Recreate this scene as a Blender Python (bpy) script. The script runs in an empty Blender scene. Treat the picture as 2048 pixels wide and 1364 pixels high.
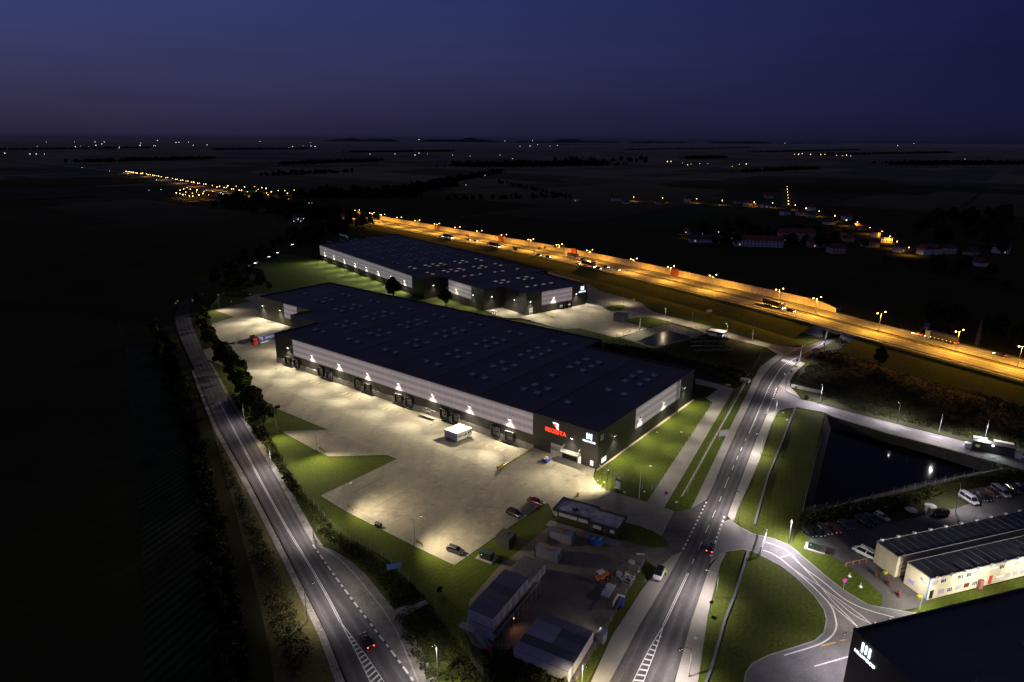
import bpy, bmesh, math, random
from mathutils import Vector, Matrix
from mathutils.geometry import delaunay_2d_cdt
random.seed(7)
R = math.radians
SC = bpy.context.scene
COL = SC.collection

# ------------------------------------------------------------------ camera survey
F = 1304.9; PIT = R(17.123); ROLL = R(-0.374); H = 95.0
cP, sP = math.cos(PIT), math.sin(PIT); cR, sR = math.cos(ROLL), math.sin(ROLL)
def G(u, v, z=0.0):
    "survey: a point of the photograph -> the ground point (x, y) at height z it shows"
    xr = (u-1024)/F; yr = -(v-682)/F
    x = xr*cR+yr*sR; y = -xr*sR+yr*cR
    t = (z-H)/(y*cP-sP)
    return (x*t, (cP+y*sP)*t)
def G3(u, v, z=0.0):
    x, y = G(u, v, z); return Vector((x, y, z))
right = Vector((1, 0, 0)); up = Vector((0, sP, cP)); fwd = Vector((0, cP, -sP))
r2 = right*cR-up*sR; u2 = right*sR+up*cR
cam_d = bpy.data.cameras.new('camera'); cam = bpy.data.objects.new('camera', cam_d); COL.objects.link(cam)
mw = Matrix(((r2.x, u2.x, -fwd.x, 0), (r2.y, u2.y, -fwd.y, 0), (r2.z, u2.z, -fwd.z, H), (0, 0, 0, 1)))
cam.matrix_world = mw
cam_d.sensor_width = 36; cam_d.lens = 36*F/2048; cam_d.clip_start = 1; cam_d.clip_end = 200000
SC.camera = cam

# ------------------------------------------------------------------ materials
class NT:
    def __init__(s, name):
        s.m = bpy.data.materials.new(name); s.m.use_nodes = True
        s.t = s.m.node_tree; s.n = s.t.nodes; s.p = s.n['Principled BSDF']; s.out = s.n['Material Output']
    def add(s, typ, **kw):
        nd = s.n.new(typ)
        for k, v in kw.items(): setattr(nd, k, v)
        return nd
    def link(s, a, b): s.t.links.new(a, b)
    def val(s, inp, x):
        if isinstance(x, bpy.types.NodeSocket): s.link(x, inp)
        else: inp.default_value = x
    def math(s, op, a, b=0.0, c=None, clamp=False):
        nd = s.add('ShaderNodeMath', operation=op); nd.use_clamp = clamp
        s.val(nd.inputs[0], a); s.val(nd.inputs[1], b)
        if c is not None: s.val(nd.inputs[2], c)
        return nd.outputs[0]
    def mix(s, f, a, b):
        nd = s.add('ShaderNodeMix', data_type='RGBA')
        s.val(nd.inputs['Factor'], f); 
        for i, x in ((6, a), (7, b)):
            s.val(nd.inputs[i], x if isinstance(x, bpy.types.NodeSocket) else (*x[:3], 1))
        return nd.outputs[2]
    def pos(s, world=True, rot=0.0, scale=(1, 1, 1)):
        if world: v = s.add('ShaderNodeNewGeometry').outputs['Position']
        else: v = s.add('ShaderNodeTexCoord').outputs['Object']
        mp = s.add('ShaderNodeMapping'); mp.inputs['Rotation'].default_value = (0, 0, rot); mp.inputs['Scale'].default_value = scale
        s.link(v, mp.inputs['Vector']); return mp.outputs[0]
    def noise(s, vec, scale, detail=4, lo=0.35, hi=0.65):
        nd = s.add('ShaderNodeTexNoise'); s.link(vec, nd.inputs['Vector'])
        nd.inputs['Scale'].default_value = scale; nd.inputs['Detail'].default_value = detail
        mr = s.add('ShaderNodeMapRange'); mr.inputs[1].default_value = lo; mr.inputs[2].default_value = hi
        s.link(nd.outputs[0], mr.inputs[0]); return mr.outputs[0]
    def sep(s, v):
        nd = s.add('ShaderNodeSeparateXYZ'); s.link(v, nd.inputs[0]); return nd.outputs
MATS = {}
def mat(name, col, rough=0.7, metal=0.0, layers=(), world=False, emit=None, bump=0, rnd=0.0, spec=0.4, alpha=1.0):
    """layers: (scale, detail, colour, lo, hi[, stretch, rot])"""
    if name in MATS: return MATS[name]
    t = NT(name); p = t.p
    c = (*col, 1)
    if layers or rnd:
        cur = col
        for L in layers:
            v = t.pos(world, L[6] if len(L) > 6 else 0, L[5] if len(L) > 5 else (1, 1, 1))
            cur = t.mix(t.noise(v, L[0], L[1], L[3], L[4]), cur, L[2])
        if rnd:
            oi = t.add('ShaderNodeObjectInfo').outputs['Random']
            hs = t.add('ShaderNodeHueSaturation'); t.val(hs.inputs['Value'], t.math('MULTIPLY_ADD', oi, 2*rnd, 1-rnd))
            t.val(hs.inputs['Color'], cur if isinstance(cur, bpy.types.NodeSocket) else (*cur, 1)); cur = hs.outputs[0]
        t.val(p.inputs['Base Color'], cur if isinstance(cur, bpy.types.NodeSocket) else (*cur, 1))
    else: p.inputs['Base Color'].default_value = c
    p.inputs['Roughness'].default_value = rough; p.inputs['Metallic'].default_value = metal
    p.inputs['Specular IOR Level'].default_value = spec
    p.inputs['Alpha'].default_value = alpha
    if emit:
        p.inputs['Emission Color'].default_value = (*emit[0], 1); p.inputs['Emission Strength'].default_value = emit[1]
    MATS[name] = t.m
    return t.m
def lamp_mat(name, col, strength, sample=False):
    if name in MATS: return MATS[name]
    t = NT(name); e = t.add('ShaderNodeEmission'); e.inputs[0].default_value = (*col, 1); e.inputs[1].default_value = strength
    t.link(e.outputs[0], t.out.inputs['Surface'])
    if not sample: t.m.cycles.emission_sampling = 'NONE'
    MATS[name] = t.m; return t.m

TH1 = R(52.403)      # heading of the front warehouse grid
def m_concrete():
    t = NT('yard_concrete'); p0 = t.pos(True, -TH1)
    cur = (0.345, 0.325, 0.26)
    cur = t.mix(t.noise(p0, 0.045, 5, 0.38, 0.66), cur, (0.25, 0.23, 0.18))
    cur = t.mix(t.math('MULTIPLY', t.noise(t.pos(True, -TH1, (1, 0.22, 1)), 0.16, 6, 0.5, 0.72), 0.75), cur, (0.17, 0.152, 0.125))
    cur = t.mix(t.math('MULTIPLY', t.noise(p0, 0.35, 6, 0.52, 0.75), 0.6), cur, (0.42, 0.385, 0.32))
    cur = t.mix(t.math('MULTIPLY', t.noise(t.pos(True, 0.35-TH1, (0.12, 1, 1)), 0.9, 5, 0.56, 0.78), 0.6), cur, (0.12, 0.108, 0.09))
    cur = t.mix(t.math('MULTIPLY', t.noise(p0, 2.2, 5, 0.4, 0.62), 0.3), cur, (0.17, 0.15, 0.12))
    vo = t.add('ShaderNodeTexVoronoi', feature='F1'); vo.inputs['Scale'].default_value = .11; t.link(p0, vo.inputs['Vector'])
    sp_ = t.math('MULTIPLY', t.math('LESS_THAN', vo.outputs['Distance'], t.math('MULTIPLY', t.noise(p0, .6, 4, .35, .65), .42)), .4)
    cur = t.mix(t.math('MULTIPLY', sp_, t.noise(p0, .5, 3, .4, .6)), cur, (0.11, 0.1, 0.085))
    s = t.sep(p0); 
    for i, per in ((0, 6.0), (1, 6.0)):
        fr = t.math('FRACT', t.math('DIVIDE', s[i], per))
        ln = t.math('LESS_THAN', fr, 0.022)
        cur = t.mix(t.math('MULTIPLY', ln, 0.4), cur, (0.09, 0.082, 0.068))
    t.link(cur, t.p.inputs['Base Color']); t.p.inputs['Roughness'].default_value = 0.82; t.p.inputs['Specular IOR Level'].default_value = 0.25
    return t.m
def m_asphalt(name, a, b, worn):
    t = NT(name); uv = t.add('ShaderNodeTexCoord').outputs['UV']; s = t.sep(uv)
    cur = t.mix(t.noise(t.pos(True), 0.3, 5), a, b)
    w = t.math('ABSOLUTE', t.math('SINE', t.math('MULTIPLY', s[0], 4*math.pi)))
    w = t.math('MULTIPLY', t.math('POWER', w, 3.0), 0.8)
    mp = t.add('ShaderNodeMapping'); mp.inputs['Scale'].default_value = (9, 0.6, 1); t.link(uv, mp.inputs['Vector'])
    st = t.noise(mp.outputs[0], 2.5, 4, 0.3, 0.7)
    cur = t.mix(t.math('MULTIPLY', w, st), cur, worn)
    cur = t.mix(t.math('MULTIPLY', t.noise(t.pos(True), 3.0, 4, 0.45, 0.7), 0.35), cur, tuple(x*0.55 for x in a))
    t.link(cur, t.p.inputs['Base Color']); t.p.inputs['Roughness'].default_value = 0.85; t.p.inputs['Specular IOR Level'].default_value = 0.12
    MATS[name] = t.m; return t.m
def m_grass(name, a, b, c, stripe=None):
    t = NT(name); p0 = t.pos(True)
    cur = t.mix(t.noise(p0, 0.12, 5, 0.35, 0.68), a, b)
    cur = t.mix(t.math('MULTIPLY', t.noise(p0, 1.4, 6, 0.42, 0.62), 0.75), cur, c)
    cur = t.mix(t.math('MULTIPLY', t.noise(p0, 0.045, 4, 0.55, 0.72), 0.5), cur, (0.10, 0.085, 0.03))
    if stripe is not None:
        s = t.sep(t.pos(True, stripe))
        w = t.math('SINE', t.math('MULTIPLY', s[1], 2*math.pi/1.3))
        cur = t.mix(t.math('MULTIPLY_ADD', w, 0.08, 0.08), cur, tuple(x*0.45 for x in a))
    t.link(cur, t.p.inputs['Base Color']); t.p.inputs['Roughness'].default_value = 0.9; t.p.inputs['Specular IOR Level'].default_value = 0.1
    return t.m
def m_field():
    t = NT('farm_fields'); v = t.pos(True, R(38)); sp = t.sep(t.pos(True))
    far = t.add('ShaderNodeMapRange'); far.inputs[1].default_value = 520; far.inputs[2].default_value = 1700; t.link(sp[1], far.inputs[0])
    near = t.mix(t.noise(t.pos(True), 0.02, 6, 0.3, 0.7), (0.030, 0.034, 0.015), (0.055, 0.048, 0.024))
    cur = t.mix(t.noise(t.pos(True), 0.004, 5, 0.35, 0.65), (0.14, 0.125, 0.08), (0.10, 0.10, 0.065))
    for k, (sc, cc) in enumerate((((0.0012, 0.0052, 1), (0.24, 0.20, 0.12)), ((0.0026, 0.0017, 1), (0.05, 0.085, 0.06)), ((0.006, 0.0012, 1), (0.20, 0.165, 0.10)), ((0.0031, 0.0042, 1), (0.06, 0.045, 0.022)))):
        br = t.add('ShaderNodeTexVoronoi', feature='F1', distance='CHEBYCHEV'); br.inputs['Scale'].default_value = 1; br.inputs['Randomness'].default_value = 0.7
        mp = t.add('ShaderNodeMapping'); mp.inputs['Scale'].default_value = sc; mp.inputs['Location'].default_value = (k*3.3, k*1.7, 0); t.link(v, mp.inputs['Vector']); t.link(mp.outputs[0], br.inputs['Vector'])
        sx = t.sep(br.outputs['Color'])
        cur = t.mix(t.math('MULTIPLY', t.math('GREATER_THAN', sx[0], 0.62), 0.8), cur, cc)
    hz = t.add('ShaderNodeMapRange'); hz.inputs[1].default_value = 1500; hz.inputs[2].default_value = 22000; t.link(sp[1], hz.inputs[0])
    cur = t.mix(t.math('POWER', hz.outputs[0], 0.6), cur, (0.34, 0.30, 0.30))  # distance haze painted into the ground colour, paler toward the horizon
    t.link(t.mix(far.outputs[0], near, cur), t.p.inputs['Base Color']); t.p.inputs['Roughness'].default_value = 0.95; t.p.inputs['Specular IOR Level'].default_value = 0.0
    return t.m
def m_crop():
    t = NT('crop_rows'); v = t.pos(True, R(18)); s = t.sep(v)
    w = t.math('SINE', t.math('MULTIPLY_ADD', s[0], 2*math.pi/2.2, t.noise(v, 0.3, 2, 0, 1)))
    cur = t.mix(t.math('MULTIPLY', t.math('MULTIPLY_ADD', w, 0.5, 0.5), t.noise(v, .09, 5, .3, .7)), (0.016, 0.020, 0.010), (0.10, 0.115, 0.05))
    cur = t.mix(t.math('MULTIPLY', t.noise(v, 0.05, 4), 0.7), cur, (0.02, 0.026, 0.012))
    t.link(cur, t.p.inputs['Base Color']); t.p.inputs['Roughness'].default_value = 0.95; t.p.inputs['Specular IOR Level'].default_value = 0.05
    return t.m
def m_cladding():
    t = NT('light_cladding'); s = t.sep(t.pos(False))
    z = t.math('FRACT', t.math('MULTIPLY_ADD', s[2], 1/2.55, 0.1))
    band = t.math('GREATER_THAN', z, 0.5)
    cur = t.mix(t.math('MULTIPLY', band, 0.75), (0.66, 0.575, 0.60), (0.40, 0.34, 0.38))
    fine = t.math('LESS_THAN', t.math('FRACT', t.math('MULTIPLY', s[2], 2.0)), 0.15)
    cur = t.mix(t.math('MULTIPLY', fine, 0.3), cur, (0.3, 0.27, 0.3))
    for k in (0, 1):
        jn = t.math('LESS_THAN', t.math('FRACT', t.math('MULTIPLY', t.math('ADD', s[k], 1.3), 1/5.92)), 0.02)
        cur = t.mix(t.math('MULTIPLY', jn, 0.55 if k else 0.0), cur, (0.95, 0.9, 0.92))
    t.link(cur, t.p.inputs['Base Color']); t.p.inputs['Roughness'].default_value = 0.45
    t.link(cur, t.p.inputs['Emission Color']); t.p.inputs['Emission Strength'].default_value = 0.235; t.m.cycles.emission_sampling = 'NONE'  # glow put into the panel colour in place of light bounced off the yard
    return t.m
def m_darkclad():
    t = NT('dark_cladding'); s = t.sep(t.pos(False))
    cur = (0.028, 0.028, 0.028)
    for k, per in ((0, 1.0), (1, 1.0), (2, 3.0)):
        jn = t.math('LESS_THAN', t.math('FRACT', t.math('MULTIPLY', s[k], 1/per)), 0.06)
        cur = t.mix(t.math('MULTIPLY', jn, 0.5), cur, (0.02, 0.02, 0.02))
    cur = t.mix(t.math('MULTIPLY', t.noise(t.pos(False), 0.2, 4), 0.35), cur, (0.04, 0.039, 0.037))
    t.link(cur, t.p.inputs['Base Color']); t.p.inputs['Roughness'].default_value = 0.5
    return t.m
def m_roof(per, off):
    t = NT('roof_membrane'); v = t.pos(False); s = t.sep(v)
    cur = t.mix(t.noise(v, 0.06, 5), (0.09, 0.082, 0.084), (0.12, 0.11, 0.112))
    cur = t.mix(t.math('MULTIPLY', t.noise(t.pos(False, 0, (.3, 1, 1)), 0.25, 6, .5, .75), .6), cur, (0.05, 0.046, 0.05))
    fr = t.math('FRACT', t.math('MULTIPLY', t.math('SUBTRACT', s[1], off), 1/per)); jn = t.math('LESS_THAN', fr, 0.035)
    cur = t.mix(t.math('MULTIPLY', fr, 0.45), cur, (0.035, 0.032, 0.036))
    cur = t.mix(t.math('MULTIPLY', jn, 0.9), cur, (0.010, 0.010, 0.012))
    j2 = t.math('LESS_THAN', t.math('FRACT', t.math('MULTIPLY', s[1], 1/1.5)), 0.05)
    cur = t.mix(t.math('MULTIPLY', j2, 0.25), cur, (0.025, 0.025, 0.03))
    cur = t.mix(t.math('MULTIPLY', t.noise(v, 0.8, 5, 0.5, 0.8), 0.4), cur, (0.09, 0.088, 0.1))
    t.link(cur, t.p.inputs['Base Color']); t.p.inputs['Roughness'].default_value = 0.65
    return t.m
def m_striped(name, a, b, per, ax=0, rot=0.78):
    t = NT(name); s = t.sep(t.pos(False, 0))
    k = t.math('FRACT', t.math('MULTIPLY', t.math('ADD', s[ax], t.math('MULTIPLY', s[2], 0.0)), 1/per))
    t.link(t.mix(t.math('GREATER_THAN', k, 0.5), a, b), t.p.inputs['Base Color']); t.p.inputs['Roughness'].default_value = 0.5
    MATS[name] = t.m; return t.m
def m_corrug(name, col, per=0.25, k=0.6, ax=(0, 1)):
    t = NT(name); s = t.sep(t.pos(False)); cur = col
    for a in ax:
        w = t.math('SINE', t.math('MULTIPLY', s[a], 2*math.pi/per))
        cur = t.mix(t.math('MULTIPLY', t.math('GREATER_THAN', w, 0.2), k*0.6), cur, tuple(x*0.55 for x in col))
    cur = t.mix(t.math('MULTIPLY', t.noise(t.pos(False), 1.2, 5, 0.5, 0.75), 0.35), cur, tuple(x*0.6 for x in col))
    t.link(cur, t.p.inputs['Base Color']); t.p.inputs['Roughness'].default_value = 0.5
    MATS[name] = t.m; return t.m

M_CONC = m_concrete()
M_ASPH = m_asphalt('road_asphalt', (0.082, 0.075, 0.08), (0.10, 0.092, 0.098), (0.19, 0.178, 0.188))
M_HWAY = m_asphalt('motorway_asphalt', (0.13, 0.13, 0.13), (0.16, 0.16, 0.16), (0.24, 0.24, 0.24))
M_LANE = mat('lane_asphalt', (0.17, 0.158, 0.165), 0.7, layers=((0.25, 5, (0.125, 0.115, 0.122), 0.35, 0.65), (2.5, 5, (0.21, 0.195, 0.205), 0.5, 0.75)), world=True)
M_LOT = mat('lot_asphalt', (0.085, 0.08, 0.08), 0.8, layers=((0.15, 5, (0.05, 0.047, 0.047), 0.4, 0.65), (1.8, 5, (0.115, 0.105, 0.1), 0.52, 0.75)), world=True)
M_DIRT = mat('site_dirt', (0.17, 0.145, 0.12), 0.95, layers=((0.2, 6, (0.105, 0.09, 0.075), 0.38, 0.64), (1.5, 6, (0.19, 0.165, 0.135), 0.5, 0.75)), world=True)
M_PAVE = mat('pavement_blocks', (0.29, 0.27, 0.245), 0.85, layers=((0.2, 4, (0.235, 0.22, 0.2), 0.35, 0.65), (3.0, 4, (0.23, 0.215, 0.195), 0.5, 0.75)), world=True)
M_GRAV = mat('gravel_shoulder', (0.24, 0.22, 0.2), 0.95, layers=((0.35, 6, (0.13, 0.12, 0.1), 0.42, 0.66), (2.2, 6, (0.34, 0.32, 0.29), 0.48, 0.7)), world=True)
M_LAWN = m_grass('lawn_grass', (0.062, 0.092, 0.009), (0.042, 0.066, 0.006), (0.094, 0.112, 0.017), R(-52+8))
M_LAWN2 = m_grass('verge_grass', (0.062, 0.085, 0.011), (0.042, 0.060, 0.008), (0.096, 0.102, 0.022), R(-67))
M_DRY = m_grass('dry_grass', (0.09, 0.075, 0.028), (0.05, 0.055, 0.018), (0.13, 0.105, 0.045))
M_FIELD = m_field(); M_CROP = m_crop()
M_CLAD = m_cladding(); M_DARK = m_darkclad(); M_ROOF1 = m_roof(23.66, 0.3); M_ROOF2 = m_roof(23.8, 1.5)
M_TRIM = mat('edge_trim', (0.07, 0.07, 0.085), 0.4, 0.3)
M_WHITE = mat('white_paint', (0.72, 0.72, 0.74), 0.4)
M_MARK = mat('marking_paint', (0.7, 0.69, 0.7), 0.6, layers=((3.0, 5, (0.45, 0.44, 0.45), 0.5, 0.75),), world=True)
M_MARKY = mat('yellow_marking', (0.55, 0.38, 0.06), 0.6, layers=((3.0, 5, (0.3, 0.22, 0.06), 0.5, 0.75),), world=True)
M_STEEL = mat('galvanised_steel', (0.42, 0.42, 0.43), 0.45, 0.5)
M_DSTEEL = mat('dark_steel', (0.05, 0.05, 0.055), 0.5, 0.3)
M_BLACK = mat('black_rubber', (0.015, 0.015, 0.016), 0.7)
M_GLASS = mat('dark_glass', (0.012, 0.013, 0.016), 0.08, spec=0.6)
M_PANEW = mat('blind_window', (0.42, 0.40, 0.46), 0.4)
M_YB = m_striped('yellow_black_stripes', (0.75, 0.55, 0.02), (0.02, 0.02, 0.02), 0.55)
M_YB2 = m_striped('yellow_black_beam', (0.8, 0.65, 0.03), (0.02, 0.02, 0.02), 1.0)
M_CONCW = mat('cast_concrete', (0.34, 0.33, 0.31), 0.85, layers=((0.6, 5, (0.24, 0.23, 0.21), 0.45, 0.7),))
M_WATER = mat('pond_water', (0.002, 0.003, 0.004), 0.07, layers=(), spec=0.5); M_WATER.node_tree.nodes['Principled BSDF'].inputs['IOR'].default_value = 1.15
M_BANK = mat('pond_bank', (0.05, 0.048, 0.042), 0.95, layers=((0.5, 6, (0.085, 0.078, 0.06), 0.45, 0.7), (0.12, 4, (0.03, 0.034, 0.02), 0.45, 0.65)), world=True)
M_LEAF = [mat('leaves_%s' % n, c, 0.75, layers=((0.5, 3, d, 0.35, 0.65),), rnd=0.35, spec=0.2) for n, c, d in
          (('green', (0.075, 0.105, 0.018), (0.036, 0.058, 0.010)), ('dark', (0.045, 0.068, 0.014), (0.022, 0.036, 0.009)), ('brown', (0.036, 0.03, 0.013), (0.02, 0.02, 0.008)))]
M_BARK = mat('tree_bark', (0.055, 0.042, 0.03), 0.9)
M_WEED = mat('weed_leaves', (0.042, 0.046, 0.014), 0.85, layers=((0.25, 4, (0.022, 0.028, 0.009), 0.4, 0.62), (0.7, 3, (0.075, 0.06, 0.028), 0.58, 0.78)), world=True, spec=0.1)
def m_mesh():
    t = NT('fence_mesh'); t.p.inputs['Base Color'].default_value = (0.2, 0.21, 0.2, 1); t.p.inputs['Roughness'].default_value = 0.5
    s = t.sep(t.add('ShaderNodeTexCoord').outputs['UV'])
    a = t.math('LESS_THAN', t.math('FRACT', t.math('MULTIPLY', s[0], 12)), 0.07)
    b = t.math('LESS_THAN', t.math('FRACT', t.math('MULTIPLY', s[1], 5)), 0.05)
    t.link(t.math('MAXIMUM', a, b), t.p.inputs['Alpha']); return t.m
M_FENCE = m_mesh()

# ------------------------------------------------------------------ mesh builder
class MB:
    def __init__(s): s.v = []; s.f = []; s.mi = []; s.uv = {}
    def face(s, pts, mi=0, uv=None):
        b = len(s.v); s.v += [tuple(p) for p in pts]; s.f.append(tuple(range(b, b+len(pts)))); s.mi.append(mi)
        if uv: s.uv[len(s.f)-1] = uv
    def box(s, x0, x1, y0, y1, z0, z1, mi=0):
        b = len(s.v); s.v += [(x, y, z) for z in (z0, z1) for y in (y0, y1) for x in (x0, x1)]
        for q in ((0, 2, 3, 1), (4, 5, 7, 6), (0, 1, 5, 4), (2, 6, 7, 3), (0, 4, 6, 2), (1, 3, 7, 5)):
            s.f.append(tuple(b+i for i in q)); s.mi.append(mi)
        return s
    def obox(s, c, d, rz=0.0, mi=0, ry=0.0):
        b = len(s.v); m = Matrix.Rotation(rz, 3, 'Z') @ Matrix.Rotation(ry, 3, 'Y')
        for z in (-.5, .5):
            for y in (-.5, .5):
                for x in (-.5, .5): s.v.append(tuple(Vector(c)+m @ Vector((x*d[0], y*d[1], z*d[2]))))
        for q in ((0, 2, 3, 1), (4, 5, 7, 6), (0, 1, 5, 4), (2, 6, 7, 3), (0, 4, 6, 2), (1, 3, 7, 5)):
            s.f.append(tuple(b+i for i in q)); s.mi.append(mi)
        return s
    def prism(s, poly, z0, z1, mi=0, mit=None, bottom=True):
        n = len(poly); b = len(s.v)
        s.v += [(p[0], p[1], z0) for p in poly]+[(p[0], p[1], z1) for p in poly]
        for i in range(n):
            j = (i+1) % n; s.f.append((b+i, b+j, b+n+j, b+n+i)); s.mi.append(mi)
        s.f.append(tuple(b+n+i for i in range(n))); s.mi.append(mi if mit is None else mit)
        if bottom: s.f.append(tuple(b+i for i in reversed(range(n)))); s.mi.append(mi)
        return s
    def tube(s, p0, p1, r0, r1=None, n=6, mi=0):
        p0 = Vector(p0); p1 = Vector(p1); r1 = r0 if r1 is None else r1
        d = (p1-p0).normalized(); a = d.orthogonal().normalized(); c = d.cross(a); b = len(s.v)
        for p, r in ((p0, r0), (p1, r1)):
            for i in range(n):
                t = 2*math.pi*i/n; s.v.append(tuple(p+(a*math.cos(t)+c*math.sin(t))*r))
        for i in range(n):
            j = (i+1) % n; s.f.append((b+i, b+j, b+n+j, b+n+i)); s.mi.append(mi)
        s.f.append(tuple(b+n+i for i in range(n))); s.mi.append(mi); s.f.append(tuple(b+i for i in reversed(range(n)))); s.mi.append(mi)
        return s
    def loft(s, rings, mi=0, cap=True):
        n = len(rings[0]); b = len(s.v)
        for r in rings: s.v += [tuple(p) for p in r]
        for k in range(len(rings)-1):
            for i in range(n):
                j = (i+1) % n; s.f.append((b+k*n+i, b+k*n+j, b+(k+1)*n+j, b+(k+1)*n+i)); s.mi.append(mi)
        if cap:
            s.f.append(tuple(b+i for i in reversed(range(n)))); s.mi.append(mi)
            s.f.append(tuple(b+(len(rings)-1)*n+i for i in range(n))); s.mi.append(mi)
        return s
    def mesh(s, name, mats, fix=True, smooth=False):
        me = bpy.data.meshes.new(name); me.from_pydata(s.v, [], s.f)
        for m in (mats if isinstance(mats, (list, tuple)) else [mats]): me.materials.append(m)
        me.polygons.foreach_set('material_index', s.mi)
        if s.uv:
            ul = me.uv_layers.new(name='UVMap')
            for fi, uvs in s.uv.items():
                for li, q in zip(me.polygons[fi].loop_indices, uvs): ul.data[li].uv = q
        if fix:
            bm = bmesh.new(); bm.from_mesh(me); bmesh.ops.recalc_face_normals(bm, faces=bm.faces); bm.to_mesh(me); bm.free()
        if smooth: me.polygons.foreach_set('use_smooth', [True]*len(me.polygons))
        me.update(); return me
    def build(s, name, mats, parent=None, loc=(0, 0, 0), rz=0.0, fix=True, smooth=False):
        return put(name, s.mesh(name, mats, fix, smooth), parent, loc, rz)
def put(name, me, parent=None, loc=(0, 0, 0), rz=0.0):
    o = bpy.data.objects.new(name, me); COL.objects.link(o); o.location = loc; o.rotation_euler = (0, 0, rz)
    if parent is not None: o.parent = parent
    return o
def tag(o, label=None, cat=None, group=None, kind=None):
    for k, v in (('label', label), ('category', cat), ('group', group), ('kind', kind)):
        if v: o[k] = v
    return o
def thing(name, label, cat, loc=(0, 0, 0), rz=0.0, group=None):
    o = bpy.data.objects.new(name, None); o.empty_display_size = 0.3; COL.objects.link(o)
    o.location = tuple(loc) if len(loc) == 3 else (*loc, 0.0); o.rotation_euler = (0, 0, rz)
    return tag(o, label, cat, group)
def kids(o): return [c for c in bpy.data.objects if c.parent == o]
KIDS = {}
def dup(root, loc, rz, label=None, group=None):
    if root.name not in KIDS: KIDS[root.name] = [(c, kids(c)) for c in kids(root) if c.type != 'LIGHT']
    r = root.copy(); COL.objects.link(r); r.location = tuple(loc) if len(loc) == 3 else (*loc, 0.0); r.rotation_euler = (0, 0, rz)
    if label: r['label'] = label
    if group: r['group'] = group
    for c, gc in KIDS[root.name]:
        k = c.copy(); COL.objects.link(k); k.parent = r
        for g in gc:
            q = g.copy(); COL.objects.link(q); q.parent = k
    return r
def struct(name, mb, mats, fix=True, **kw):
    return tag(mb.build(name, mats, fix=fix, **kw), kind='structure')
def text_mesh(s, size, extrude, name='lettering', sx=1.0, shear=0.0, bold=.006):
    cu = bpy.data.curves.new(name, 'FONT'); cu.body = s; cu.size = size; cu.extrude = extrude; cu.align_x = 'CENTER'; cu.align_y = 'CENTER'; cu.offset = size*bold; cu.shear = shear
    o = bpy.data.objects.new(name, cu); COL.objects.link(o)
    dg = bpy.context.evaluated_depsgraph_get(); me = bpy.data.meshes.new_from_object(o.evaluated_get(dg))
    bpy.data.objects.remove(o); bpy.data.curves.remove(cu); me.name = name
    me.transform(Matrix.Diagonal((sx, 1, 1, 1))); return me
def spot(loc, direction, power, col, size=150, blend=0.9, rad=0.15, root=None):
    l = bpy.data.lights.new('lamp_light', 'SPOT'); l.energy = power*(1.0 if col[2] < .2 else 1.3); l.color = col; l.spot_size = R(size); l.spot_blend = blend; l.shadow_soft_size = rad
    o = bpy.data.objects.new('lamp_light', l); COL.objects.link(o)
    m = Matrix.Translation(loc) @ Vector(direction).to_track_quat('-Z', 'Y').to_matrix().to_4x4()
    if root is not None:
        rm = Matrix.Translation(root.location) @ root.rotation_euler.to_matrix().to_4x4(); o.parent = root; o.matrix_local = rm.inverted() @ m
    else: o.matrix_world = m
    return o
ORD = ['first', 'second', 'third', 'fourth', 'fifth', 'sixth', 'seventh', 'eighth', 'ninth', 'tenth', 'eleventh', 'twelfth', 'thirteenth', 'fourteenth', 'fifteenth', 'sixteenth', 'seventeenth', 'eighteenth', 'nineteenth', 'twentieth']
# ------------------------------------------------------------------ ground sheets
def PX(pts, z=0.0): return [G(u, v, z) for u, v in pts]
def inside(p, poly):
    x, y = p; c = False; n = len(poly)
    for i in range(n):
        a, b = poly[i], poly[i-1]
        if (a[1] > y) != (b[1] > y) and x < (b[0]-a[0])*(y-a[1])/(b[1]-a[1])+a[0]: c = not c
    return c
def smooth(pts, n=1, closed=False):
    for _ in range(n):
        out = []
        m = len(pts)
        for i in range(m if closed else m-1):
            a, b = pts[i], pts[(i+1) % m]
            out.append(tuple(0.75*p+0.25*q for p, q in zip(a, b))); out.append(tuple(0.25*p+0.75*q for p, q in zip(a, b)))
        if not closed: out = [pts[0]]+out+[pts[-1]]
        pts = out
    return pts
def sheet(name, polys, mat_, z, holes=(), kind='structure', kerb=0.0):
    vs = []; es = []
    for L in list(polys)+list(holes):
        b = len(vs); vs += [Vector(p) for p in L]; es += [(b+i, b+(i+1) % len(L)) for i in range(len(L))]
    ov, oe, of, *_ = delaunay_2d_cdt(vs, es, [], 0, 1e-4)
    mb = MB(); mb.v = [(p.x, p.y, z) for p in ov]
    for f in of:
        c = sum((ov[i] for i in f), Vector((0, 0)))/len(f)
        if any(inside(c, P) for P in polys) and not any(inside(c, P) for P in holes): mb.f.append(tuple(f)); mb.mi.append(0)
    if kerb:
        for L in polys:
            for i in range(len(L)):
                a, b = L[i], L[(i+1) % len(L)]
                mb.face([(a[0], a[1], z-kerb), (b[0], b[1], z-kerb), (b[0], b[1], z), (a[0], a[1], z)])
    o = mb.build(name, mat_, fix=False); tag(o, kind=kind); return o
def resample(pts, n):
    d = [0]
    for a, b in zip(pts, pts[1:]): d.append(d[-1]+math.dist(a, b))
    out = []; k = 0
    for i in range(n):
        s = d[-1]*i/(n-1)
        while k < len(d)-2 and d[k+1] < s: k += 1
        t = (s-d[k])/max(1e-9, d[k+1]-d[k]); out.append(tuple(p+(q-p)*t for p, q in zip(pts[k], pts[k+1])))
    return out
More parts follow.
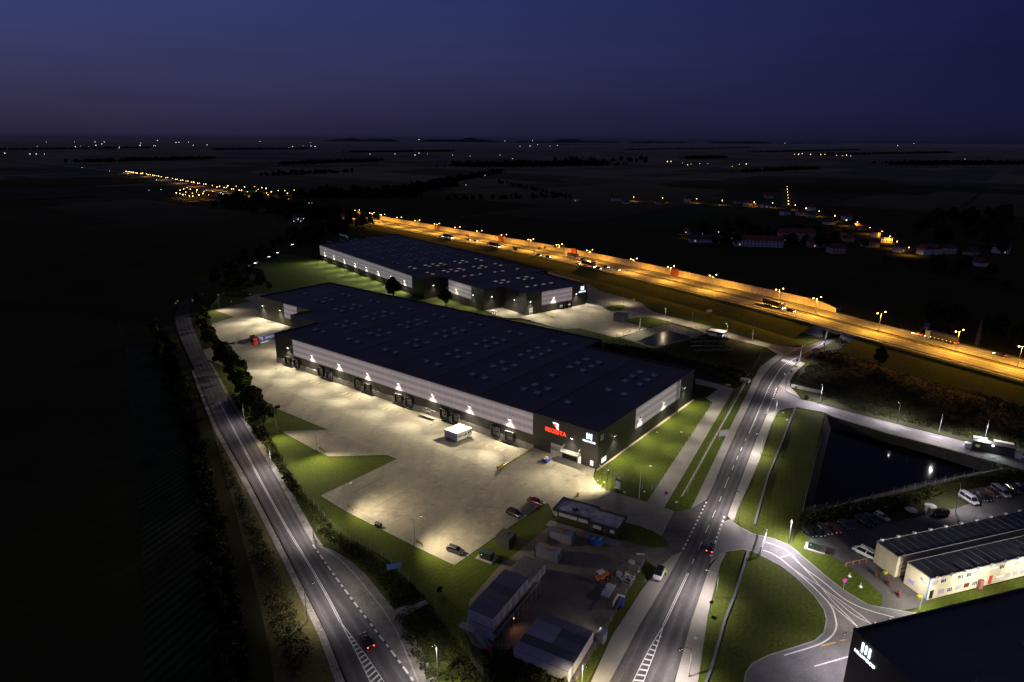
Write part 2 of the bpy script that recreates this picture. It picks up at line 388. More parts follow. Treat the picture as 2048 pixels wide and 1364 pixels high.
def ribbon(name, left, rgt, mat_, z, n=60, cols=4, px=True):
    if px: left = PX(left); rgt = PX(rgt)
    left = resample(smooth(left, 2), n); rgt = resample(smooth(rgt, 2), n)
    mb = MB(); s = 0
    for i in range(n-1):
        s2 = s+math.dist(left[i], left[i+1])
        for k in range(cols):
            t0, t1 = k/cols, (k+1)/cols
            P = lambda j, t: (left[j][0]+(rgt[j][0]-left[j][0])*t, left[j][1]+(rgt[j][1]-left[j][1])*t, z)
            mb.face([P(i, t0), P(i, t1), P(i+1, t1), P(i+1, t0)], 0, [(t0, s/10), (t1, s/10), (t1, s2/10), (t0, s2/10)])
        s = s2
    return struct(name, mb, mat_, fix=False), left, rgt
def stripe(mb, pts, w, z, dash=None, off=0.0):
    "painted line along world points"
    pts = [Vector(p[:2]) for p in pts]; L = 0
    segs = []
    total = sum((b-a).length for a, b in zip(pts, pts[1:])); n = max(2, int(total/1.0))
    rs = [Vector(p) for p in resample([tuple(p) for p in pts], n+1)]; s = 0
    for a, b in zip(rs, rs[1:]):
        d = b-a; l = d.length
        if l < 1e-6: continue
        nrm = Vector((-d.y, d.x))/l
        if dash is None or (s % (dash[0]+dash[1])) < dash[0]:
            a2, b2 = a+nrm*off, b+nrm*off
            mb.face([(*(a2-nrm*w/2), z), (*(b2-nrm*w/2), z), (*(b2+nrm*w/2), z), (*(a2+nrm*w/2), z)])
        s += l
# ================================================================== THE SETTING
O1 = (25.868, 177.03); EX1 = (math.cos(TH1+math.pi/2), math.sin(TH1+math.pi/2)); EY1 = (math.cos(TH1), math.sin(TH1))
def W1(f, d): return (O1[0]+f*EX1[0]+d*EY1[0], O1[1]+f*EX1[1]+d*EY1[1])
TH2 = R(37.2); O2 = (8.0, 357.5)
EX2 = (math.cos(TH2+math.pi/2), math.sin(TH2+math.pi/2)); EY2 = (math.cos(TH2), math.sin(TH2))
def W2(f, d): return (O2[0]+f*EX2[0]+d*EY2[0], O2[1]+f*EX2[1]+d*EY2[1])
DIP = [W1(23.5, -20), W1(205, -20), W1(205, 35.3), W1(23.5, 35.3)]
RIM_E = PX([(1653, 830), (1712, 850), (1771, 868), (1888, 898), (2012, 936), (1940, 952), (1864, 971), (1740, 998), (1604, 1026)])
WAT_E = PX([(1664, 858), (1712, 868), (1780, 886), (1844, 905), (1955, 940), (1864, 960), (1740, 987), (1628, 1012), (1645, 933)], -3)
RIM_M = PX([(1240, 675), (1294, 657), (1322, 649.5), (1341, 647.5), (1411, 667), (1308.5, 697)])
WAT_M = PX([(1280, 684), (1303, 673), (1326, 665.5), (1339, 663), (1379, 674), (1312, 692)], -2)

BIG = 70000
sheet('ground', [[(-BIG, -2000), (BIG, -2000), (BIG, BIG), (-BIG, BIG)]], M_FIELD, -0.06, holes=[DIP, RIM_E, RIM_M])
for rim, wat, zb, nm in ((RIM_E, WAT_E, -3, 'east'), (RIM_M, WAT_M, -2, 'mid')):
    mb = MB(); n = 90
    a = resample(rim+[rim[0]], n); b = resample(wat+[wat[0]], n)
    # line the two loops up by nearest start
    k0 = min(range(n-1), key=lambda k: math.dist(a[0], b[k])); b = [b[(k0+i) % (n-1)] for i in range(n-1)]+[b[k0]]
    for i in range(n-1):
        for k in range(4):
            t0, t1 = k/4, (k+1)/4
            P = lambda j, t: (a[j][0]+(b[j][0]-a[j][0])*t, a[j][1]+(b[j][1]-a[j][1])*t, -0.06+(zb-0.5+0.06)*t)
            mb.face([P(i, t0), P(i+1, t0), P(i+1, t1), P(i, t1)])
    struct('pond_bank', mb, M_BANK if nm == 'east' else mat('paved_bank', (0.13, 0.125, 0.12), 0.9, layers=((0.8, 5, (0.08, 0.078, 0.075), 0.42, 0.66),), world=True))
    sheet('pond_water', [rim], M_WATER if nm == 'east' else mat('still_water', (0.004, 0.010, 0.013), 0.28), zb); MATS.get('still_water', M_WATER).node_tree.nodes['Principled BSDF'].inputs['IOR'].default_value = 1.15

# --- lawns
LAWNS = [
  (M_LAWN, smooth(PX([(1193, 942), (1186, 951), (1189, 962), (1197, 972), (1212, 981), (1293, 1005), (1425, 805.5), (1408, 803), (1386, 801)]), 0), 0.03),
  (M_LAWN, PX([(1330, 1017), (1346, 1022), (1366, 1021), (1382, 1016), (1429, 920), (1452, 872), (1480, 815), (1502, 768), (1482, 772), (1468, 778)]), 0.03),
  (M_LAWN2, PX([(1556, 823), (1580, 819), (1600, 818), (1649, 827), (1626, 930), (1602, 1028), (1582, 1091), (1543, 1078), (1500, 1065), (1478, 1052), (1468, 1042), (1474, 1022), (1500, 965), (1520, 918), (1542, 850)]), 0.03),
  (M_LAWN2, PX([(1452, 1107), (1470, 1101), (1484, 1099), (1506, 1103), (1543, 1122), (1566, 1135), (1592.5, 1156), (1629, 1192.5), (1645, 1216), (1652, 1240), (1648, 1264), (1630, 1282), (1588, 1296), (1538, 1311), (1505, 1328), (1492, 1346), (1489, 1364), (1489, 1430), (1370, 1430), (1396, 1364), (1416, 1228), (1440, 1126)]), 0.03),
  (M_LAWN, PX([(1543, 1078), (1582, 1088), (1597, 1064), (1603, 1059), (1650, 1103), (1700, 1136), (1741, 1168), (1765, 1192), (1764, 1204), (1757, 1213), (1735, 1209), (1689, 1182), (1660, 1160), (1601, 1110), (1578, 1091)]), 0.034),
  (M_LAWN, PX([(529, 803), (555, 818), (659, 860.6), (610, 862), (565, 863.5), (600, 884), (634, 901.6), (659, 913), (775, 910), (796, 918), (643, 992), (690, 1021), (831, 1093), (909, 1130), (973, 1085), (1018, 1054), (1046, 1036), (1081, 1010), (1097, 1005), (1108, 1040), (1098, 1062), (1040, 1100), (1000, 1130), (940, 1200), (930, 1262), (957, 1342), (857, 1204), (775, 1119), (664, 1055), (590, 964), (532, 865)]), 0.03),
  (M_LAWN, PX([(1234, 1043), (1283, 1052), (1305, 1061), (1322, 1072), (1333, 1084), (1339, 1094), (1300, 1096), (1240, 1080), (1160, 1058), (1108, 1042), (1110, 1034)]), 0.03),
  (M_LAWN2, PX([(1110, 1420), (1178, 1310), (1224, 1240), (1292, 1119), (1318, 1137), (1281, 1184), (1222, 1275), (1160, 1395)]), 0.03),
  (M_LAWN, PX([(438, 590), (488, 597), (505, 602.5), (429, 620), (470, 635), (438, 643.6), (426, 651), (432, 666), (446, 690), (440, 688), (412, 640), (418, 615)]), 0.03),
  (M_LAWN, PX([(480, 580), (560, 560), (640, 562), (700, 570), (800, 600), (1000, 640), (1040, 640), (1114, 656), (1128.6, 658), (1159, 656.6), (1228, 675.6), (1240, 676), (1309, 698), (1300, 700), (1204, 685), (1010, 650), (760, 605), (660, 580), (520, 596)]), 0.025),
  (M_LAWN, PX([(500, 560), (480, 540), (560, 508), (628, 515), (700, 540), (846, 599), (878, 595), (968, 623), (1000, 640), (800, 602), (660, 570), (560, 566)]), 0.028),
  (M_LAWN, PX([(1205, 617), (1220, 612), (1238.6, 609.6), (1247, 610), (1250, 614), (1244, 620), (1224, 623.6)]), 0.12),
  (M_LAWN, PX([(1249, 642), (1262, 637.5), (1286, 636), (1310, 638), (1330, 642), (1372, 654), (1340, 646), (1322, 648), (1294, 656)]), 0.03),
  (M_LAWN, PX([(1174, 566), (1200, 581), (1260, 597.5), (1282, 605), (1294, 615), (1332, 630), (1417, 651), (1500, 676), (1562, 692), (1612, 690), (1640, 680), (1560, 655), (1400, 606), (1250, 566), (1140, 543), (1098, 541), (1152, 560)]), 0.03),
  (M_LAWN, PX([(1840, 1212), (1856, 1201), (2048, 1154), (2200, 1117), (2200, 1150), (2048, 1192), (1860, 1240), (1800, 1240)]), 0.035),
]
for m_, poly, z in LAWNS: sheet('lawn', [poly], m_, z)
sheet('meadow', [PX([(1600, 740), (1640, 700), (1690, 690), (1790, 705), (2048, 800), (2300, 880), (2300, 960), (2048, 905), (1929, 880), (1815, 852), (1712, 826), (1636, 805), (1604, 796), (1588, 770)])], mat('meadow_soil', (0.03, 0.032, 0.010), 0.95, layers=((0.15, 5, (0.018, 0.02, 0.008), 0.4, 0.6), (1.2, 5, (0.05, 0.045, 0.018), 0.5, 0.75)), world=True), 0.02)
sheet('field', [PX([(250, 690), (345, 700), (395, 850), (440, 1050), (470, 1200), (500, 1440), (290, 1440), (285, 1150), (265, 850)])], M_CROP, -0.02)
sheet('verge', [smooth(PX([(392, 740), (414, 800), (444, 865), (488, 960), (545, 1070), (600, 1190), (648, 1290), (690, 1440), (560, 1440), (530, 1250), (480, 1060), (432, 880), (396, 770)]), 1, True)], M_DRY, 0.0)
sheet('verge', [smooth(PX([(424, 725), (452, 783), (500, 850), (540, 905), (570, 965), (632, 1065), (700, 1118), (745, 1165), (790, 1222), (815, 1290), (880, 1440), (1000, 1440), (957, 1342), (857, 1204), (775, 1119), (664, 1055), (590, 964), (532, 865), (500, 800), (450, 720), (430, 700)]), 1, True)], M_LAWN2, 0.01)

# --- yards
YARD = PX([(488, 597), (517, 588), (560, 590), (1190, 935), (1185, 954), (1193, 968), (1210, 980), (1293, 1005), (1328, 1017), (1346, 1023), (1322, 1072), (1305, 1061.5), (1283, 1053), (1244, 1043), (1230, 1050), (1110, 1032), (1097, 1006), (1081, 1010), (1046, 1036), (1018, 1054), (973, 1085), (909, 1130), (831, 1093), (690, 1021), (643, 992), (796, 918), (775, 910), (659, 913), (634, 901.6), (565, 863.5), (659, 860.6), (555, 818), (529, 803), (510, 785), (482, 748), (458, 712), (432, 666), (425, 651), (426, 647), (438, 643.6), (470, 635), (429, 620), (505, 602.5)])
W1FOOT = [W1(0, 0), W1(166.4, 0), W1(166.6, 23.2), W1(188.3, 23.2), W1(188.3, 35.3), W1(236.6, 35.3), W1(236.6, 83.4), W1(47.3, 83.4), W1(47.3, 71), W1(0, 71)]
sheet('yard', [YARD], M_CONC, 0.06, holes=[DIP])
def dip_h(f, d):
    c = lambda x: max(0.0, min(1.0, x))
    h1 = -1.45*c((19.5+d)/15); h2 = -1.45*c((8-d if d < 8 else 0)/1e9+(19.5+d-12)/15)
    b = c((f-166)/12); h = h1*(1-b)+h2*b
    return 0.06+h*c((205.2-f)/0.3)*c((f-23.3)/0.3)
mb = MB(); nf, nd = 92, 28
for i in range(nf+1):
    for j in range(nd+1):
        f = 23.5+(205-23.5)*i/nf; d = -20+55.3*j/nd; x, y = W1(f, d)
        if i in (0, nf): z = 0.06+min(0, (dip_h(f+(1 if i == 0 else -1), d)-0.06))
        else: z = dip_h(f, d)
        mb.v.append((x, y, z))
for i in range(nf):
    for j in range(nd):
        a = i*(nd+1)+j; mb.f.append((a, a+nd+1, a+nd+2, a+1)); mb.mi.append(0)
struct('dock_ramp', mb, M_CONC, fix=False)
for ff, d0, d1, nm in ((23.35, -20, 0, 'a'), (205.15, 2, 35, 'b')):
    mb = MB()
    for k in range(20):
        da, db = d0+(d1-d0)*k/20, d0+(d1-d0)*(k+1)/20
        za, zb = dip_h(ff+(0.6 if nm == 'a' else -0.6), da), dip_h(ff+(0.6 if nm == 'a' else -0.6), db)
        for s in (-.15, .15): mb.face([(*W1(ff+s, da), za-.3), (*W1(ff+s, db), zb-.3), (*W1(ff+s, db), .16), (*W1(ff+s, da), .16)])
        mb.face([(*W1(ff-.15, da), .16), (*W1(ff-.15, db), .16), (*W1(ff+.15, db), .16), (*W1(ff+.15, da), .16)])
    w = mb.build('retaining_wall', M_CONCW); tag(w, 'low concrete retaining wall beside the dock ramp, at the end near the red sign' if nm == 'a' else 'low concrete retaining wall beside the dock ramp, behind the red and blue lorry', 'retaining wall')
YARD2 = PX([(969, 621), (1000, 612), (1055, 625), (1175, 600), (1174, 567), (1200, 582), (1260, 598.7), (1282, 606), (1294, 616), (1307, 623.5), (1332, 631), (1417, 652), (1449, 663), (1500, 677), (1544, 689), (1562, 692.6), (1600, 696), (1571, 712), (1555, 708), (1535, 695), (1500, 686.5), (1443, 673), (1408, 666), (1382, 655), (1330, 641), (1310, 637), (1286, 635), (1254, 638), (1248, 642.5), (1294, 657), (1240, 674), (1231, 675.5), (1159, 656.6), (1128.6, 658), (1114, 656), (1043.6, 636), (1011, 636.5)])
sheet('yard', [YARD2], M_CONC, 0.055)
sheet('path', [PX([(1095, 546), (1098, 543), (1155, 560), (1172, 567), (1160, 572)])], M_PAVE, 0.05)
# --- roads
ML = [(1140, 1500), (1219.6, 1364), (1281, 1250), (1366, 1102), (1395, 1040), (1428, 970), (1448, 921.5), (1474, 863), (1502, 804), (1524, 757), (1545, 731), (1571, 709), (1612, 691), (1659, 678), (1700, 670), (1740, 664), (1775, 652)]
MR = [(1300, 1500), (1349, 1364), (1381, 1245.5), (1416, 1140), (1454, 1031), (1477, 971), (1510, 883), (1533, 828), (1555, 775), (1571, 748.5), (1589, 731), (1624, 706), (1653, 689), (1676, 681), (1712, 673), (1750, 667), (1785, 655)]
_, mL, mR = ribbon('road', ML, MR, M_ASPH, 0.09, 140, 4)
LL = [(760, 1500), (693, 1364), (655, 1269), (605, 1169), (558, 1075), (500, 964), (441, 862), (414, 803), (388, 736), (366, 690), (351, 652), (350, 634)]
LR = [(880, 1480), (822, 1354), (750, 1253), (679, 1166), (617, 1077), (555, 960), (491, 853), (447, 783), (417, 724), (399, 684), (384, 648), (380, 626)]
_, lL, lR = ribbon('road', LL, LR, M_ASPH, 0.08, 160, 4)
M_UNLITR = mat('unlit_asphalt', (0.07, 0.062, 0.055), 0.95, spec=0.0, layers=((0.4, 5, (0.05, 0.045, 0.04), .4, .65),), world=True)  # asphalt colour darkened to paint in the shade where no lamp reaches
ribbon('road', [(350, 634), (353, 620), (362, 604), (400, 572), (450, 548), (500, 528), (556, 502), (588, 488), (640, 470)], [(380, 626), (382, 612), (392, 596), (420, 574), (460, 555), (510, 533), (566, 506), (598, 491), (650, 472)], M_UNLITR, 0.078, 90, 2)
ribbon('road', [(380, 632), (330, 629), (200, 617), (0, 600), (-300, 580)], [(352, 652), (310, 643), (200, 630), (0, 612), (-300, 590)], mat('side_asphalt', (0.035, 0.03, 0.022), 0.95, spec=0.0), 0.07, 40, 1)
LANE = PX([(1446, 1046), (1461, 1040), (1475, 1052), (1504.5, 1068), (1543, 1077), (1578, 1090), (1601, 1110), (1660, 1160), (1689, 1182), (1735, 1210), (1759, 1215), (1800, 1222), (1850, 1230), (1900, 1300), (1900, 1420), (1480, 1420), (1489, 1364), (1492, 1346), (1505, 1328), (1538, 1311), (1588, 1296), (1630, 1282), (1648, 1266), (1653, 1240), (1648, 1220), (1629, 1192.5), (1592.5, 1156), (1566, 1135), (1543, 1122), (1506, 1103), (1484, 1099), (1455, 1103), (1440, 1109), (1424, 1122), (1420, 1128)])
sheet('lane', [LANE], M_LANE, 0.075)
LANE2 = PX([(1558, 775), (1574, 783.7), (1600.5, 798), (1635.7, 807), (1712, 827.7), (1814.6, 854), (1929, 883.4), (2048, 912.7), (2300, 975), (2300, 992), (2048, 929), (1929, 901), (1790, 862), (1700, 839), (1660, 828), (1620, 818), (1594, 815), (1557, 819), (1540, 828), (1533, 831)])
sheet('lane', [LANE2], M_LANE, 0.075)
sheet('pavement', [PX([(1594, 815), (1620, 818), (1660, 828), (1700, 839), (1790, 862), (1929, 901), (2048, 929), (2300, 992), (2300, 1004), (2048, 940.6), (2005, 929), (1888, 896), (1771, 866), (1700, 844), (1665, 833), (1647, 825)])], M_PAVE, 0.12, kerb=0.1)
# junction aprons
sheet('junction', [PX([(1346, 1023), (1366, 1021.5), (1382, 1017), (1398, 1008), (1412, 1000), (1398, 1032), (1366, 1103), (1348, 1112), (1341, 1098), (1333, 1083), (1322, 1072)])], mat('apron_asphalt', (0.1, 0.093, 0.092), 0.8, layers=((0.3, 5, (0.07, 0.065, 0.065), 0.4, 0.65), (2, 5, (0.13, 0.12, 0.115), 0.5, 0.75)), world=True), 0.085)
sheet('junction', [PX([(1535, 695), (1544, 689), (1562, 692.6), (1590, 697), (1612, 691.5), (1585, 702), (1567, 712), (1563, 706)])], MATS['apron_asphalt'], 0.085)
sheet('parking_lot', [PX([(1598, 1061), (1640, 1050), (1662, 1045), (1707, 1038), (1727, 1030), (1750, 1028), (1786, 1044), (1834, 1034), (1901, 1019), (1915, 1016), (1945, 1005), (1918, 985), (1960, 975), (2039, 967), (2100, 955), (2300, 905), (2300, 1120), (2048, 1140), (1856, 1203), (1835, 1216), (1800, 1222), (1759, 1215), (1764, 1204), (1765, 1192), (1741, 1168), (1700, 1136), (1650, 1103), (1603, 1061)])], M_LOT, 0.07)
sheet('site_ground', [PX([(1098, 1052), (1160, 1058), (1240, 1080), (1300, 1096), (1339, 1094), (1348, 1110), (1366, 1103), (1330, 1160), (1315, 1140), (1292, 1119), (1224, 1240), (1140, 1385), (1010, 1320), (945, 1290), (930, 1262), (940, 1200), (1000, 1130), (1040, 1100)])], M_DIRT, 0.05)
# pavements with kerbs
sheet('pavement', [PX([(1382, 1017.5), (1398, 1008.5), (1413, 999.5), (1428, 969), (1447, 921), (1473, 863), (1501, 804), (1523, 757), (1544, 731), (1570, 709.5), (1562, 705), (1545, 716), (1521, 734), (1504, 766), (1477, 822), (1448, 880), (1429, 920)]),
    PX([(1178.6, 1372), (1222.6, 1275), (1281, 1184), (1318, 1137), (1345, 1112), (1365, 1104), (1322, 1180), (1280, 1250), (1218, 1366), (1150, 1480), (1110, 1480)]),
    PX([(1350, 1364), (1382, 1245), (1417, 1140), (1425, 1128), (1440, 1110), (1452, 1107), (1441, 1128), (1416, 1228), (1396, 1364), (1380, 1480), (1310, 1480)]),
    PX([(1455, 1032), (1478, 971), (1511, 883), (1534, 829), (1557, 819), (1572, 817), (1556, 823), (1542, 850), (1520, 918), (1500, 965), (1474, 1022), (1468, 1043), (1460, 1040)]),
    PX([(1556, 774), (1572, 748.5), (1590, 731), (1600, 724), (1610, 727), (1590, 746), (1580, 762), (1581, 775), (1592, 786), (1601, 797.5), (1574, 783)])], M_PAVE, 0.17, kerb=0.12)
sheet('path', [PX([(1391, 757), (1441, 769), (1468, 778), (1328, 1017), (1293, 1005), (1425, 806), (1412, 796), (1436, 778), (1391, 768)])], M_PAVE, 0.06)
sheet('gravel_shoulder', [smooth(PX([(690, 1364), (652, 1269), (602, 1169), (555, 1075), (497, 964), (438, 862), (412, 803), (388, 740), (383, 742), (405, 803), (429, 862), (485, 964), (542, 1075), (588, 1169), (636, 1269), (670, 1364), (720, 1500), (755, 1500)]), 0)], M_GRAV, 0.06)
sheet('gravel_shoulder', [PX([(556, 960), (618, 1077), (626, 1090), (652, 1124), (645, 1090), (632, 1072), (571, 960), (505, 853), (455, 783), (424, 726), (418, 724), (448, 783), (492, 853)])], M_GRAV, 0.06)
sheet('parking_bay', [smooth(PX([(626, 1090), (650, 1094), (680, 1108), (711, 1129), (735, 1152), (752, 1175), (785, 1215), (812, 1247), (838, 1290), (857, 1327), (885, 1380), (920, 1480), (880, 1480), (822, 1356), (750, 1255), (679, 1168)]), 1, True)], mat('worn_paving', (0.2, 0.185, 0.165), 0.9, layers=((0.3, 6, (0.12, 0.11, 0.1), 0.42, 0.64), (2.5, 5, (0.28, 0.265, 0.24), 0.5, 0.75)), world=True), 0.07)
sheet('path', [PX([(788, 1226), (800, 1214), (826, 1211), (850, 1200), (858, 1208), (832, 1220), (815, 1232), (806, 1247)])], M_GRAV, 0.065)
mb = MB(); stripe(mb, smooth(PX([(626, 1088), (660, 1104), (695, 1132), (740, 1186), (785, 1245), (822, 1328), (850, 1400)]), 2), 0.3, 0.12)
struct('kerb', mb, M_CONCW, fix=False)
sheet('path', [PX([(1192, 938.5), (1387, 797.5), (1389, 800.5), (1194, 942)])], mat('sand_strip', (0.4, 0.32, 0.22), 0.9, layers=((1.0, 5, (0.28, 0.23, 0.17), 0.45, 0.7),), world=True), 0.05)
sheet('path', [PX([(1361, 994), (1366, 992), (1492, 767), (1489, 766)])], M_CONCW, 0.05)

mk = MB()
for loop in (YARD, YARD2, LANE):
    n = len(loop)
    for i in range(n):
        a, b = loop[i], loop[(i+1) % n]; m_ = mid_ = ((a[0]+b[0])/2, (a[1]+b[1])/2)
        if math.dist(a, b) > 75 or any(inside(m_, f) for f in (W1FOOT,)): continue
        stripe(mk, [a, b], 0.28, 0.13)
struct('kerb', mk, M_CONCW, fix=False)
# --- painted markings
mk = MB(); ZM = 0.102
C = lambda pts: smooth(PX(pts), 2)
stripe(mk, C([(1454, 964), (1440, 1001), (1420, 1046), (1396, 1101), (1384, 1128)]), 0.16, ZM, (4, 4.2))
for o in (-0.16, 0.16): stripe(mk, C([(1376, 1147), (1350, 1202), (1327, 1252)]), 0.13, ZM, None, o)
stripe(mk, C([(1327, 1252), (1303, 1290), (1280, 1335), (1268, 1359), (1240, 1420)]), 0.16, ZM); stripe(mk, C([(1327, 1252), (1310, 1305), (1289, 1357), (1268, 1420)]), 0.16, ZM)
a = resample(PX([(1318, 1272), (1300, 1297), (1268, 1359), (1240, 1420)]), 15); b = resample(PX([(1322, 1275), (1310, 1308), (1288, 1359), (1268, 1420)]), 15)
for p, q in zip(a, b): stripe(mk, [p, q], 0.4, ZM+.003)
stripe(mk, C([(1454, 964), (1470, 926), (1492, 877.5)]), 0.16, ZM, (3, 4.5)); stripe(mk, C([(1498, 867), (1510, 840), (1521, 813)]), 0.2, ZM); stripe(mk, C([(1521, 813), (1536, 778)]), 0.2, ZM, (1.5, 1.5))
stripe(mk, C([(1536, 778), (1548, 757), (1565, 731), (1589, 718), (1612, 703), (1650, 685.5)]), 0.22, ZM)
stripe(mk, C([(1413, 1004), (1390, 1052), (1366, 1100)]), 0.45, ZM, (1, 1)); stripe(mk, C([(1449, 1033), (1434, 1074), (1420, 1118)]), 0.45, ZM, (1, 1)); stripe(mk, C([(1553.6, 776), (1544, 801), (1532, 829)]), 0.45, ZM, (1, 1)); stripe(mk, C([(1572, 707), (1590, 699), (1612, 690)]), 0.4, ZM, (1, 1))
a = PX([(1563, 720), (1590, 728)]); d = Vector(a[1])-Vector(a[0])
for k in range(8):
    c0 = Vector(a[0])+d*(k+.5)/8; e = Vector(PX([(1582, 713)])[0])-Vector(PX([(1571, 729)])[0]); e.normalize(); stripe(mk, [tuple(c0-e*1.9), tuple(c0+e*1.9)], 0.5, ZM)
stripe(mk, PX([(1571, 727), (1585, 731.5)]), 0.4, ZM, (.6, .4))
for o in (-0.16, 0.16): stripe(mk, C([(681.5, 1245.5), (658, 1198.6), (623, 1137), (576, 1061), (520, 960), (488, 897), (458, 841.5), (438, 803)]), 0.13, ZM-.01, None, o)
stripe(mk, C([(681.5, 1245.5), (710, 1300), (737, 1357), (760, 1410)]), 0.15, ZM-.01); stripe(mk, C([(681.5, 1245.5), (715, 1288), (750.5, 1336.5), (790, 1400)]), 0.15, ZM-.01)
a = resample(PX([(697, 1276), (737, 1357), (750, 1385)]), 13); b = resample(PX([(704, 1275), (750, 1337), (770, 1365)]), 13)
for p, q in zip(a, b): stripe(mk, [p, q], 0.4, ZM-.007)
stripe(mk, C([(626, 1090), (679, 1166), (737, 1243), (822, 1354), (850, 1400)]), 0.4, ZM-.01, (1.4, 1.1))
ZL = 0.088
for k, (w, pts) in enumerate(((.3, [(1532, 1085), (1551, 1090.6), (1569, 1098.6), (1582, 1109), (1594, 1123.6), (1616, 1142.6), (1633.5, 1154), (1660, 1175), (1682, 1195), (1711, 1211.5), (1740, 1222.5), (1788, 1235)]),
    (.2, [(1583, 1109), (1601, 1129), (1616, 1145.6), (1632, 1163), (1645, 1179), (1660, 1197), (1674.6, 1213), (1701, 1238), (1715, 1255)]), (.25, [(1583, 1109), (1560, 1115.5)]),
    (.2, [(1560, 1115.5), (1572, 1128), (1594, 1144), (1616, 1158.8), (1636.5, 1170.5), (1667, 1192.5), (1689, 1207), (1711, 1223), (1727, 1235), (1742, 1249)]),
    (.3, [(1526, 1101), (1542.6, 1106), (1561.7, 1118.4), (1578, 1132), (1598, 1148.5), (1623, 1170.5), (1645, 1192.5), (1658.5, 1207), (1667, 1222), (1671.7, 1240), (1674, 1254), (1665.6, 1272), (1648, 1285), (1630, 1293), (1567.7, 1311.5)]),
    (.2, [(1645, 1179), (1680, 1207), (1705, 1230), (1741, 1248)]), (.2, [(1658, 1207), (1685, 1229), (1713, 1253)]), (.25, [(1628.5, 1333.5), (1700, 1313)]))):
    stripe(mk, C(pts), w, ZL+0.002*k)
stripe(mk, C([(1640, 812.5), (1700, 829), (1790, 853), (1929, 889), (2048, 917)]), 0.16, ZL, (3, 6))
struct('road_markings', mk, M_MARK, fix=False)
mk = MB(); stripe(mk, PX([(1642, 1293), (1690, 1280)]), 0.3, ZL+.02, (1.3, .9)); struct('road_markings', mk, M_MARKY, fix=False)
# faint parking-bay lines in the concrete yard
mk = MB()
for k in range(22):
    f = 30+k*3.6
    for pts in ([W1(f, -74), W1(f, -60)], [W1(f+6, -56), W1(f+6, -43)]):
        if all(inside(p, YARD) for p in resample(pts, 6)): stripe(mk, pts, 0.14, 0.072)
struct('road_markings', mk, mat('bay_lines', (0.12, 0.108, 0.09), 0.9), fix=False)

# --- hills on the horizon
mb = MB(); random.seed(3)
for (x0, x1, y, h) in ((-9000, 2500, 26000, 300), (-4500, 9000, 31000, 260), (4000, 16000, 32000, 220)):
    n = 60; pr = []
    for i in range(n+1):
        t = i/n; e = math.sin(math.pi*t)**0.7
        pr.append((x0+(x1-x0)*t, h*e*(0.30+0.2*math.sin(t*17+x0)+0.12*math.sin(t*41+y)+.06*math.sin(t*93))))
    for (xa, ha), (xb, hb) in zip(pr, pr[1:]): mb.face([(xa, y, -1), (xb, y, -1), (xb, y+1500, max(1, hb)), (xa, y+1500, max(1, ha))])
struct('hills', mb, mat('far_hills', (0.03, 0.03, 0.045), 1.0), fix=False)

# ================================================================== MOTORWAY
HW = [(251, 153, 6), (201, 240, 6), (173, 289, 6), (154, 326, 5.7), (135, 362, 5.2), (113, 398, 4.6), (65, 475, 3.6), (30, 525, 3.1), (-7, 572, 2.8), (-49, 620, 2.4), (-81, 660, 2.1), (-137, 724, 2), (-172, 764, 2), (-249, 854, 2), (-387, 1015, 2), (-510, 1160, 2), (-765, 1472, 2), (-1048, 1815, 2), (-1220, 1988, 2), (-1623, 2363, 2), (-2100, 2740, 2), (-3200, 3500, 2)]
HWs = smooth(HW, 2); HWN = resample(HWs, 400)
def hw_frame(i):
    a = Vector(HWN[max(0, i-1)][:2]); b = Vector(HWN[min(len(HWN)-1, i+1)][:2]); d = (b-a).normalized(); return d, Vector((d.y, -d.x))
def hw_pt(i, off, dz=0.0):
    d, n = hw_frame(i); p = HWN[i]; return (p[0]+n.x*off, p[1]+n.y*off, p[2]+dz)
def hw_near(x, y):
    i = min(range(len(HWN)), key=lambda k: (HWN[k][0]-x)**2+(HWN[k][1]-y)**2); d, n = hw_frame(i)
    return i, (x-HWN[i][0])*n.x+(y-HWN[i][1])*n.y
# underpass gap along the stations
bx, by = G(1706, 671); ib, _ = hw_near(bx, by)
GAP = (ib-1, ib+1)
def hw_loft(name, offs, mats, i0, i1, uv=False):
    mb = MB()
    for i in range(i0, i1):
        for k, ((oa, za), (ob, zb)) in enumerate(zip(offs, offs[1:])):
            pts = []
            for (j, o, z) in ((i, oa, za), (i, ob, zb), (i+1, ob, zb), (i+1, oa, za)):
                p = hw_pt(j, o, 0); pts.append((p[0], p[1], (p[2]+z) if z is not None else -0.05))
            t0, t1 = k/(len(offs)-1), (k+1)/(len(offs)-1)
            mb.face(pts, 0, [(t0, i*.8), (t1, i*.8), (t1, i*.8+.8), (t0, i*.8+.8)] if uv else None)
    return struct(name, mb, mats, fix=False)
NE = len(HWN)-1
for i0, i1 in ((0, GAP[0]), (GAP[1], NE)):
    hw_loft('embankment', [(-16, None), (-1.5, -0.35), (-.6, -0.05)], M_LAWN2, i0, i1)
    hw_loft('embankment', [(29.6, -0.05), (33.5, -0.3), (46, None)], M_LAWN2, i0, i1)
hw_loft('carriageway', [(-.6, 0), (3, 0), (7, 0), (10, 0), (13.2, 0)], M_HWAY, 0, NE, True)
hw_loft('carriageway', [(15.8, 0), (19, 0), (22, 0), (26, 0), (29.6, 0)], M_HWAY, 0, NE, True)
hw_loft('median', [(13.2, 0.0), (13.5, 0.1), (15.5, 0.1), (15.8, 0.0)], M_DRY, 0, NE)
mb = MB(); n_ = 230
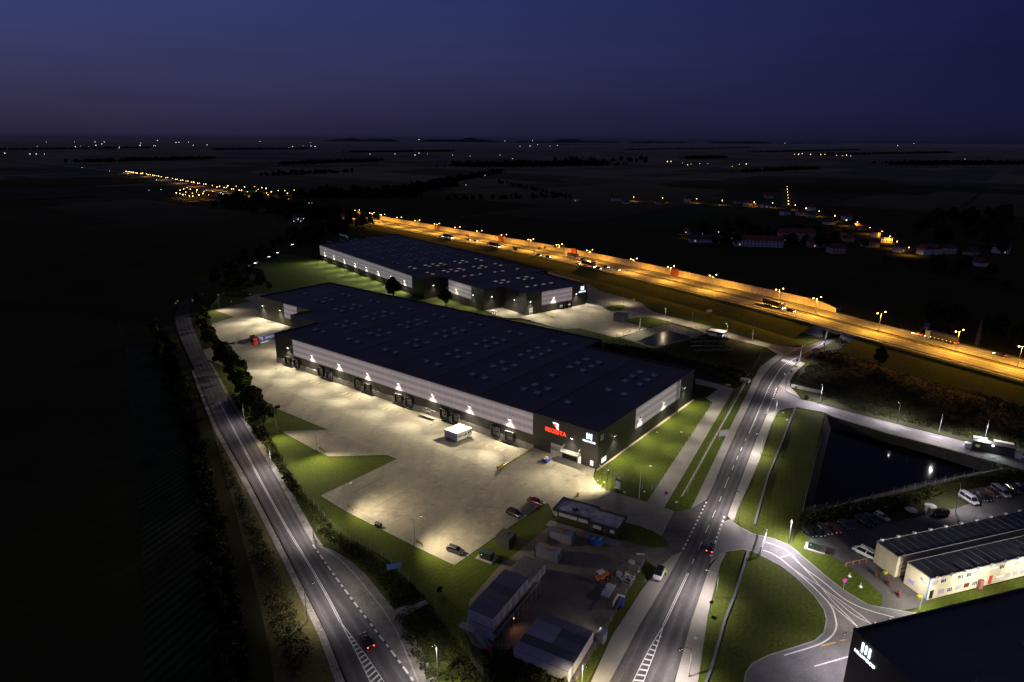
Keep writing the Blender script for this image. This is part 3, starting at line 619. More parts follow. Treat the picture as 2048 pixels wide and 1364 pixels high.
for off, ds in ((.5, None), (4.3, (4, 8)), (8.1, (4, 8)), (12.4, None), (16.6, None), (20.6, (4, 8)), (24.5, (4, 8)), (28.6, None)):
    pts = [hw_pt(i, off, .02) for i in range(0, n_)]; s = 0
    for a, b in zip(pts, pts[1:]):
        L_ = math.dist(a, b); m = max(1, int(L_/2))
        for k in range(m):
            if ds is None or ((s+k*2) % 12) < 4:
                pa = [x+(y-x)*k/m for x, y in zip(a, b)]; pb = [x+(y-x)*(k+1)/m for x, y in zip(a, b)]
                nx, ny = (pb[1]-pa[1]), -(pb[0]-pa[0]); l = math.hypot(nx, ny) or 1; nx *= .09/l; ny *= .09/l
                mb.face([(pa[0]-nx, pa[1]-ny, pa[2]), (pb[0]-nx, pb[1]-ny, pb[2]), (pb[0]+nx, pb[1]+ny, pb[2]), (pa[0]+nx, pa[1]+ny, pa[2])])
        s += L_
struct('road_markings', mb, M_MARK, fix=False)
# guard rails
def rail(off, label, i0, i1):
    root = thing('guard_rail', label, 'guard rail', hw_pt(i0, off)); o0 = Vector(hw_pt(i0, off)); mb = MB(); mp = MB()
    for i in range(i0, i1):
        a = Vector(hw_pt(i, off))-o0; b = Vector(hw_pt(i+1, off))-o0
        mb.face([a+Vector((0, 0, .45)), b+Vector((0, 0, .45)), b+Vector((0, 0, .8)), a+Vector((0, 0, .8))])
        k = max(1, int((b-a).length/4))
        for j in range(k):
            p = a+(b-a)*j/k; mp.box(p.x-.05, p.x+.05, p.y-.05, p.y+.05, p.z, p.z+.75)
    mb.build('rail_beam', M_STEEL, root, fix=False); tag(mp.build('rail_support', M_STEEL, root), kind='stuff')
rail(14.1, 'grey crash rail along the motorway median, side toward the warehouses', 0, 170)
rail(14.9, 'grey crash rail along the motorway median, side toward the noise wall', 0, 170)
rail(-.3, 'grey crash rail on the near edge of the motorway above the grass bank', 0, 170)
# bridge over the main road
root = thing('road_bridge', 'concrete underpass bridge carrying the orange lit motorway over the main road', 'bridge', hw_pt(ib, 14.5))
o0 = Vector(root.location); mb = MB(); mb2 = MB(); mb3 = MB()
i0, i1 = GAP[0]-1, GAP[1]+1
def hp(i, o, z): return Vector(hw_pt(i, o, z))-o0
for i in range(i0, i1):
    for oa, ob, za, zb in ((-1, -1, -1.25, .1), (30, 30, -1.25, .1)): mb.face([hp(i, oa, za), hp(i+1, oa, za), hp(i+1, oa, zb), hp(i, oa, zb)])
    mb.face([hp(i, -1, -1.25), hp(i+1, -1, -1.25), hp(i+1, 30, -1.25), hp(i, 30, -1.25)])
    for o in (-1, 30): mb.face([hp(i, o, .1), hp(i+1, o, .1), hp(i+1, o+(.5 if o < 0 else -.5), .1), hp(i, o+(.5 if o < 0 else -.5), .1)])
mb.build('deck', M_CONCW, root, fix=False)
d_, n_v = hw_frame(ib); wid = 5.2
cx, cy = G(1704, 672); cc_ = Vector((cx, cy, 0))-o0; zt = HWN[ib][2]-1.25-o0.z
i_c, off_c = hw_near(cx, cy); cen = Vector(hw_pt(ib, -1))-o0; cen.z = 0
along = d_.to_3d(); nn = n_v.to_3d()
cen = cen+along*((cc_-cen).to_2d().dot(d_))
for s in (-1, 1):
    e = cen+along*(s*wid); far = e+nn*31
    mb2.obox(((e+far)/2+along*(s*.5)+Vector((0, 0, -o0.z+(zt+o0.z)/2)))[:], (1.0, 31, zt+o0.z), math.atan2(along.y, along.x))
    # wing walls sloping down along the bank
    w0 = e+along*(s*.6)-nn*.2; w1 = w0+along*(s*13)-nn*2.0; zb = -o0.z
    mb3 = MB(); mb3.face([(w0.x, w0.y, zb), (w1.x, w1.y, zb), (w1.x, w1.y, zb+4.4), (w0.x, w0.y, zt)]); mb3.build('wing_wall', mat('pale_concrete', (0.4, 0.39, 0.42), 0.85, layers=((0.6, 5, (0.3, 0.29, 0.3), 0.45, 0.7),)), root, fix=False)
mb2.build('abutment', M_CONCW, root)
mb = MB(); mb.obox((0, 0, 0), (7.5, .15, .5)); e = cen-nn*.15; mb.build('height_marker', M_YB2, root, (e.x, e.y, zt-.05-.35), math.atan2(along.y, along.x))
# noise wall
mb = MB(); pl = MB(); mbt = []
xa, ya = G(1663, 628, 5); ia, _ = hw_near(xa, ya); xb_, yb_ = G(744, 440, 2); ibb, _ = hw_near(xb_, yb_)
root = thing('noise_wall', 'long orange lit noise wall of panels along the far side of the motorway', 'noise wall', hw_pt(ia, 31.5)); o0 = Vector(root.location)
pts = [Vector(hw_pt(i, 31.5)) for i in range(ia, ibb+1)]; rs = [Vector(p) for p in resample([tuple(p) for p in pts], 108)]
for k, (a, b) in enumerate(zip(rs, rs[1:])):
    a2, b2 = a-o0, b-o0; ha = 4.3 if k > 2 else (2.2, 3.3, 4.0)[k]; hb = 4.3 if k > 1 else (3.3, 4.0)[k]
    d = (b2-a2).normalized(); nn_ = Vector((d.y, -d.x, 0))*.09; a3 = a2+d*.12; b3 = b2-d*.12
    for s in (-1, 1): mb.face([a3+nn_*s+Vector((0, 0, -.4)), b3+nn_*s+Vector((0, 0, -.4)), b3+nn_*s+Vector((0, 0, hb)), a3+nn_*s+Vector((0, 0, ha))])
    mb.face([a3-nn_+Vector((0, 0, ha)), b3-nn_+Vector((0, 0, hb)), b3+nn_+Vector((0, 0, hb)), a3+nn_+Vector((0, 0, ha))])
    pl.obox((a2+Vector((0, 0, ha/2-.2)))[:], (.24, .24, ha+.4), math.atan2(d.y, d.x))
mb.build('panel', mat('noise_panels', (0.62, 0.55, 0.46), 0.85, layers=((0.4, 4, (0.5, 0.43, 0.36), 0.4, 0.65),), world=True), root, fix=False)
tag(pl.build('post', M_CONCW, root), kind='stuff')
for (u, v) in ((1362, 551), (1147, 509), (979, 480), (847, 458)):
    i, _ = hw_near(*G(u, v, 4)); p = Vector(hw_pt(i, 31.2))-o0; d, _n = hw_frame(i)
    MB().obox((0, 0, 2.4), (7, 1.0, 5.4)).build('brick_bay', mat('red_panel', (0.36, 0.09, 0.05), 0.8), root, p, math.atan2(d.y, d.x))
# ================================================================== BUILDINGS
L_WHITE = lamp_mat('lens_white', (1.0, 0.97, 0.9), 9.0)
L_SIGNW = lamp_mat('sign_white', (0.80, 0.88, 1.0), 2.6, True)
L_SIGNR = lamp_mat('sign_red', (1.0, 0.05, 0.018), 2.6, True)
L_SIGNR2 = lamp_mat('sign_red_core', (1.0, 0.28, 0.1), 1.6)
L_WIN = lamp_mat('lit_window', (1.0, 0.97, 0.88), 1.3, True)
L_SODIUM = lamp_mat('lens_sodium', (1.0, 0.55, 0.16), 16.0)
L_FAR = lamp_mat('lens_far', (1.0, 0.62, 0.25), 6.0)
L_FARW = lamp_mat('lens_far_white', (1.0, 0.93, 0.8), 3.6)
L_HEAD = lamp_mat('headlight_on', (1.0, 0.95, 0.88), 22.0)
L_TAIL = lamp_mat('taillight_on', (1.0, 0.05, 0.04), 7.0)
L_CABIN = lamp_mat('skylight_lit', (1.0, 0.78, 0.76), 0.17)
M_SKYL = mat('skylight_dome', (0.42, 0.40, 0.46), 0.25); M_CURB = mat('skylight_curb', (0.30, 0.29, 0.33), 0.5)
WARM = (1.0, 0.86, 0.62); COOL = (1.0, 0.93, 0.82)
WPOW = 12500

def wall_lamp_mesh():
    a = MB(); a.obox((-.3, 0, .05), (.62, .8, .12), 0, 0, 0).box(-.12, 0, -.3, .3, -.4, -.01); b = MB(); b.loft([[(-.62, -.36, -.02), (-.62, .36, -.02), (-.30, .36, -.34), (-.30, -.36, -.34)], [(-.58, -.34, .0), (-.58, .34, .0), (-.26, .34, -.32), (-.26, -.34, -.32)]])
    return a.mesh('wall_lamp', M_DSTEEL), b.mesh('lens', L_WHITE)
ME_WL = wall_lamp_mesh()
def wall_lamp(root, x, y, z, rz, power=WPOW, col=WARM):
    "lamp on a wall whose outward normal is local -X turned by rz"
    o = put('wall_lamp', ME_WL[0], root, (x, y, z), rz); put('lens', ME_WL[1], o)
    w = root.rotation_euler.z+rz; rm = Matrix.Rotation(root.rotation_euler.z, 4, 'Z'); p = Vector(root.location)+rm @ Vector((x, y, z))
    nrm = Vector((-math.cos(w), -math.sin(w), 0))
    spot(p+nrm*.7+Vector((0, 0, -.38)), nrm*.72+Vector((0, 0, -1)), power*.75, col, 138, 0.8, 0.18, root)
    if power > 2000: spot(p+nrm*.75+Vector((0, 0, -.25)), nrm*4.2+Vector((0, 0, -1)), power*1.9, col, 74, 1.0, .18, root)
    spot(p+nrm*.55+Vector((0, 0, -.40)), -nrm*.1+Vector((0, 0, -1)), max(60, min(95, power*.012)), COOL, 150, 1.0, .12, root)
    return o
# dock door meshes: shelter frame, door, leveller pit, bumpers
def dock_meshes():
    f = MB()
    for y in (-1.75, 1.45): f.box(-.75, 0, y, y+.3, 1.1, 4.6)
    f.box(-.75, 0, -1.45, 1.45, 4.1, 4.6)
    e = MB()
    for y in (-1.80, 1.70): e.box(-.80, -.752, y, y+.10, 1.1, 4.65)
    e.box(-.80, -.752, -1.70, 1.70, 4.55, 4.65)
    d = MB(); d.box(-.08, .02, -1.45, 1.45, 1.25, 4.1)
    w = MB(); w.box(-.10, -.081, -.9, .9, 2.6, 3.0)
    p = MB(); p.box(-.55, 0, -1.3, 1.3, 0.45, 1.22)
    return f.mesh('dock_shelter', M_BLACK), e.mesh('shelter_edge', mat('shelter_edge', (0.5, 0.48, 0.42), 0.6)), d.mesh('dock_door', mat('dock_door', (0.3, 0.3, 0.31), 0.5)), w.mesh('window', M_GLASS), p.mesh('dock_leveller', M_DSTEEL)
ME_DK = dock_meshes()
def dock(root, x, y, z, rz=0, lit=False):
    s = put('dock_shelter', ME_DK[0], root, (x, y, z), rz); put('shelter_edge', ME_DK[1], s)
    d = put('dock_door', ME_DK[2], root, (x, y, z), rz); put('window', ME_DK[3], d)
    if lit:
        b = MB()
        for k in (-.7, 0, .7): b.box(-.12, -.101, k-.22, k+.22, 2.65, 2.95)
        b.build('lit_pane', L_WIN, d)
    put('dock_leveller', ME_DK[4], root, (x, y, z), rz)
def sky_mesh(kind, lit=False):
    b = MB(); b.box(-1.25, 1.25, -1.1, 1.1, 0, .45, 0)
    b.loft([[(-1.2, -1.05, .45), (1.2, -1.05, .45), (1.2, 1.05, .45), (-1.2, 1.05, .45)], [(-.8, -.7, .68), (.8, -.7, .68), (.8, .7, .68), (-.8, .7, .68)]], 1)
    if kind: 
        b.box(-1.3, 1.3, 1.12, 1.18, .2, .95, 0); b.box(-1.3, 1.3, -1.18, -1.12, .2, .75, 0); b.box(-.18, .18, .75, 1.1, .5, 1.0, 2)
    return b.mesh('skylight', [M_CURB, L_CABIN if lit else M_SKYL, M_WHITE])
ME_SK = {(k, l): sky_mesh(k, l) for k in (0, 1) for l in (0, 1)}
def skylights(root, lst, zr, litf, camdist):
    lst = sorted(lst, key=camdist)
    for (f, d, k) in lst[:100]: put('skylight', ME_SK[(k, 1 if litf(f) else 0)], root, (d, f, zr))
    if lst[100:]:
        mb = MB()
        for (f, d, k) in lst[100:]:
            me = ME_SK[(k, 0)]; b = len(mb.v); mb.v += [(v.co.x+d, v.co.y+f, v.co.z+zr) for v in me.vertices]
            for p in me.polygons: mb.f.append(tuple(b+i for i in p.vertices)); mb.mi.append(p.material_index)
        tag(mb.build('skylight', [M_CURB, M_SKYL, M_WHITE], root, fix=False), kind='stuff')
def shell(root, foot, zw, mwall, mroof, z0=-1.6, plinth=0.0):
    "walls, roof with a parapet rim, coping"
    poly = [(d, f) for f, d in foot]; n = len(poly)
    mb = MB()
    for i in range(n):
        a, b = poly[i], poly[(i+1) % n]; mb.face([(*a, z0), (*b, z0), (*b, zw), (*a, zw)])
    mb.build('wall', mwall, root, fix=False)
    vs = [Vector(p) for p in poly]; ov, oe, of, *_ = delaunay_2d_cdt(vs, [(i, (i+1) % n) for i in range(n)], [], 0, 1e-4)
    mb = MB(); mb.v = [(p.x, p.y, zw-.55) for p in ov]
    for f in of:
        c = sum((ov[i] for i in f), Vector((0, 0)))/len(f)
        if inside(c, poly): mb.f.append(tuple(f)); mb.mi.append(0)
    rf = mb.build('roof', mroof, root, fix=False)
    mb = MB()
    area = sum(poly[i-1][0]*poly[i][1]-poly[i][0]*poly[i-1][1] for i in range(n)); sg = 1 if area > 0 else -1
    def offs(w):
        out = []
        for i in range(n):
            p0, p1, p2 = Vector(poly[i-1]), Vector(poly[i]), Vector(poly[(i+1) % n])
            d1 = (p1-p0).normalized(); d2 = (p2-p1).normalized(); n1 = Vector((-d1.y, d1.x))*sg; n2 = Vector((-d2.y, d2.x))*sg
            k = (n1+n2)/max(.3, 1+n1.dot(n2)); out.append(p1+k*w)
        return out
    o_, i_ = offs(-.06), offs(.35)
    for i in range(n):
        j = (i+1) % n
        mb.face([(*o_[i], zw-.18), (*o_[j], zw-.18), (*o_[j], zw+.04), (*o_[i], zw+.04)])
        mb.face([(*o_[i], zw+.04), (*o_[j], zw+.04), (*i_[j], zw+.04), (*i_[i], zw+.04)])
        mb.face([(*i_[i], zw+.04), (*i_[j], zw+.04), (*i_[j], zw-.6), (*i_[i], zw-.6)])
    mb.build('coping', M_TRIM, rf, fix=False)
def panel(root, f0, f1, d, z0, z1):
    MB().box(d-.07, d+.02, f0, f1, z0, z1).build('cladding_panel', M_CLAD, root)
def fit(me, w):
    xs = [v.co.x for v in me.vertices]; k = w/(max(xs)-min(xs))
    for v in me.vertices: v.co.x *= k; v.co.y *= k
def logo(root, size, name='logo_sign'):
    "the developer's sign: two bars, a split middle bar, and its name below; local XY plane = wall, returned as meshes"
    b = MB(); s = size
    for x in (-.95, .55): b.box(x*s, (x+.40)*s, .15*s, 2.05*s, -.06, .06)
    def blob(y0, y1):
        pts = [(-.2, y0), (.2, y0), (.2, y0+(y1-y0)*.75), (.1, y1), (-.1, y1), (-.2, y0+(y1-y0)*.75)]
        return [(x*s, y*s) for x, y in pts]
    b.prism(blob(1.25, 2.05), -.06, .06); b.prism([(x, (1.2*s)-(y-.15*s)) for x, y in blob(.28, 1.08)], -.06, .06)
    t = text_mesh('HILLWOOD', 1.0*s, .05, 'lettering')
    fit(t, 4.4*s)
    for v in t.vertices: v.co.y -= .62*s
    return b.mesh('emblem', L_SIGNW), t
def wall_sign(root, name, parts, x, y, z, rz):
    "meshes drawn in XY are stood up on a wall with outward normal local -X turned by rz"
    o = None
    for nm, me, m_ in parts:
        if m_: me.materials.clear(); me.materials.append(m_)
        k = put(nm, me, root if o is None else o)
        if o is None:
            m4 = Matrix.Translation((x, y, z)) @ Matrix.Rotation(rz, 4, 'Z') @ Matrix(((0, 0, -1, 0), (-1, 0, 0, 0), (0, 1, 0, 0), (0, 0, 0, 1)))
            k.matrix_local = m4; o = k
    return o
# ---------------------------------------------------------------- front warehouse
ZW = 12.15
wh1 = thing('warehouse', 'nearest big dark warehouse with pale banded cladding and the glowing red sign', 'warehouse', (*O1, 0), TH1)
shell(wh1, [(0, 0), (166.4, 0), (166.4, 23.2), (188.3, 23.2), (188.3, 35.3), (236.6, 35.3), (236.6, 83.4), (47.3, 83.4), (47.3, 71.2), (0, 71.2)], ZW, M_DARK, M_ROOF1)
mb = MB(); mb.box(-.12, .05, 23.6, 166.45, -1.6, 1.05); mb.build('plinth', M_CONCW, wh1)
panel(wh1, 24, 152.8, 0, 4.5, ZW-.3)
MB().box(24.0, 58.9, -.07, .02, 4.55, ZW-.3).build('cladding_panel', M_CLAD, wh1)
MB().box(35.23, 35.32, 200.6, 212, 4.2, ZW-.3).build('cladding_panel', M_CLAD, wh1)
for f in (9.0, 33.1, 50.7, 68.4, 86.2, 103.7, 121.3, 139.2, 156.3): wall_lamp(wh1, -.07, f, 7.9 if f < 10 else 7.5, 0, WPOW*(0.6 if f < 10 else 1.0))
for d in (9.8, 27.2, 45.0, 62.3): wall_lamp(wh1, d, -.07, 7.7, R(90), WPOW*.62, (1.0, 0.9, 0.7))
for f in (215.5, 231.5): wall_lamp(wh1, 35.2, f, 7.8, 0, WPOW*1.15)
wall_lamp(wh1, 23.1, 178, 7.8, 0, WPOW)
for f in (157, 150.7, 133.5, 127.8, 110, 104, 86.2, 80.6, 62.7, 56.9, 39, 33): dock(wh1, -.13, f, -1.4)
for f in (180, 184.5): dock(wh1, 23.1, f, -1.4)
for f in (15,): pass
rows = [15.21, 26.93, 32.93, 44.6, 50.61, 56.43, 68.32]
sk = []
for i in range(10):
    for j in (0, 1):
        f = 9.24+23.66*i+5.96*j
        rr = {0: [2, 3, 4, 5], 1: [0, 2, 3, 4, 5] if j else [0, 3, 4, 5], 7: [3, 4, 5, 6], 8: [4, 5, 6], 9: [5] if j == 0 else []}.get(i, range(7))
        for r_ in rr: sk.append((f, rows[r_], 1 if (r_ in (0, 6) or (r_ in (2, 4)) == bool(j)) else 0))
sk += [(20.2, 14.7, 1), (32.4, 20.7, 1), (38.4, 20.9, 0)]
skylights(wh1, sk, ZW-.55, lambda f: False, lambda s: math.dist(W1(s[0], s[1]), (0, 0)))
for i in range(1, 10): # roof vents near the back parapet
    MB().tube((81 if i > 2 else 69, 23.66*i-3, ZW-.55), (81 if i > 2 else 69, 23.66*i-3, ZW+.5), .14).build('vent_pipe', M_STEEL, wh1)
wall_lamp(wh1, 12, 166.5, 7.8, R(-90), 5200)  # added unseen lamp on the end wall, brightens the side of the lorry
for f, d in ((7, 3.0), (6, 4.5), (5, 2.6), (9, 3.6), (3, 6.8), (1.8, 3.4)): MB().box(d-.15, d+.15, f-.15, f+.15, ZW-.55, ZW+.1).build('roof_unit', M_STEEL, wh1)
# entrance corner
MB().box(-.10, .02, 12.6, 16.8, 0, 3.9).build('loading_door', mat('door_grey', (0.42, 0.39, 0.42), 0.5), wh1)
ld = [o for o in kids(wh1) if o.name.startswith('loading_door')][0]
for k in (13.4, 14.7, 16.0): MB().box(-.12, -.101, k-.28, k+.28, 1.75, 2.05).build('pane', M_GLASS, ld)
MB().box(-2.4, -.02, 5.6, 12.2, 3.05, 3.35).build('canopy', mat('canopy_metal', (0.10, 0.105, 0.1), 0.6), wh1)
for f in (6.0, 11.8): MB().tube((-2.2, f, 3.35), (-.02, f, 4.9), .05).build('canopy_stay', M_STEEL, wh1)
MB().box(-.06, .02, 5.7, 6.7, .1, 2.6).build('glass_door', L_WIN, wh1); 
mb = MB()
for f in (5.6, 6.2, 6.8): mb.box(-.1, -.061, f-.07, f+.07, 0, 3)
mb.build('door_frame', M_DSTEEL, wh1)
MB().box(-.05, .02, 7.3, 12.2, .2, 2.9).build('window', M_GLASS, wh1)
MB().box(-.05, .02, 1.3, 2.4, .75, 2.4).build('window', L_WIN, wh1)
for d in (2.6, 3.6, 4.6): MB().box(d, d+.85, -.05, .02, 1.0, 2.6).build('window', L_WIN, wh1)
MB().box(55.2, 56.2, -1.0, -.05, 0, 12.6).build('access_ladder', mat('ladder_cage', (0.25, 0.25, 0.27), 0.5, 0.5, alpha=0.45), wh1)
mb = MB(); mb.box(-3.2, -.2, 5.0, 13.0, 0.0, .14); mb.build('entrance_step', M_CONCW, wh1)
t = text_mesh('C', 1.3, .01); wall_sign(wh1, 'letter_sign', [('letter_sign', MB().box(-.85, .85, -.85, .85, -.05, .05).mesh('letter_sign', M_WHITE), None)], 2.2, -.07, 9.9, R(90))
k = put('letter', t, wh1); t.materials.append(M_BLACK); k.matrix_local = Matrix.Translation((2.2, -.14, 9.85)) @ Matrix.Rotation(R(90), 4, 'Z') @ Matrix(((0, 0, -1, 0), (-1, 0, 0, 0), (0, 1, 0, 0), (0, 0, 0, 1)))
em, lt = logo(wh1, 1.0)
for v in lt.vertices: v.co *= 1.0
wall_sign(wh1, 'logo_sign', [('logo_sign', em, None), ('lettering', lt, L_SIGNW)], -.12, 3.05, 8.95, 0)
# red sign: lettering and the winged R emblem
t = text_mesh('REGESTA', 2.05, .06, 'red_lettering', 1.0); fit(t, 7.7)
s = wall_sign(wh1, 'red_sign', [('red_lettering', t, L_SIGNR)], -.14, 15.2, 8.05, 0)
em = MB()
em.prism([(-1.35, 1.0), (.55, 1.0), (.95, .62), (.95, .18), (.62, -.1), (.98, -.95), (.42, -.95), (.12, -.2), (-.15, -.2), (.0, .12), (.42, .18), (.46, .5), (.3, .62), (-.95, .62)], -.06, .06, 0)
em.prism([(-1.1, .5), (-.3, .5), (.42, -.95), (.25, -1.05)], -.06, .06, 1)
wall_sign(wh1, 'emblem', [('emblem', em.mesh('emblem', [L_SIGNW, L_SIGNR]), None)], -.14, 15.0, 10.1, 0)
# ---------------------------------------------------------------- rear warehouse
ZW2 = 12.6
wh2 = thing('warehouse', 'farther dark warehouse with a row of wall lamps and pink lit skylights near the motorway', 'warehouse', (*O2, 0), TH2)
shell(wh2, [(0, 0), (23, 0), (23, -13.4), (69, -13.4), (69, -26.8), (238.5, -26.8), (262, 51), (262, 54), (47.2, 54), (47.2, 46), (0, 46)], ZW2, M_DARK, M_ROOF2, -.3)
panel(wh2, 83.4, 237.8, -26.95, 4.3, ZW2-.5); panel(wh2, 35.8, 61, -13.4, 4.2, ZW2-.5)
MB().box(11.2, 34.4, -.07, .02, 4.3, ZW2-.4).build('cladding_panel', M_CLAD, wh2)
for f in (93, 112, 131, 150, 169.8, 188.8, 209, 227.4): wall_lamp(wh2, -27.05, f, 7.5, 0, WPOW*.75, (1, .93, .78))
for f, d in ((248, -26),): pass
for f in (52, 33.2): wall_lamp(wh2, -13.5, f, 7.6, 0, WPOW*.4)
wall_lamp(wh2, 10.6, 23.08, 7.4, R(0), 1)  if False else None
wall_lamp(wh2, -.08, 10.6, 7.2, 0, WPOW*.5)
for d in (2.5, 20, 37.6): wall_lamp(wh2, d, -.07, 7.8, R(90), WPOW*.75)
wall_lamp(wh2, -20, 68.9, 7.9, R(90), WPOW*.3); wall_lamp(wh2, -8, 22.9, 7.9, R(90), WPOW*.3)
for d in (26, 32.3): dock(wh2, d, -.1, -.9, R(90), True)
MB().box(1.8, 4.6, -.08, .02, 0, 3.9).build('loading_door', MATS['door_grey'], wh2)
mb = MB()
for k in (2.3, 3.2, 4.1): mb.box(k-.22, k+.22, -.11, -.081, 1.6, 2.0)
mb.build('lit_pane', L_WIN, [o for o in kids(wh2) if o.name.startswith('loading_door')][0])
sk = [(14, d, 1) for d in (12, 18.2, 24.5, 30.5)]+[(31.6, d, 1) for d in (5.8, 11.1, 23.9, 29.9)]+[(37.8, d, 0) for d in (5.8, 11.6, 23.2, 29.7)]+[(61.3, d, 1) for d in (-1.2, 4.6, 10.9, 22.6, 28.8, 41)]
for i in range(8):
    for j in (0, 1):
        for r_, d in enumerate((-14, -2.2, 4, 10, 22, 28, 40)): sk.append((79.2+23.8*i+6*j, d, (r_+j) % 2))
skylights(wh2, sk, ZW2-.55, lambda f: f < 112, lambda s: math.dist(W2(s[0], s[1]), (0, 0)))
em, lt = logo(wh2, 1.25); wall_sign(wh2, 'logo_sign', [('logo_sign', em, None), ('lettering', lt, L_SIGNW)], 42.6, -.12, 9.0, R(90))
for (x, y, rz) in ((50.5, 47.0, R(90)), (-26.95, 237.0, 0)): 
    o = wall_sign(wh2, 'letter_sign', [('letter_sign', MB().box(-1, 1, -1, 1, -.05, .05).mesh('letter_sign', M_WHITE), None)], x, y, 10.6, rz)
rb = thing('roof_billboard', 'dark banner frame with pale markings standing behind the far end of the rear warehouse', 'billboard', W2(262.5, 5), TH2)
MB().box(-.1, .1, -12, 12, 12.8, 16.2).build('board', M_DSTEEL, rb); mb = MB()
random.seed(5)
for x, w, z in ((8, 2.4, 14.6), (4.6, 2.0, 14.3), (1, 1.2, 14.5), (-3.6, 3.2, 15.0), (-5.6, 4.6, 14.0)): mb.box(-.14, -.101, x-w/2-1, x+w/2, z-.45, z+.45)
mb.build('markings', mat('grey_lettering', (0.5, 0.5, 0.52), 0.6, emit=((.8, .8, 1), .06)), rb)
for y in (-9, 0, 9): MB().tube((0.1, y, 0), (0.1, y, 12.8), .2).build('post', M_STEEL, rb)
# ---------------------------------------------------------------- near warehouse at the corner
TH3 = R(16.6); O3 = G(1707, 1258, 12.2)
wh3 = thing('warehouse', 'closest warehouse, black roof and wall with white lit sign, cut by the frame', 'warehouse', (*O3, 0), TH3)
shell(wh3, [(0, 0), (-60, 0), (-60, 90), (0, 90)], 12.2, M_DARK, M_ROOF1, -.2)
em, lt = logo(wh3, 1.02); wall_sign(wh3, 'logo_sign', [('logo_sign', em, None), ('lettering', lt, L_SIGNW)], -.12, -3.35, 9.35, 0)
for d in (14, 30, 46, 62): wall_lamp(wh3, d, .07, 8.2, R(-90), 6500, (1, .93, .78))
random.seed(2)
for k in range(10):
    x, y = random.uniform(8, 50), random.uniform(-16, -3)
    MB().box(x-.15, x+.15, y-.15, y+.15, 11.65, 12.0).tube((x, y, 12), (x, y, 12.35), .08).build('roof_unit', M_STEEL, wh3)
# ---------------------------------------------------------------- gatehouses
def gatehouse(name, label, o, th, parts, hw, over):
    "parts: (x0, x1, y0, y1) boxes side by side"
    g = thing(name, label, 'gatehouse', (*o, 0), th); wl = MB(); r = MB(); p = MB(); n = len(parts)
    for k, (x0, x1, y0, y1) in enumerate(parts):
        wl.box(x0, x1, y0, y1, 0, hw-.002*k)
        a = x0-(over if k == 0 else 0); b = x1+(over if k == n-1 else 0); c = y0-over; d = y1+over
        r.box(a+.02*k, b, c, d, hw+.002*k, hw+.2+.01*k)
        p.box(a-.02, b+.02, c-.02, c+.22, hw-.15, hw+.62-.02*k); p.box(a-.02, b+.02, d-.22, d+.02, hw-.15, hw+.62-.02*k)
        if k == 0: p.box(a-.02, a+.22, c+.22, d-.22, hw-.15, hw+.618)
        if k == n-1: p.box(b-.22, b+.02, c+.22, d-.22, hw-.15, hw+.598)
        if k: p.box(a-.11, a+.11, c+.22, parts[k-1][2]-over-.02, hw-.15, hw+.59); p.box(a-.11, a+.11, d+.02, parts[k-1][3]+over-.22, hw-.15, hw+.59)
    wl.build('wall', M_DARK, g)
    rf = r.build('roof', mat('flat_roof', (0.62, 0.58, 0.55), 0.75, layers=((0.7, 5, (0.36, 0.34, 0.33), 0.4, 0.65),)), g)
    p.build('parapet', mat('parapet_dark', (0.03, 0.03, 0.04), 0.45), rf)
    return g, rf
O_G = G(1111, 1044)
gh, rf = gatehouse('gatehouse', 'dark flat-roofed gatehouse with long blind windows at the main gate of the yard', O_G, R(-28.6), [(0, 9.6, .9, 5.6), (9.6, 16.4, 0, 4.7)], 3.3, .9)
for x0, x1, m_ in ((.5, 5.6, M_PANEW), (5.9, 8.6, M_PANEW), (10.4, 12.6, M_PANEW), (14.9, 16.0, M_PANEW)):
    MB().box(x0, x1, (.86 if x1 < 9 else -.04), (.92 if x1 < 9 else .02), 1.6, 2.7).build('window', m_, gh)
for x0 in (9.65, 13.3): MB().box(x0, x0+.7, -.05, .02, .1, 2.3).build('door', mat('door_dark', (0.06, 0.07, 0.08), .4), gh)
MB().box(1, 8.6, 5.59, 5.65, 1.2, 2.6).build('window', M_GLASS, gh); MB().box(10.6, 15.4, 4.69, 4.75, 1.2, 2.6).build('window', M_GLASS, gh)
MB().box(-1.5, 18, -2.6, -.05, .0, .16).build('apron_slab', M_PAVE, gh)
for x, y in ((3.9, 2.3), (4.6, 2.6), (4.4, 1.9), (5.1, 2.2)): MB().box(x-.25, x+.25, y-.15, y+.15, 3.55, 4.25).build('roof_unit', M_DSTEEL, gh)
for x, y, h_ in ((2.4, .8, 1.2), (6.6, 2.2, 1.1), (9.5, 2.4, 1.4), (11.6, 2.6, 2.0), (11.4, 2.5, 1.2), (11.8, 2.3, .9)): MB().tube((x, y, 3.55), (x, y, 3.55+h_), .07).build('roof_pipe', M_STEEL, gh)
O_G2 = G(1415, 674)
gh2, rf2 = gatehouse('gatehouse', 'small dark gatehouse with pale flat roof beside the rear yard drive', O_G2, R(-38), [(0, 7.2, 0, 5.0)], 3.1, 1.0)
MB().box(.4, 4.8, -.04, .02, 1.1, 2.5).build('window', mat('blind_bright', (0.4, 0.38, 0.46), .4, emit=((.7, .7, .9), .03)), gh2)
MB().box(5.4, 6.7, -.04, .02, 1.2, 2.3).build('window', M_PANEW, gh2)
MB().box(7.2, 7.24, .8, 3.6, 1.2, 2.4).build('window', mat('cool_window', (.1, .1, .1), .4, emit=((.6, .75, 1), .9)), gh2)
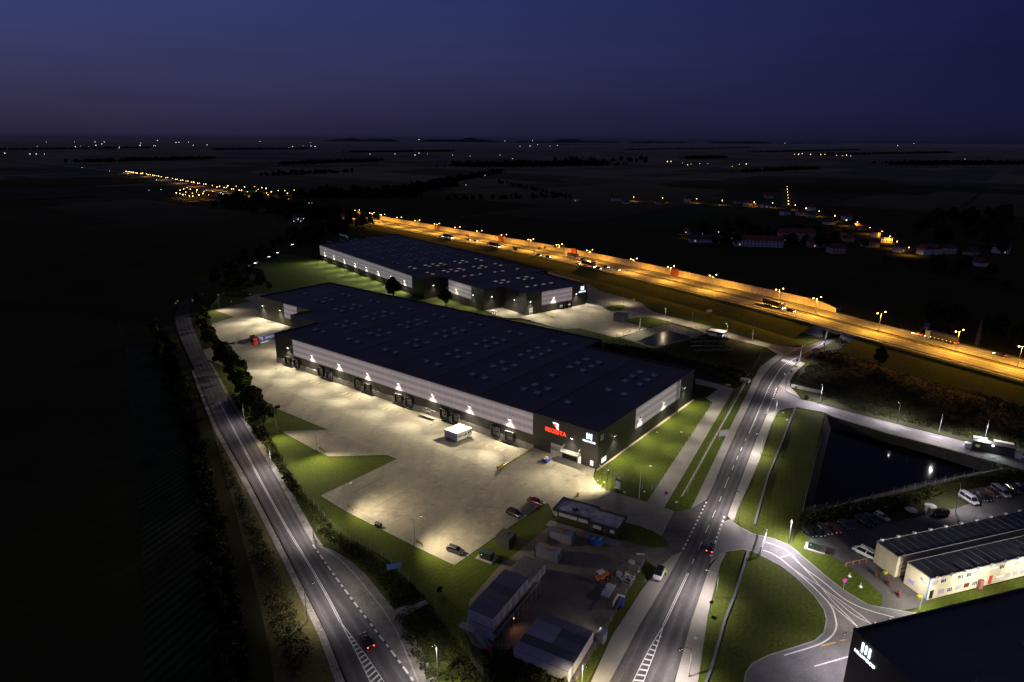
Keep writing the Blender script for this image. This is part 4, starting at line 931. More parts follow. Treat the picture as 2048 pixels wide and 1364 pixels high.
# ---------------------------------------------------------------- container offices beyond the lane
M_CREAM = m_corrug('cream_panels', (0.6, 0.54, 0.40), 2.45, .2); M_CONTR = m_corrug('office_roof', (0.05, 0.052, 0.065), 2.45, .5, (0,))
OTH = R(17.3)
def office(label, o, L, n, first):
    g = thing('container_office', label, 'container office', (*o, 0), OTH)
    MB().box(0, L, 0, 6.0, .1, 5.5).build('wall', M_CREAM, g)
    mb = MB(); mb.box(-.1, L+.1, -.1, 6.1, 5.5, 5.6); rf = mb.build('roof', M_CONTR, g)
    mb = MB()
    for k in range(int(L/2.45)): mb.box(k*2.45-.05, k*2.45+.05, -.08, 6.08, 5.601, 5.66)
    for y in (-.12, 6.0): mb.box(-.1, L+.1, y, y+.12, 5.601, 5.72)
    mb.build('roof_trim', mat('roof_trim', (0.22, 0.22, 0.24), .5), rf)
    for k in range(n): MB().obox((1.5+k*2.45*(2 if not first else 1.6), -.35 if first else 6.1, 5.75), (.7, .45, .55), 0).build('floodlight_box' if False else 'ac_unit', M_WHITE, g)
    return g
off1 = office('front row of two-storey cream container offices with many windows facing the grass', G(1853, 1201), 62, 13, True)
off2 = office('rear row of two-storey cream container offices facing the parked vans', G(1797, 1114, 5.5), 64, 14, False)
random.seed(11)
M_SHUT = mat('window_shutter', (0.36, 0.34, 0.40), .5); M_REDI = mat('red_curtain', (0.4, 0.05, 0.03), .6, emit=((1, .15, .08), .12))
pat1 = 'so.oosbbobso'+'oso.osoosos'; pat2 = 'dsosRobdbsss'+'sosossosoosd'
for row, pat, z0 in ((1, pat1, 3.7), (0, pat2, .95)):
    for k, c in enumerate(pat):
        x = .45+k*2.45
        if x > 59: break
        if c in 'oR': 
            w = MB().box(x, x+1.5, -.05, .02, z0, z0+1.15).build('window', M_WHITE if c == 'o' else M_REDI, off1)
            for q in (.08, .55, 1.05): MB().box(x+q, x+q+.34, -.07, -.051, z0+.1, z0+1.05).build('pane', M_GLASS, w)
        elif c in 's': MB().box(x, x+1.6, -.06, .02, z0, z0+1.15).build('shutter', M_SHUT, off1)
        elif c == 'b':
            w = MB().box(x-.3, x+1.9, -.04, .02, z0+.5, z0+.85).build('window', L_WIN, off1)
        elif c == 'd': MB().box(x, x+1.0, -.05, .02, .3, 2.4).build('door', M_REDI if k else M_GLASS, off1)
MB().box(-.16, -.02, .05, .25, .1, 5.5).build('downpipe', mat('blue_pipe', (0.1, 0.18, 0.45), .5), off1)
MB().box(-.04, .02, 3.6, 5.0, 1.2, 2.2).build('notice_board', mat('notice_blue', (0.3, 0.34, 0.6), .5), off1)
MB().box(14.3, 15.3, -.7, -.06, .1, 2.3).build('entrance_porch', mat('porch_red', (0.3, 0.12, 0.1), .6), off1)
def stair(name, label, o, th, h, run, deck, wid, m_=M_STEEL):
    g = thing(name, label, 'staircase', (*o, 0), th)
    n = max(3, int(h/.19)); mb = MB()
    for k in range(n): mb.box(k*run/n, (k+1)*run/n+.04, 0, wid, h*(k+1)/n-.05, h*(k+1)/n)
    mb.build('steps', m_, g)
    MB().box(run, run+deck, 0, wid, h-.08, h).build('landing', m_, g)
    mb = MB()
    for y in (0, wid):
        mb.tube((0, y, 1.0), (run, y, h+1.0), .04); mb.tube((run, y, h+1.0), (run+deck, y, h+1.0), .04); mb.tube((run, y, h+.5), (run+deck, y, h+.5), .03)
        for k in range(6): x = (run+deck)*k/5; zz = h*min(1, x/run); mb.tube((x, y, zz), (x, y, zz+1.0), .035)
        mb.tube((0, y, 0), (run, y, h-.1), .06)
    mb.build('railing', m_, g)
    for y in (0, wid):
        for x in (run+.1, run+deck-.1): MB().tube((x, y, 0), (x, y, h), .06).build('support_post', m_, g)
    return g
stair('steel_staircase', 'grey steel stairs climbing to the upper floor at the gap between the container offices', (lambda p: p)(G(1772, 1139)), R(-70), 2.9, 4.6, 3.2, 1.3)
stair('steel_staircase', 'grey steel stairs with railing at a warehouse dock, under a white notice', W1(66.5, -1.5), TH1+R(90), 1.25, 2.0, 3.4, 1.1, M_DSTEEL)
stair('scaffold_staircase', 'tall grey scaffold stairs at the end of the stacked site containers', (lambda p: p)(G(985, 1293)), R(150), 2.9, 3.6, 3.4, 1.6)
# ---------------------------------------------------------------- site containers
M_CBLUE = m_corrug('container_blue_grey', (0.22, 0.23, 0.3), .4, .5); M_CWHITE = m_corrug('container_white', (0.74, 0.72, 0.70), 2.4, .2)
M_CROOF = [m_corrug('cabin_roof_%d' % i, c, 2.4, .12, (0, 1)) for i, c in enumerate(((0.11, 0.11, 0.14), (0.22, 0.22, 0.30), (0.06, 0.06, 0.075), (0.27, 0.27, 0.35)))]
def box_unit(name, label, cat, c, th, L, W_, h, z0=0, mw=None, mr=None, group=None, wins=0, doors=0):
    g = thing(name, label, cat, (*c, z0), th, group)
    MB().box(-L/2, L/2, -W_/2, W_/2, .08, h).build('body', mw or M_CWHITE, g)
    mb = MB(); mb.box(-L/2-.04, L/2+.04, -W_/2-.04, W_/2+.04, h, h+.08); mb.build('roof', mr or M_CROOF[0], g)
    for k in range(wins): MB().box(-L/2+.7+k*1.7, -L/2+1.8+k*1.7, -W_/2-.04, -W_/2+.02, 1.1, 2.0).build('window', M_GLASS, g)
    for k in range(doors): MB().box(L/2-.02, L/2+.04, -W_/2+.3+k*1.1, -W_/2+1.2+k*1.1, .15, 2.2).build('door', mat('cabin_door', (.4, .4, .42), .5), g)
    return g
def mid(*p): return (sum(q[0] for q in p)/len(p), sum(q[1] for q in p)/len(p))
# two storey stack: 6 modules of 2.4 x 6 on 6, axis 60.3 deg
pa, pb, pc, pd = (G(*q, 5.3) for q in ((936.7, 1217.7), (1008.5, 1140), (1055.4, 1157.5), (988, 1234)))
ax_ = R(60.4); cS = mid(pa, pb, pc, pd)
for st in (0, 1):
    for k in range(6):
        s_ = (k-2.5)*2.42; c = (cS[0]+math.cos(ax_)*s_, cS[1]+math.sin(ax_)*s_)
        box_unit('site_cabin', '%s white site cabin from the scaffold stairs, %s storey of the stack' % (ORD[k], 'upper' if st else 'lower'), 'site cabin', c, ax_-R(90), 5.9, 2.4, 2.62, st*2.7, M_CWHITE, M_CROOF[(k*3+1) % 4 if k % 2 else 0], 'white site cabins stacked two high', 0, 1)
wk = thing('access_gallery', 'grey walkway deck along the upper floor of the stacked site cabins', 'walkway', cS, ax_)
MB().box(-8, 10, -4.6, -3.2, 2.6, 2.7).build('deck', M_DSTEEL, wk); mb = MB()
for k in range(10): mb.tube((-8+k*2, -4.55, 0), (-8+k*2, -4.55, 3.7), .05)
for z in (3.2, 3.7): mb.tube((-8, -4.55, z), (10, -4.55, z), .035)
mb.build('railing', M_STEEL, wk)
MB().box(-2.2, -1.9, -4.75, -4.6, 2.3, 2.5).build('work_lamp', lamp_mat('work_lamp_lens', (1, .5, .3), 1.5), wk)
_a = wk.rotation_euler.z; _p = Vector(wk.location)+Matrix.Rotation(_a, 3, 'Z') @ Vector((-2, -5.0, 2.3)); spot(_p, Matrix.Rotation(_a, 3, 'Z') @ Vector((-.3, -.8, -1)), 90, (1, .42, .26), 150, 1.0, .1, wk)
spot(Vector((*G(1205, 1275), 3.2)), (-.9, .35, -.35), 420, (1, .9, .88), 120, 1.0, .2, wk)  # added fill spot with no fixture, lifts the walls of the stacked cabins
for k in range(4):
    s_ = 8.6+k*2.42; c = (cS[0]+math.cos(ax_)*s_+math.sin(ax_)*-.6, cS[1]+math.sin(ax_)*s_+math.cos(ax_)*.6)
    box_unit('site_cabin', 'grey single-storey site cabin behind the stacked cabins, %s from the stack' % ORD[k], 'site cabin', c, ax_-R(90), 5.6, 2.4, 2.62, 0, M_CWHITE, mat('worn_roof', (0.115, 0.115, 0.135), .7, layers=((1.5, 5, (0.07, 0.07, 0.08), .4, .65),)), 'grey single-storey site cabins', 0, 1)
def container(label, c, th, L=6.06, W_=2.44, m_=M_CBLUE, rust=True):
    g = thing('shipping_container', label, 'shipping container', (*c, 0), th)
    MB().box(-L/2, L/2, -W_/2, W_/2, .12, 2.59).build('body', m_, g)
    for y in (-W_/4, W_/4): MB().box(L/2, L/2+.05, y-W_/4+.08, y+W_/4-.08, .2, 2.5).build('door', m_, g)
    mb = MB()
    for y in (-W_/2, W_/2):
        for x in (-L/2, L/2): mb.box(x-.09, x+.09, y-.09, y+.09, .0, 2.64)
    mb.build('corner_post', M_DSTEEL, g)
    return g
c1 = G(1097, 1096, 2.6); container('grey shipping container with rusty boards on its roof, next to the site cabins', c1, R(-26))
c2 = G(1124, 1062, 2.6); container('grey shipping container nearest the gatehouse, with an orange pallet on its roof', c2, R(-24))
for (c, th, pts, lb) in ((c1, R(-26), [(-1.6, .9, 2.6, .4, 0), (.6, .2, 2.6, 1.1, .2)], 'rusty orange boards lying on the grey container roof by the site cabins'), (c2, R(-24), [(-.6, .3, 1.9, 1.0, .1)], 'orange wooden pallet lying on the container nearest the gatehouse')):
    mb = MB()
    for x, y, l, w, a in pts: mb.obox((x, y, .1), (l, w, .14), a)
    g = thing('board_stack', lb, 'boards', (*c, 2.6), th); mb.build('board', mat('orange_boards', (0.34, 0.16, 0.075), .8), g)
ps = [G(*q, 2.7) for q in ((1026.7, 1297), (1079, 1228), (1190, 1260), (1139, 1339))]; cc3 = mid(*ps); ax3 = R(61)
k_ = 0
for a in range(2):
    for b in range(5):
        sx = (b-2)*2.36; sy = (a-.5)*5.75
        c = (cc3[0]+math.cos(ax3)*sx+math.sin(ax3)*sy, cc3[1]+math.sin(ax3)*sx-math.cos(ax3)*sy)
        box_unit('site_cabin', 'white ground-level site cabin in the %s row of five, %s from the lower end' % ('grass-side' if a == 0 else 'road-side', ORD[b]), 'site cabin', c, ax3-R(90), 5.7, 2.34, 2.62, 0, M_CWHITE, M_CROOF[(1, 2, 3, 1, 0)[b] if a == 0 else (3, 2, 0, 2, 0)[b]], 'ground-level site cabins by the pavement', 0, 0)
cw = mid(*[G(*q, 2.1) for q in ((889, 859), (914, 868), (944, 855), (918, 846))])
for k in range(3):
    d = (k-1)*2.4; c = (cw[0]+EY1[0]*d, cw[1]+EY1[1]*d)
    g = box_unit('office_cabin', ('white office cabin with dark door window, nearest the camera of three in the yard', 'white office cabin with tan roof sheet, middle one of three in the yard', 'white office cabin, closest to the warehouse wall of three in the yard')[k], 'office cabin', c, TH1-R(90), 5.9, 2.38, 2.6, -.5 if k == 0 else -.75, M_WHITE, (M_WHITE, mat('tan_sheet', (.42, .38, .32), .6), M_WHITE)[k])
    for y in (-.75, .15): MB().box(2.94, 2.985, y, y+.65, 1.2, 1.75).build('window', M_GLASS, g)
g1 = mid(*[G(*q, 2.7) for q in ((993.6, 1073), (1008, 1057.5), (1034, 1065.6), (1012, 1080))])
g = box_unit('sprinkler_tank_house', 'dark green-grey plant hut with ribbed walls beside the concrete yard', 'plant hut', g1, R(-28), 3.7, 3.9, 2.8, 0, m_corrug('plant_dark', (0.06, 0.066, 0.062), .3, .4), mat('plant_roof', (0.055, 0.058, 0.058), .6))
MB().box(.2, .8, .3, .8, 2.9, 3.3).build('roof_vent', M_DSTEEL, g)
def kiosk(label, c, th, m_):
    g = thing('transformer_kiosk', label, 'transformer', (*c, 0), th)
    MB().box(-2.3, 2.3, -1.7, 1.7, .02, .18).build('slab', M_CONCW, g)
    MB().box(-1.5, 1.5, -1.0, 1.0, .19, 1.9).build('body', m_, g); MB().box(-1.6, 1.6, -1.1, 1.1, 1.9, 2.02).build('roof', m_, g)
    mb = MB()
    for x in (-1.1, -.2, .7): mb.box(x, x+.5, -1.04, -1.0, .4, 1.6)
    mb.build('vent_louver', M_DSTEEL, g); MB().box(-1.0, -.85, -1.07, -1.041, 1.2, 1.35).build('indicator_lamp', lamp_mat('green_led', (.2, 1, .45), 3), g)
    return g
M_KIOSK = mat('kiosk_green', (0.045, 0.06, 0.055), .5)
kiosk('dark transformer kiosk with green light on a slab below the yard corner', G(974, 1116), R(-30), M_KIOSK)
kiosk('grey-green transformer kiosk with green light beside the parked cars', G(1630, 1097), R(-32), M_KIOSK)
g = box_unit('bin_shelter', 'grey bin shelter standing alone in the rear yard', 'shelter', G(1241, 641.5), R(-35), 6.5, 5.0, 4.2, 0, m_corrug('shelter_grey', (.13, .135, .15), .4, .4), mat('shelter_roof', (.1, .1, .115), .5))
# entrance hut on the upper lane
ph = thing('security_hut', 'long dark security hut with a bright lamp on the lane above the pond', 'security hut', G(1943, 899), R(-32))
MB().box(0, 11, 0, 2.6, 0, 3.1).build('wall', mat('hut_dark', (.04, .042, .048), .5), ph)
MB().box(-.1, 11.1, -.1, 2.7, 3.1, 3.2).build('roof', M_DSTEEL, ph)
for x0, x1 in ((.2, 3.9), (5.6, 10.8)): MB().box(x0, x1, 2.9, 4.6, 2.4, 3.3).build('canopy', mat('pale_canopy', (.6, .57, .45), .6), ph)
for x0 in (-2.0, 11.2): MB().box(x0, x0+1.8, .2, 1.9, 0, 1.7).build('turnstile_cage', M_WHITE, ph)
MB().box(.8, 1.9, -.03, .02, 1.3, 2.2).build('window', mat('dim_window', (.1, .1, .1), .4, emit=((1, .85, .5), .15)), ph)
l = MB().obox((5.2, -.5, 2.9), (.45, .3, .3)).build('floodlight', lamp_mat('flood_lens', (.85, 1, 1), 14), ph)
spot(Vector(ph.location)+Vector((4.2, -4.0, 2.6)), (-.35, -.7, -.8), 500, (.9, 1, 1), 150, .8, .15, ph)
# ================================================================== VEHICLES
M_TYRE = mat('tyre_rubber', (0.012, 0.012, 0.013), 0.8); M_RIM = mat('wheel_rim', (0.3, 0.3, 0.32), 0.35, 0.7)
M_LOFF = mat('headlamp_glass', (0.6, 0.6, 0.62), 0.15); M_TOFF = mat('taillamp_red', (0.25, 0.01, 0.01), 0.25)
def wheel_meshes(r, w):
    t = MB(); t.tube((0, -w/2, 0), (0, w/2, 0), r, n=16); q = MB(); q.tube((0, -w/2-.01, 0), (0, w/2+.01, 0), r*.62, n=12)
    return t.mesh('wheel', M_TYRE), q.mesh('rim', M_RIM)
WH = wheel_meshes(.33, .22); WHT = wheel_meshes(.5, .35)
KINDS_ = { # L, W, stations of the body (x, z_low, z_belt, half width factor), cabin bottom x0,x1, top x0,x1, roof z
 'sedan': (4.6, 1.8, [(-2.3, .42, .78, .86), (-2.2, .28, .92, .95), (-1.5, .2, .95, 1), (0, .2, .93, 1), (1.0, .2, .9, 1), (1.9, .24, .78, .95), (2.25, .32, .62, .82)], (-1.75, 1.1), (-1.05, .35), 1.42),
 'hatch': (4.1, 1.75, [(-2.05, .4, .85, .88), (-1.98, .28, .98, .96), (-1.2, .2, .98, 1), (0, .2, .95, 1), (.9, .2, .92, 1), (1.7, .24, .8, .95), (2.03, .32, .64, .82)], (-1.95, 1.0), (-1.6, .25), 1.5),
 'suv': (4.7, 1.9, [(-2.35, .5, 1.0, .9), (-2.28, .35, 1.1, .97), (-1.4, .28, 1.1, 1), (0, .28, 1.08, 1), (1.1, .28, 1.05, 1), (2.0, .32, .98, .95), (2.33, .42, .8, .86)], (-2.25, 1.15), (-1.95, .5), 1.72),
 'estate': (4.7, 1.82, [(-2.35, .42, .85, .88), (-2.28, .28, .96, .96), (-1.5, .2, .96, 1), (0, .2, .94, 1), (1.0, .2, .9, 1), (1.95, .24, .78, .95), (2.32, .32, .62, .82)], (-2.25, 1.1), (-1.95, .4), 1.46),
 'van': (5.6, 2.0, [(-2.8, .45, 1.0, .96), (-2.75, .3, 1.05, 1), (-1, .28, 1.05, 1), (.8, .28, 1.05, 1), (1.7, .28, 1.05, 1), (2.4, .32, .95, .95), (2.78, .42, .75, .84)], (-2.75, 1.95), (-2.65, 1.2), 2.05)}
VEH_MESH = {}
def veh_meshes(kind):
    if kind in VEH_MESH: return VEH_MESH[kind]
    L, W_, st, cb, ct, zr = KINDS_[kind]; w = W_/2; b = MB(); rings = []
    for x, zl, zb, hw in st:
        h = w*hw; rings.append([(x, -h*.94, zl), (x, h*.94, zl), (x, h, zl+(zb-zl)*.35), (x, h*.99, zl+(zb-zl)*.75), (x, h*.9, zb), (x, -h*.9, zb), (x, -h*.99, zl+(zb-zl)*.75), (x, -h, zl+(zb-zl)*.35)])
    b.loft(rings)
    zb = st[3][2]-.03; wt = w*(.72 if kind != 'van' else .86)
    g = MB(); g.loft([[(cb[0], -w*.88, zb), (cb[1], -w*.88, zb), (cb[1], w*.88, zb), (cb[0], w*.88, zb)], [(ct[0], -wt, zr-.05), (ct[1], -wt, zr-.05), (ct[1], wt, zr-.05), (ct[0], wt, zr-.05)]])
    r = MB(); r.loft([[(ct[0]-.06, -wt-.02, zr-.06), (ct[1]+.06, -wt-.02, zr-.06), (ct[1]+.06, wt+.02, zr-.06), (ct[0]-.06, wt+.02, zr-.06)], [(ct[0]+.12, -wt+.12, zr+.03), (ct[1]-.1, -wt+.12, zr+.03), (ct[1]-.1, wt-.12, zr+.03), (ct[0]+.12, wt-.12, zr+.03)]])
    def pil(xb, xt):
        for s in (-1, 1): r.loft([[(xb-.06, s*w*.885, zb), (xb+.06, s*w*.885, zb), (xb+.06, s*w*.86, zb), (xb-.06, s*w*.86, zb)], [(xt-.06, s*(wt+.015), zr-.05), (xt+.06, s*(wt+.015), zr-.05), (xt+.06, s*(wt-.02), zr-.05), (xt-.06, s*(wt-.02), zr-.05)]])
    pil(cb[1], ct[1]); pil(cb[0], ct[0]); pil((cb[0]+cb[1])/2, (ct[0]+ct[1])/2-.1)
    if kind == 'van_solid':   # solid sides between window band and roof
        for s in (-1, 1): r.loft([[(cb[0], s*w*.885, zr-.24), (ct[1]+.2, s*w*.885, zr-.24), (ct[1]+.2, s*w*.8, zr-.24), (cb[0], s*w*.8, zr-.24)], [(ct[0], s*(wt+.02), zr-.04), (ct[1], s*(wt+.02), zr-.04), (ct[1], s*(wt-.1), zr-.04), (ct[0], s*(wt-.1), zr-.04)]])
    me = dict(body=b, window=g, roof=r)
    hl = MB(); x, zl, z2, hw = st[-1]; hl.obox((x-.12, 0, z2-.02), (.3, .34, .16)); tl = MB(); x2, zl2, z3, hw2 = st[0]; tl.obox((x2+.03, 0, z3-.05), (.12, .26, .2))
    out = dict(L=L, W=W_, body=b, window=g, roof=r, hl=hl, tl=tl, hly=w*hw*.72, tly=w*hw2*.8, axx=(st[1][0]+.75, st[-2][0]-.42))
    VEH_MESH[kind] = out; return out
VM = {}
def car(kind, label, loc, rz, paint, lights=None, cat='car', name='parked_car', group=None, small=False, roofp=None):
    d = veh_meshes(kind); key = (kind, paint.name, lights, roofp and roofp.name)
    if key not in VM:
        VM[key] = dict(body=d['body'].mesh('body', paint), window=d['window'].mesh('window', M_GLASS), roof=d['roof'].mesh('roof', roofp or paint),
            hl=d['hl'].mesh('headlight', L_HEAD if lights in ('on', 'head') else M_LOFF), tl=d['tl'].mesh('taillight', L_TAIL if lights in ('on', 'tail') else M_TOFF))
    m = VM[key]; t = thing(name, label, cat, loc, rz, group)
    put('body', m['body'], t); put('window', m['window'], t); put('roof', m['roof'], t)
    for s in (-1, 1):
        put('headlight', m['hl'], t, (0, s*d['hly'], 0)); put('taillight', m['tl'], t, (0, s*d['tly'], 0))
        if not small:
            for x in d['axx']:
                w = put('wheel', WH[0], t, (x, s*(d['W']/2-.12), .33)); put('rim', WH[1], w)
        else:
            for x in d['axx']: put('wheel', WH[0], t, (x, s*(d['W']/2-.12), .33))
    return t
def P_(name, c, r=.25, m=.3): return mat('paint_'+name, c, r, m, spec=.6)
PB, PG, PS, PW, PR, PN, PD = P_('black', (.012, .012, .014)), P_('graphite', (.05, .052, .06)), P_('silver', (.42, .43, .46)), P_('white', (.7, .7, .72), .3, 0), P_('red', (.14, .012, .014)), P_('navy', (.02, .03, .08)), P_('dark_green', (.02, .035, .03))
def heading(a, b, z=.6):
    p, q = G(*a, z), G(*b, z); return mid(p, q), math.atan2(q[1]-p[1], q[0]-p[0])
for kind, label, a, b, pt, lt in (
  ('sedan', 'dark red saloon parked on the concrete yard beside the grass, nearest the gatehouse', (1059, 998), (1083, 1007), PR, None),
  ('suv', 'black off-road car on the yard with a roof rack, next to the dark red saloon', (1014, 1021), (1045, 1034), PB, None),
  ('estate', 'dark grey estate car alone at the lowest corner of the concrete yard', (893, 1093), (931, 1107), PG, None),
  ('suv', 'white car with black roof parked half on the verge beside the main road', (1323, 1137), (1312, 1161), PW, None),
  ('hatch', 'black hatchback at the outer end of the dark car row, beside the kiosk', (1607, 1057), (1628, 1073), PB, None),
  ('sedan', 'glossy black saloon with bright side reflections, second from the kiosk end of the row', (1622, 1054), (1645, 1072), PB, None),
  ('estate', 'dark grey estate between the glossy black saloon and the wine red car', (1637, 1048), (1661, 1069), PG, None),
  ('sedan', 'wine red saloon in the row of dark cars near the pond fence', (1655, 1046), (1678, 1066), PR, None),
  ('hatch', 'dark green hatchback standing alone after the wine red saloon', (1679, 1042), (1705, 1059), PD, None),
  ('suv', 'big black off-road car next to the navy car by the pond hedge', (1713, 1034), (1742, 1053), PB, None),
  ('hatch', 'navy hatchback between the big black off-road car and the silver hatchback', (1728, 1030), (1752, 1045), PN, None),
  ('hatch', 'silver-blue hatchback at the grass end of the car row', (1752, 1027), (1776, 1040), PS, None),
  ('suv', 'black car driving along the lot past the round concrete covers, rear lamp lit', (1897, 1024), (1864, 1030), PB, 'tail'),
  ('sedan', 'glossy black saloon between the two silver minibuses', (1950, 985), (1980, 1003), PB, None),
  ('hatch', 'dark maroon hatchback beside the second silver minibus', (1972, 977), (2000, 994), P_('maroon', (.09, .015, .02)), None),
  ('estate', 'dark estate just beyond the second silver minibus', (2010, 969), (2043, 988), PG, None),
  ('sedan', 'pale-nosed dark saloon at the frame edge past the minibuses', (2030, 966), (2060, 982), PN, None)):
    c, h_ = heading(a, b); car(kind, label, (*c, .06), h_, pt, lt, roofp=PB if 'black roof' in label else None)
for label, a, b, pt in (('silver minibus parked nose-out behind a lamp post, with bicycles beside it', (1921, 985), (1957, 1008), PS), ('silver minibus farther along the row, between dark cars', (1985, 971), (2021, 994), PS), ('white minibus parked with its back to the cream container offices', (1749, 1112), (1712, 1094), PW)):
    c, h_ = heading(a, b, 1.0); car('van', label, (*c, .07), h_, pt, None, 'minibus', 'minibus')
c, h_ = heading((1415, 1112), (1428, 1080)); car('hatch', 'dark car with red tail lamps driving away on the main road by the gate junction', (*c, .095), h_, PG, 'tail', name='driving_car')
c, h_ = heading((745, 1300), (722, 1262)); car('sedan', 'dark car with red tail lamps driving away on the tree-lined road', (*c, .085), h_, PB, 'tail', name='driving_car')
# cars and lorries on the tree-lined road far end
for u, v, lb, k in ((497, 534, 'white lit car nearest the wood on the dark road beyond the lawn', 'on'), (512, 526, 'second white lit car on the dark road beyond the lawn', 'on'), (540, 513, 'third car on the dark road beyond the lawn, half behind the trees', 'on'), (556, 505, 'farthest lit car on the dark road beyond the lawn', 'on'), (586, 489, 'small lit car where the dark road disappears in the trees', 'on')):
    c, h_ = heading((u+8, v-4), (u-8, v+4)); car('suv', lb, (*c, .085), h_, PW, k, name='driving_car', small=True)
# motorway traffic
def hw_car(u, v, kind, lb, lights, rev, zg=4):
    x, y = G(u, v, zg); i, off = hw_near(x, y); d, n = hw_frame(i)
    off = min((3.0, 6.6, 10.5) if not rev else (18.2, 22.2, 26.4), key=lambda o: abs(o-off)); p = hw_pt(i, off, .03)
    dd = -d if not rev else d; h_ = math.atan2(dd.y, dd.x); return p, h_
def lorry_far(lb, p, h_, lit):
    t = thing('lorry', lb, 'lorry', p, h_, None)
    MB().box(-6.5, 5.0, -1.25, 1.25, 1.1, 3.9).build('trailer_body', PG, t); MB().box(5.3, 7.4, -1.2, 1.2, .6, 3.6).build('cab', PS, t)
    MB().box(7.38, 7.44, -1.0, 1.0, 1.9, 2.9).build('windscreen', M_GLASS, t)
    for s in (-1, 1):
        MB().obox((7.45, s*.9, 1.0), (.2, .4, .3)).build('headlight', L_HEAD, t); MB().obox((-6.55, s*.95, 1.0), (.15, .4, .25)).build('taillight', L_TAIL, t)
        mb = MB()
        for k in range(7): mb.obox((-6+k*1.8, s*1.29, 1.2), (.3, .06, .14))
        mb.build('marker_light', lamp_mat('marker_amber', (1, .55, .2), 5), t)
        for x in (-4.6, -3.3, -2.0, 4.6, 6.6): put('wheel', WHT[0], t, (x, s*1.0, .5))
random.seed(21); nums = 0
HWC = [((868, 471), (909, 479), 2, 0), ((917, 477), (961, 486), 2, 0), ((969, 489), (995, 495), 2, 0), ((1057, 506), (1097, 515), 2, 0), ((1151, 526), (1200, 537), 3, 0), ((1204, 533), (1247, 543), 2, 0), ((1528, 614), (1602, 634), 2, 0), ((920, 469), (952, 477), 2, 1), ((1138, 514), (1198, 526), 3, 1), ((1790, 668), (1900, 686), 2, 1), ((1985, 700), (2030, 712), 1, 1), ((729, 425), (738, 430), 2, 0), ((436, 384), (466, 394), 4, 0), ((404, 380), (420, 384), 2, 0), ((295, 358), (305, 361), 1, 0), ((228, 346), (236, 349), 2, 0), ((196, 341), (205, 344), 1, 0), ((345, 362), (415, 374), 6, 1), ((150, 333), (175, 337), 3, 1), ((104, 328), (130, 331), 2, 1), ((5, 322), (38, 324), 3, 1), ((160, 334), (170, 336), 1, 0), ((620, 418), (652, 428), 3, 1)]
GW = {0: 'cars with white headlamps on the motorway', 1: 'cars with red tail lamps on the motorway'}
for a, b, n, rev in HWC:
    for k in range(n):
        t = (k+.5)/n; u, v = a[0]+(b[0]-a[0])*t, a[1]+(b[1]-a[1])*t; p, h_ = hw_car(u, v, '', '', 'on', rev, 4 if u > 1000 else 2.5)
        far = u < 720
        if u > 800: spot(Vector(p)+Vector((math.cos(h_)*3.2, math.sin(h_)*3.2, .8)), (math.cos(h_), math.sin(h_), -.10), 2600, (1, .93, .82), 38, .8, .1)
        if not far and nums % 4 == 1: lorry_far('lorry with amber side lights driving %s the camera on the motorway, %s lit vehicle' % ('away from' if rev else 'toward', ORD[min(19, nums)]), p, h_, not rev)
        else: car(('sedan', 'hatch', 'estate', 'suv')[nums % 4], 'small car with lit white headlamps driving toward the camera on the motorway' if not rev else 'small car with lit red tail lamps driving away on the motorway', p, h_, (PS, PW, PB, PG)[nums % 4], 'on', name='motorway_car', group=GW[rev], small=True)
        nums += 1
# red and blue lorry backed onto the dock
lp = W1(195.8, 15.0); t = thing('articulated_lorry', 'lorry with red cab and blue lettered trailer backed up to the warehouse dock', 'lorry', (*lp, -1.0), TH1+R(180))
tr = MB().box(-7.3, 6.2, -1.26, 1.26, 1.15, 3.95).build('trailer', P_('trailer_blue', (.03, .05, .30), .4, 0), t)
MB().box(-7.35, 6.25, -1.28, 1.28, 3.952, 4.02).build('trailer_roof', mat('tarp_white', (.72, .68, .58), .6), tr)
MB().box(6.201, 6.24, -1.25, 1.25, 1.15, 3.95).build('headboard', M_STEEL, tr)
tm = text_mesh('REGESTA', 1.25, .005, shear=.25, bold=.02); tm.materials.append(M_WHITE)
for sgn in (1, -1):
    k = put('lettering', tm, tr); k.matrix_local = Matrix.Translation((0.3, sgn*1.275, 2.65)) @ Matrix.Rotation(0 if sgn < 0 else R(180), 4, 'Z') @ Matrix.Rotation(R(90), 4, 'X')
    em = MB(); em.prism([(-1.35, .75), (.4, .75), (.7, .45), (.45, .0), (.72, -.7), (.3, -.7), (.05, -.1), (-.2, -.1), (.0, .15), (.25, .25), (.2, .42), (-.9, .42)], -.005, .005)
    k = put('emblem', em.mesh('emblem', M_WHITE), tr); k.matrix_local = Matrix.Translation((0.3-sgn*-4.4 if sgn > 0 else -4.1, sgn*1.275, 2.6)) @ Matrix.Rotation(0 if sgn < 0 else R(180), 4, 'Z') @ Matrix.Rotation(R(90), 4, 'X')
cb = MB(); cb.loft([[(6.9, -1.22, .5), (6.9, 1.22, .5), (6.9, 1.22, 3.7), (6.9, -1.22, 3.7)], [(8.9, -1.22, .45), (8.9, 1.22, .45), (8.9, 1.22, 3.4), (8.9, -1.22, 3.4)], [(9.15, -1.1, .5), (9.15, 1.1, .5), (9.0, 1.1, 3.1), (9.0, -1.1, 3.1)]])
cabn = cb.build('cab', P_('cab_red', (.5, .02, .02), .3, 0), t); MB().loft([[(9.13, -1.0, 1.75), (9.13, 1.0, 1.75), (9.06, 1.0, 2.75), (9.06, -1.0, 2.75)], [(9.18, -1.0, 1.75), (9.18, 1.0, 1.75), (9.1, 1.0, 2.75), (9.1, -1.0, 2.75)]]).build('windscreen', M_GLASS, cabn)
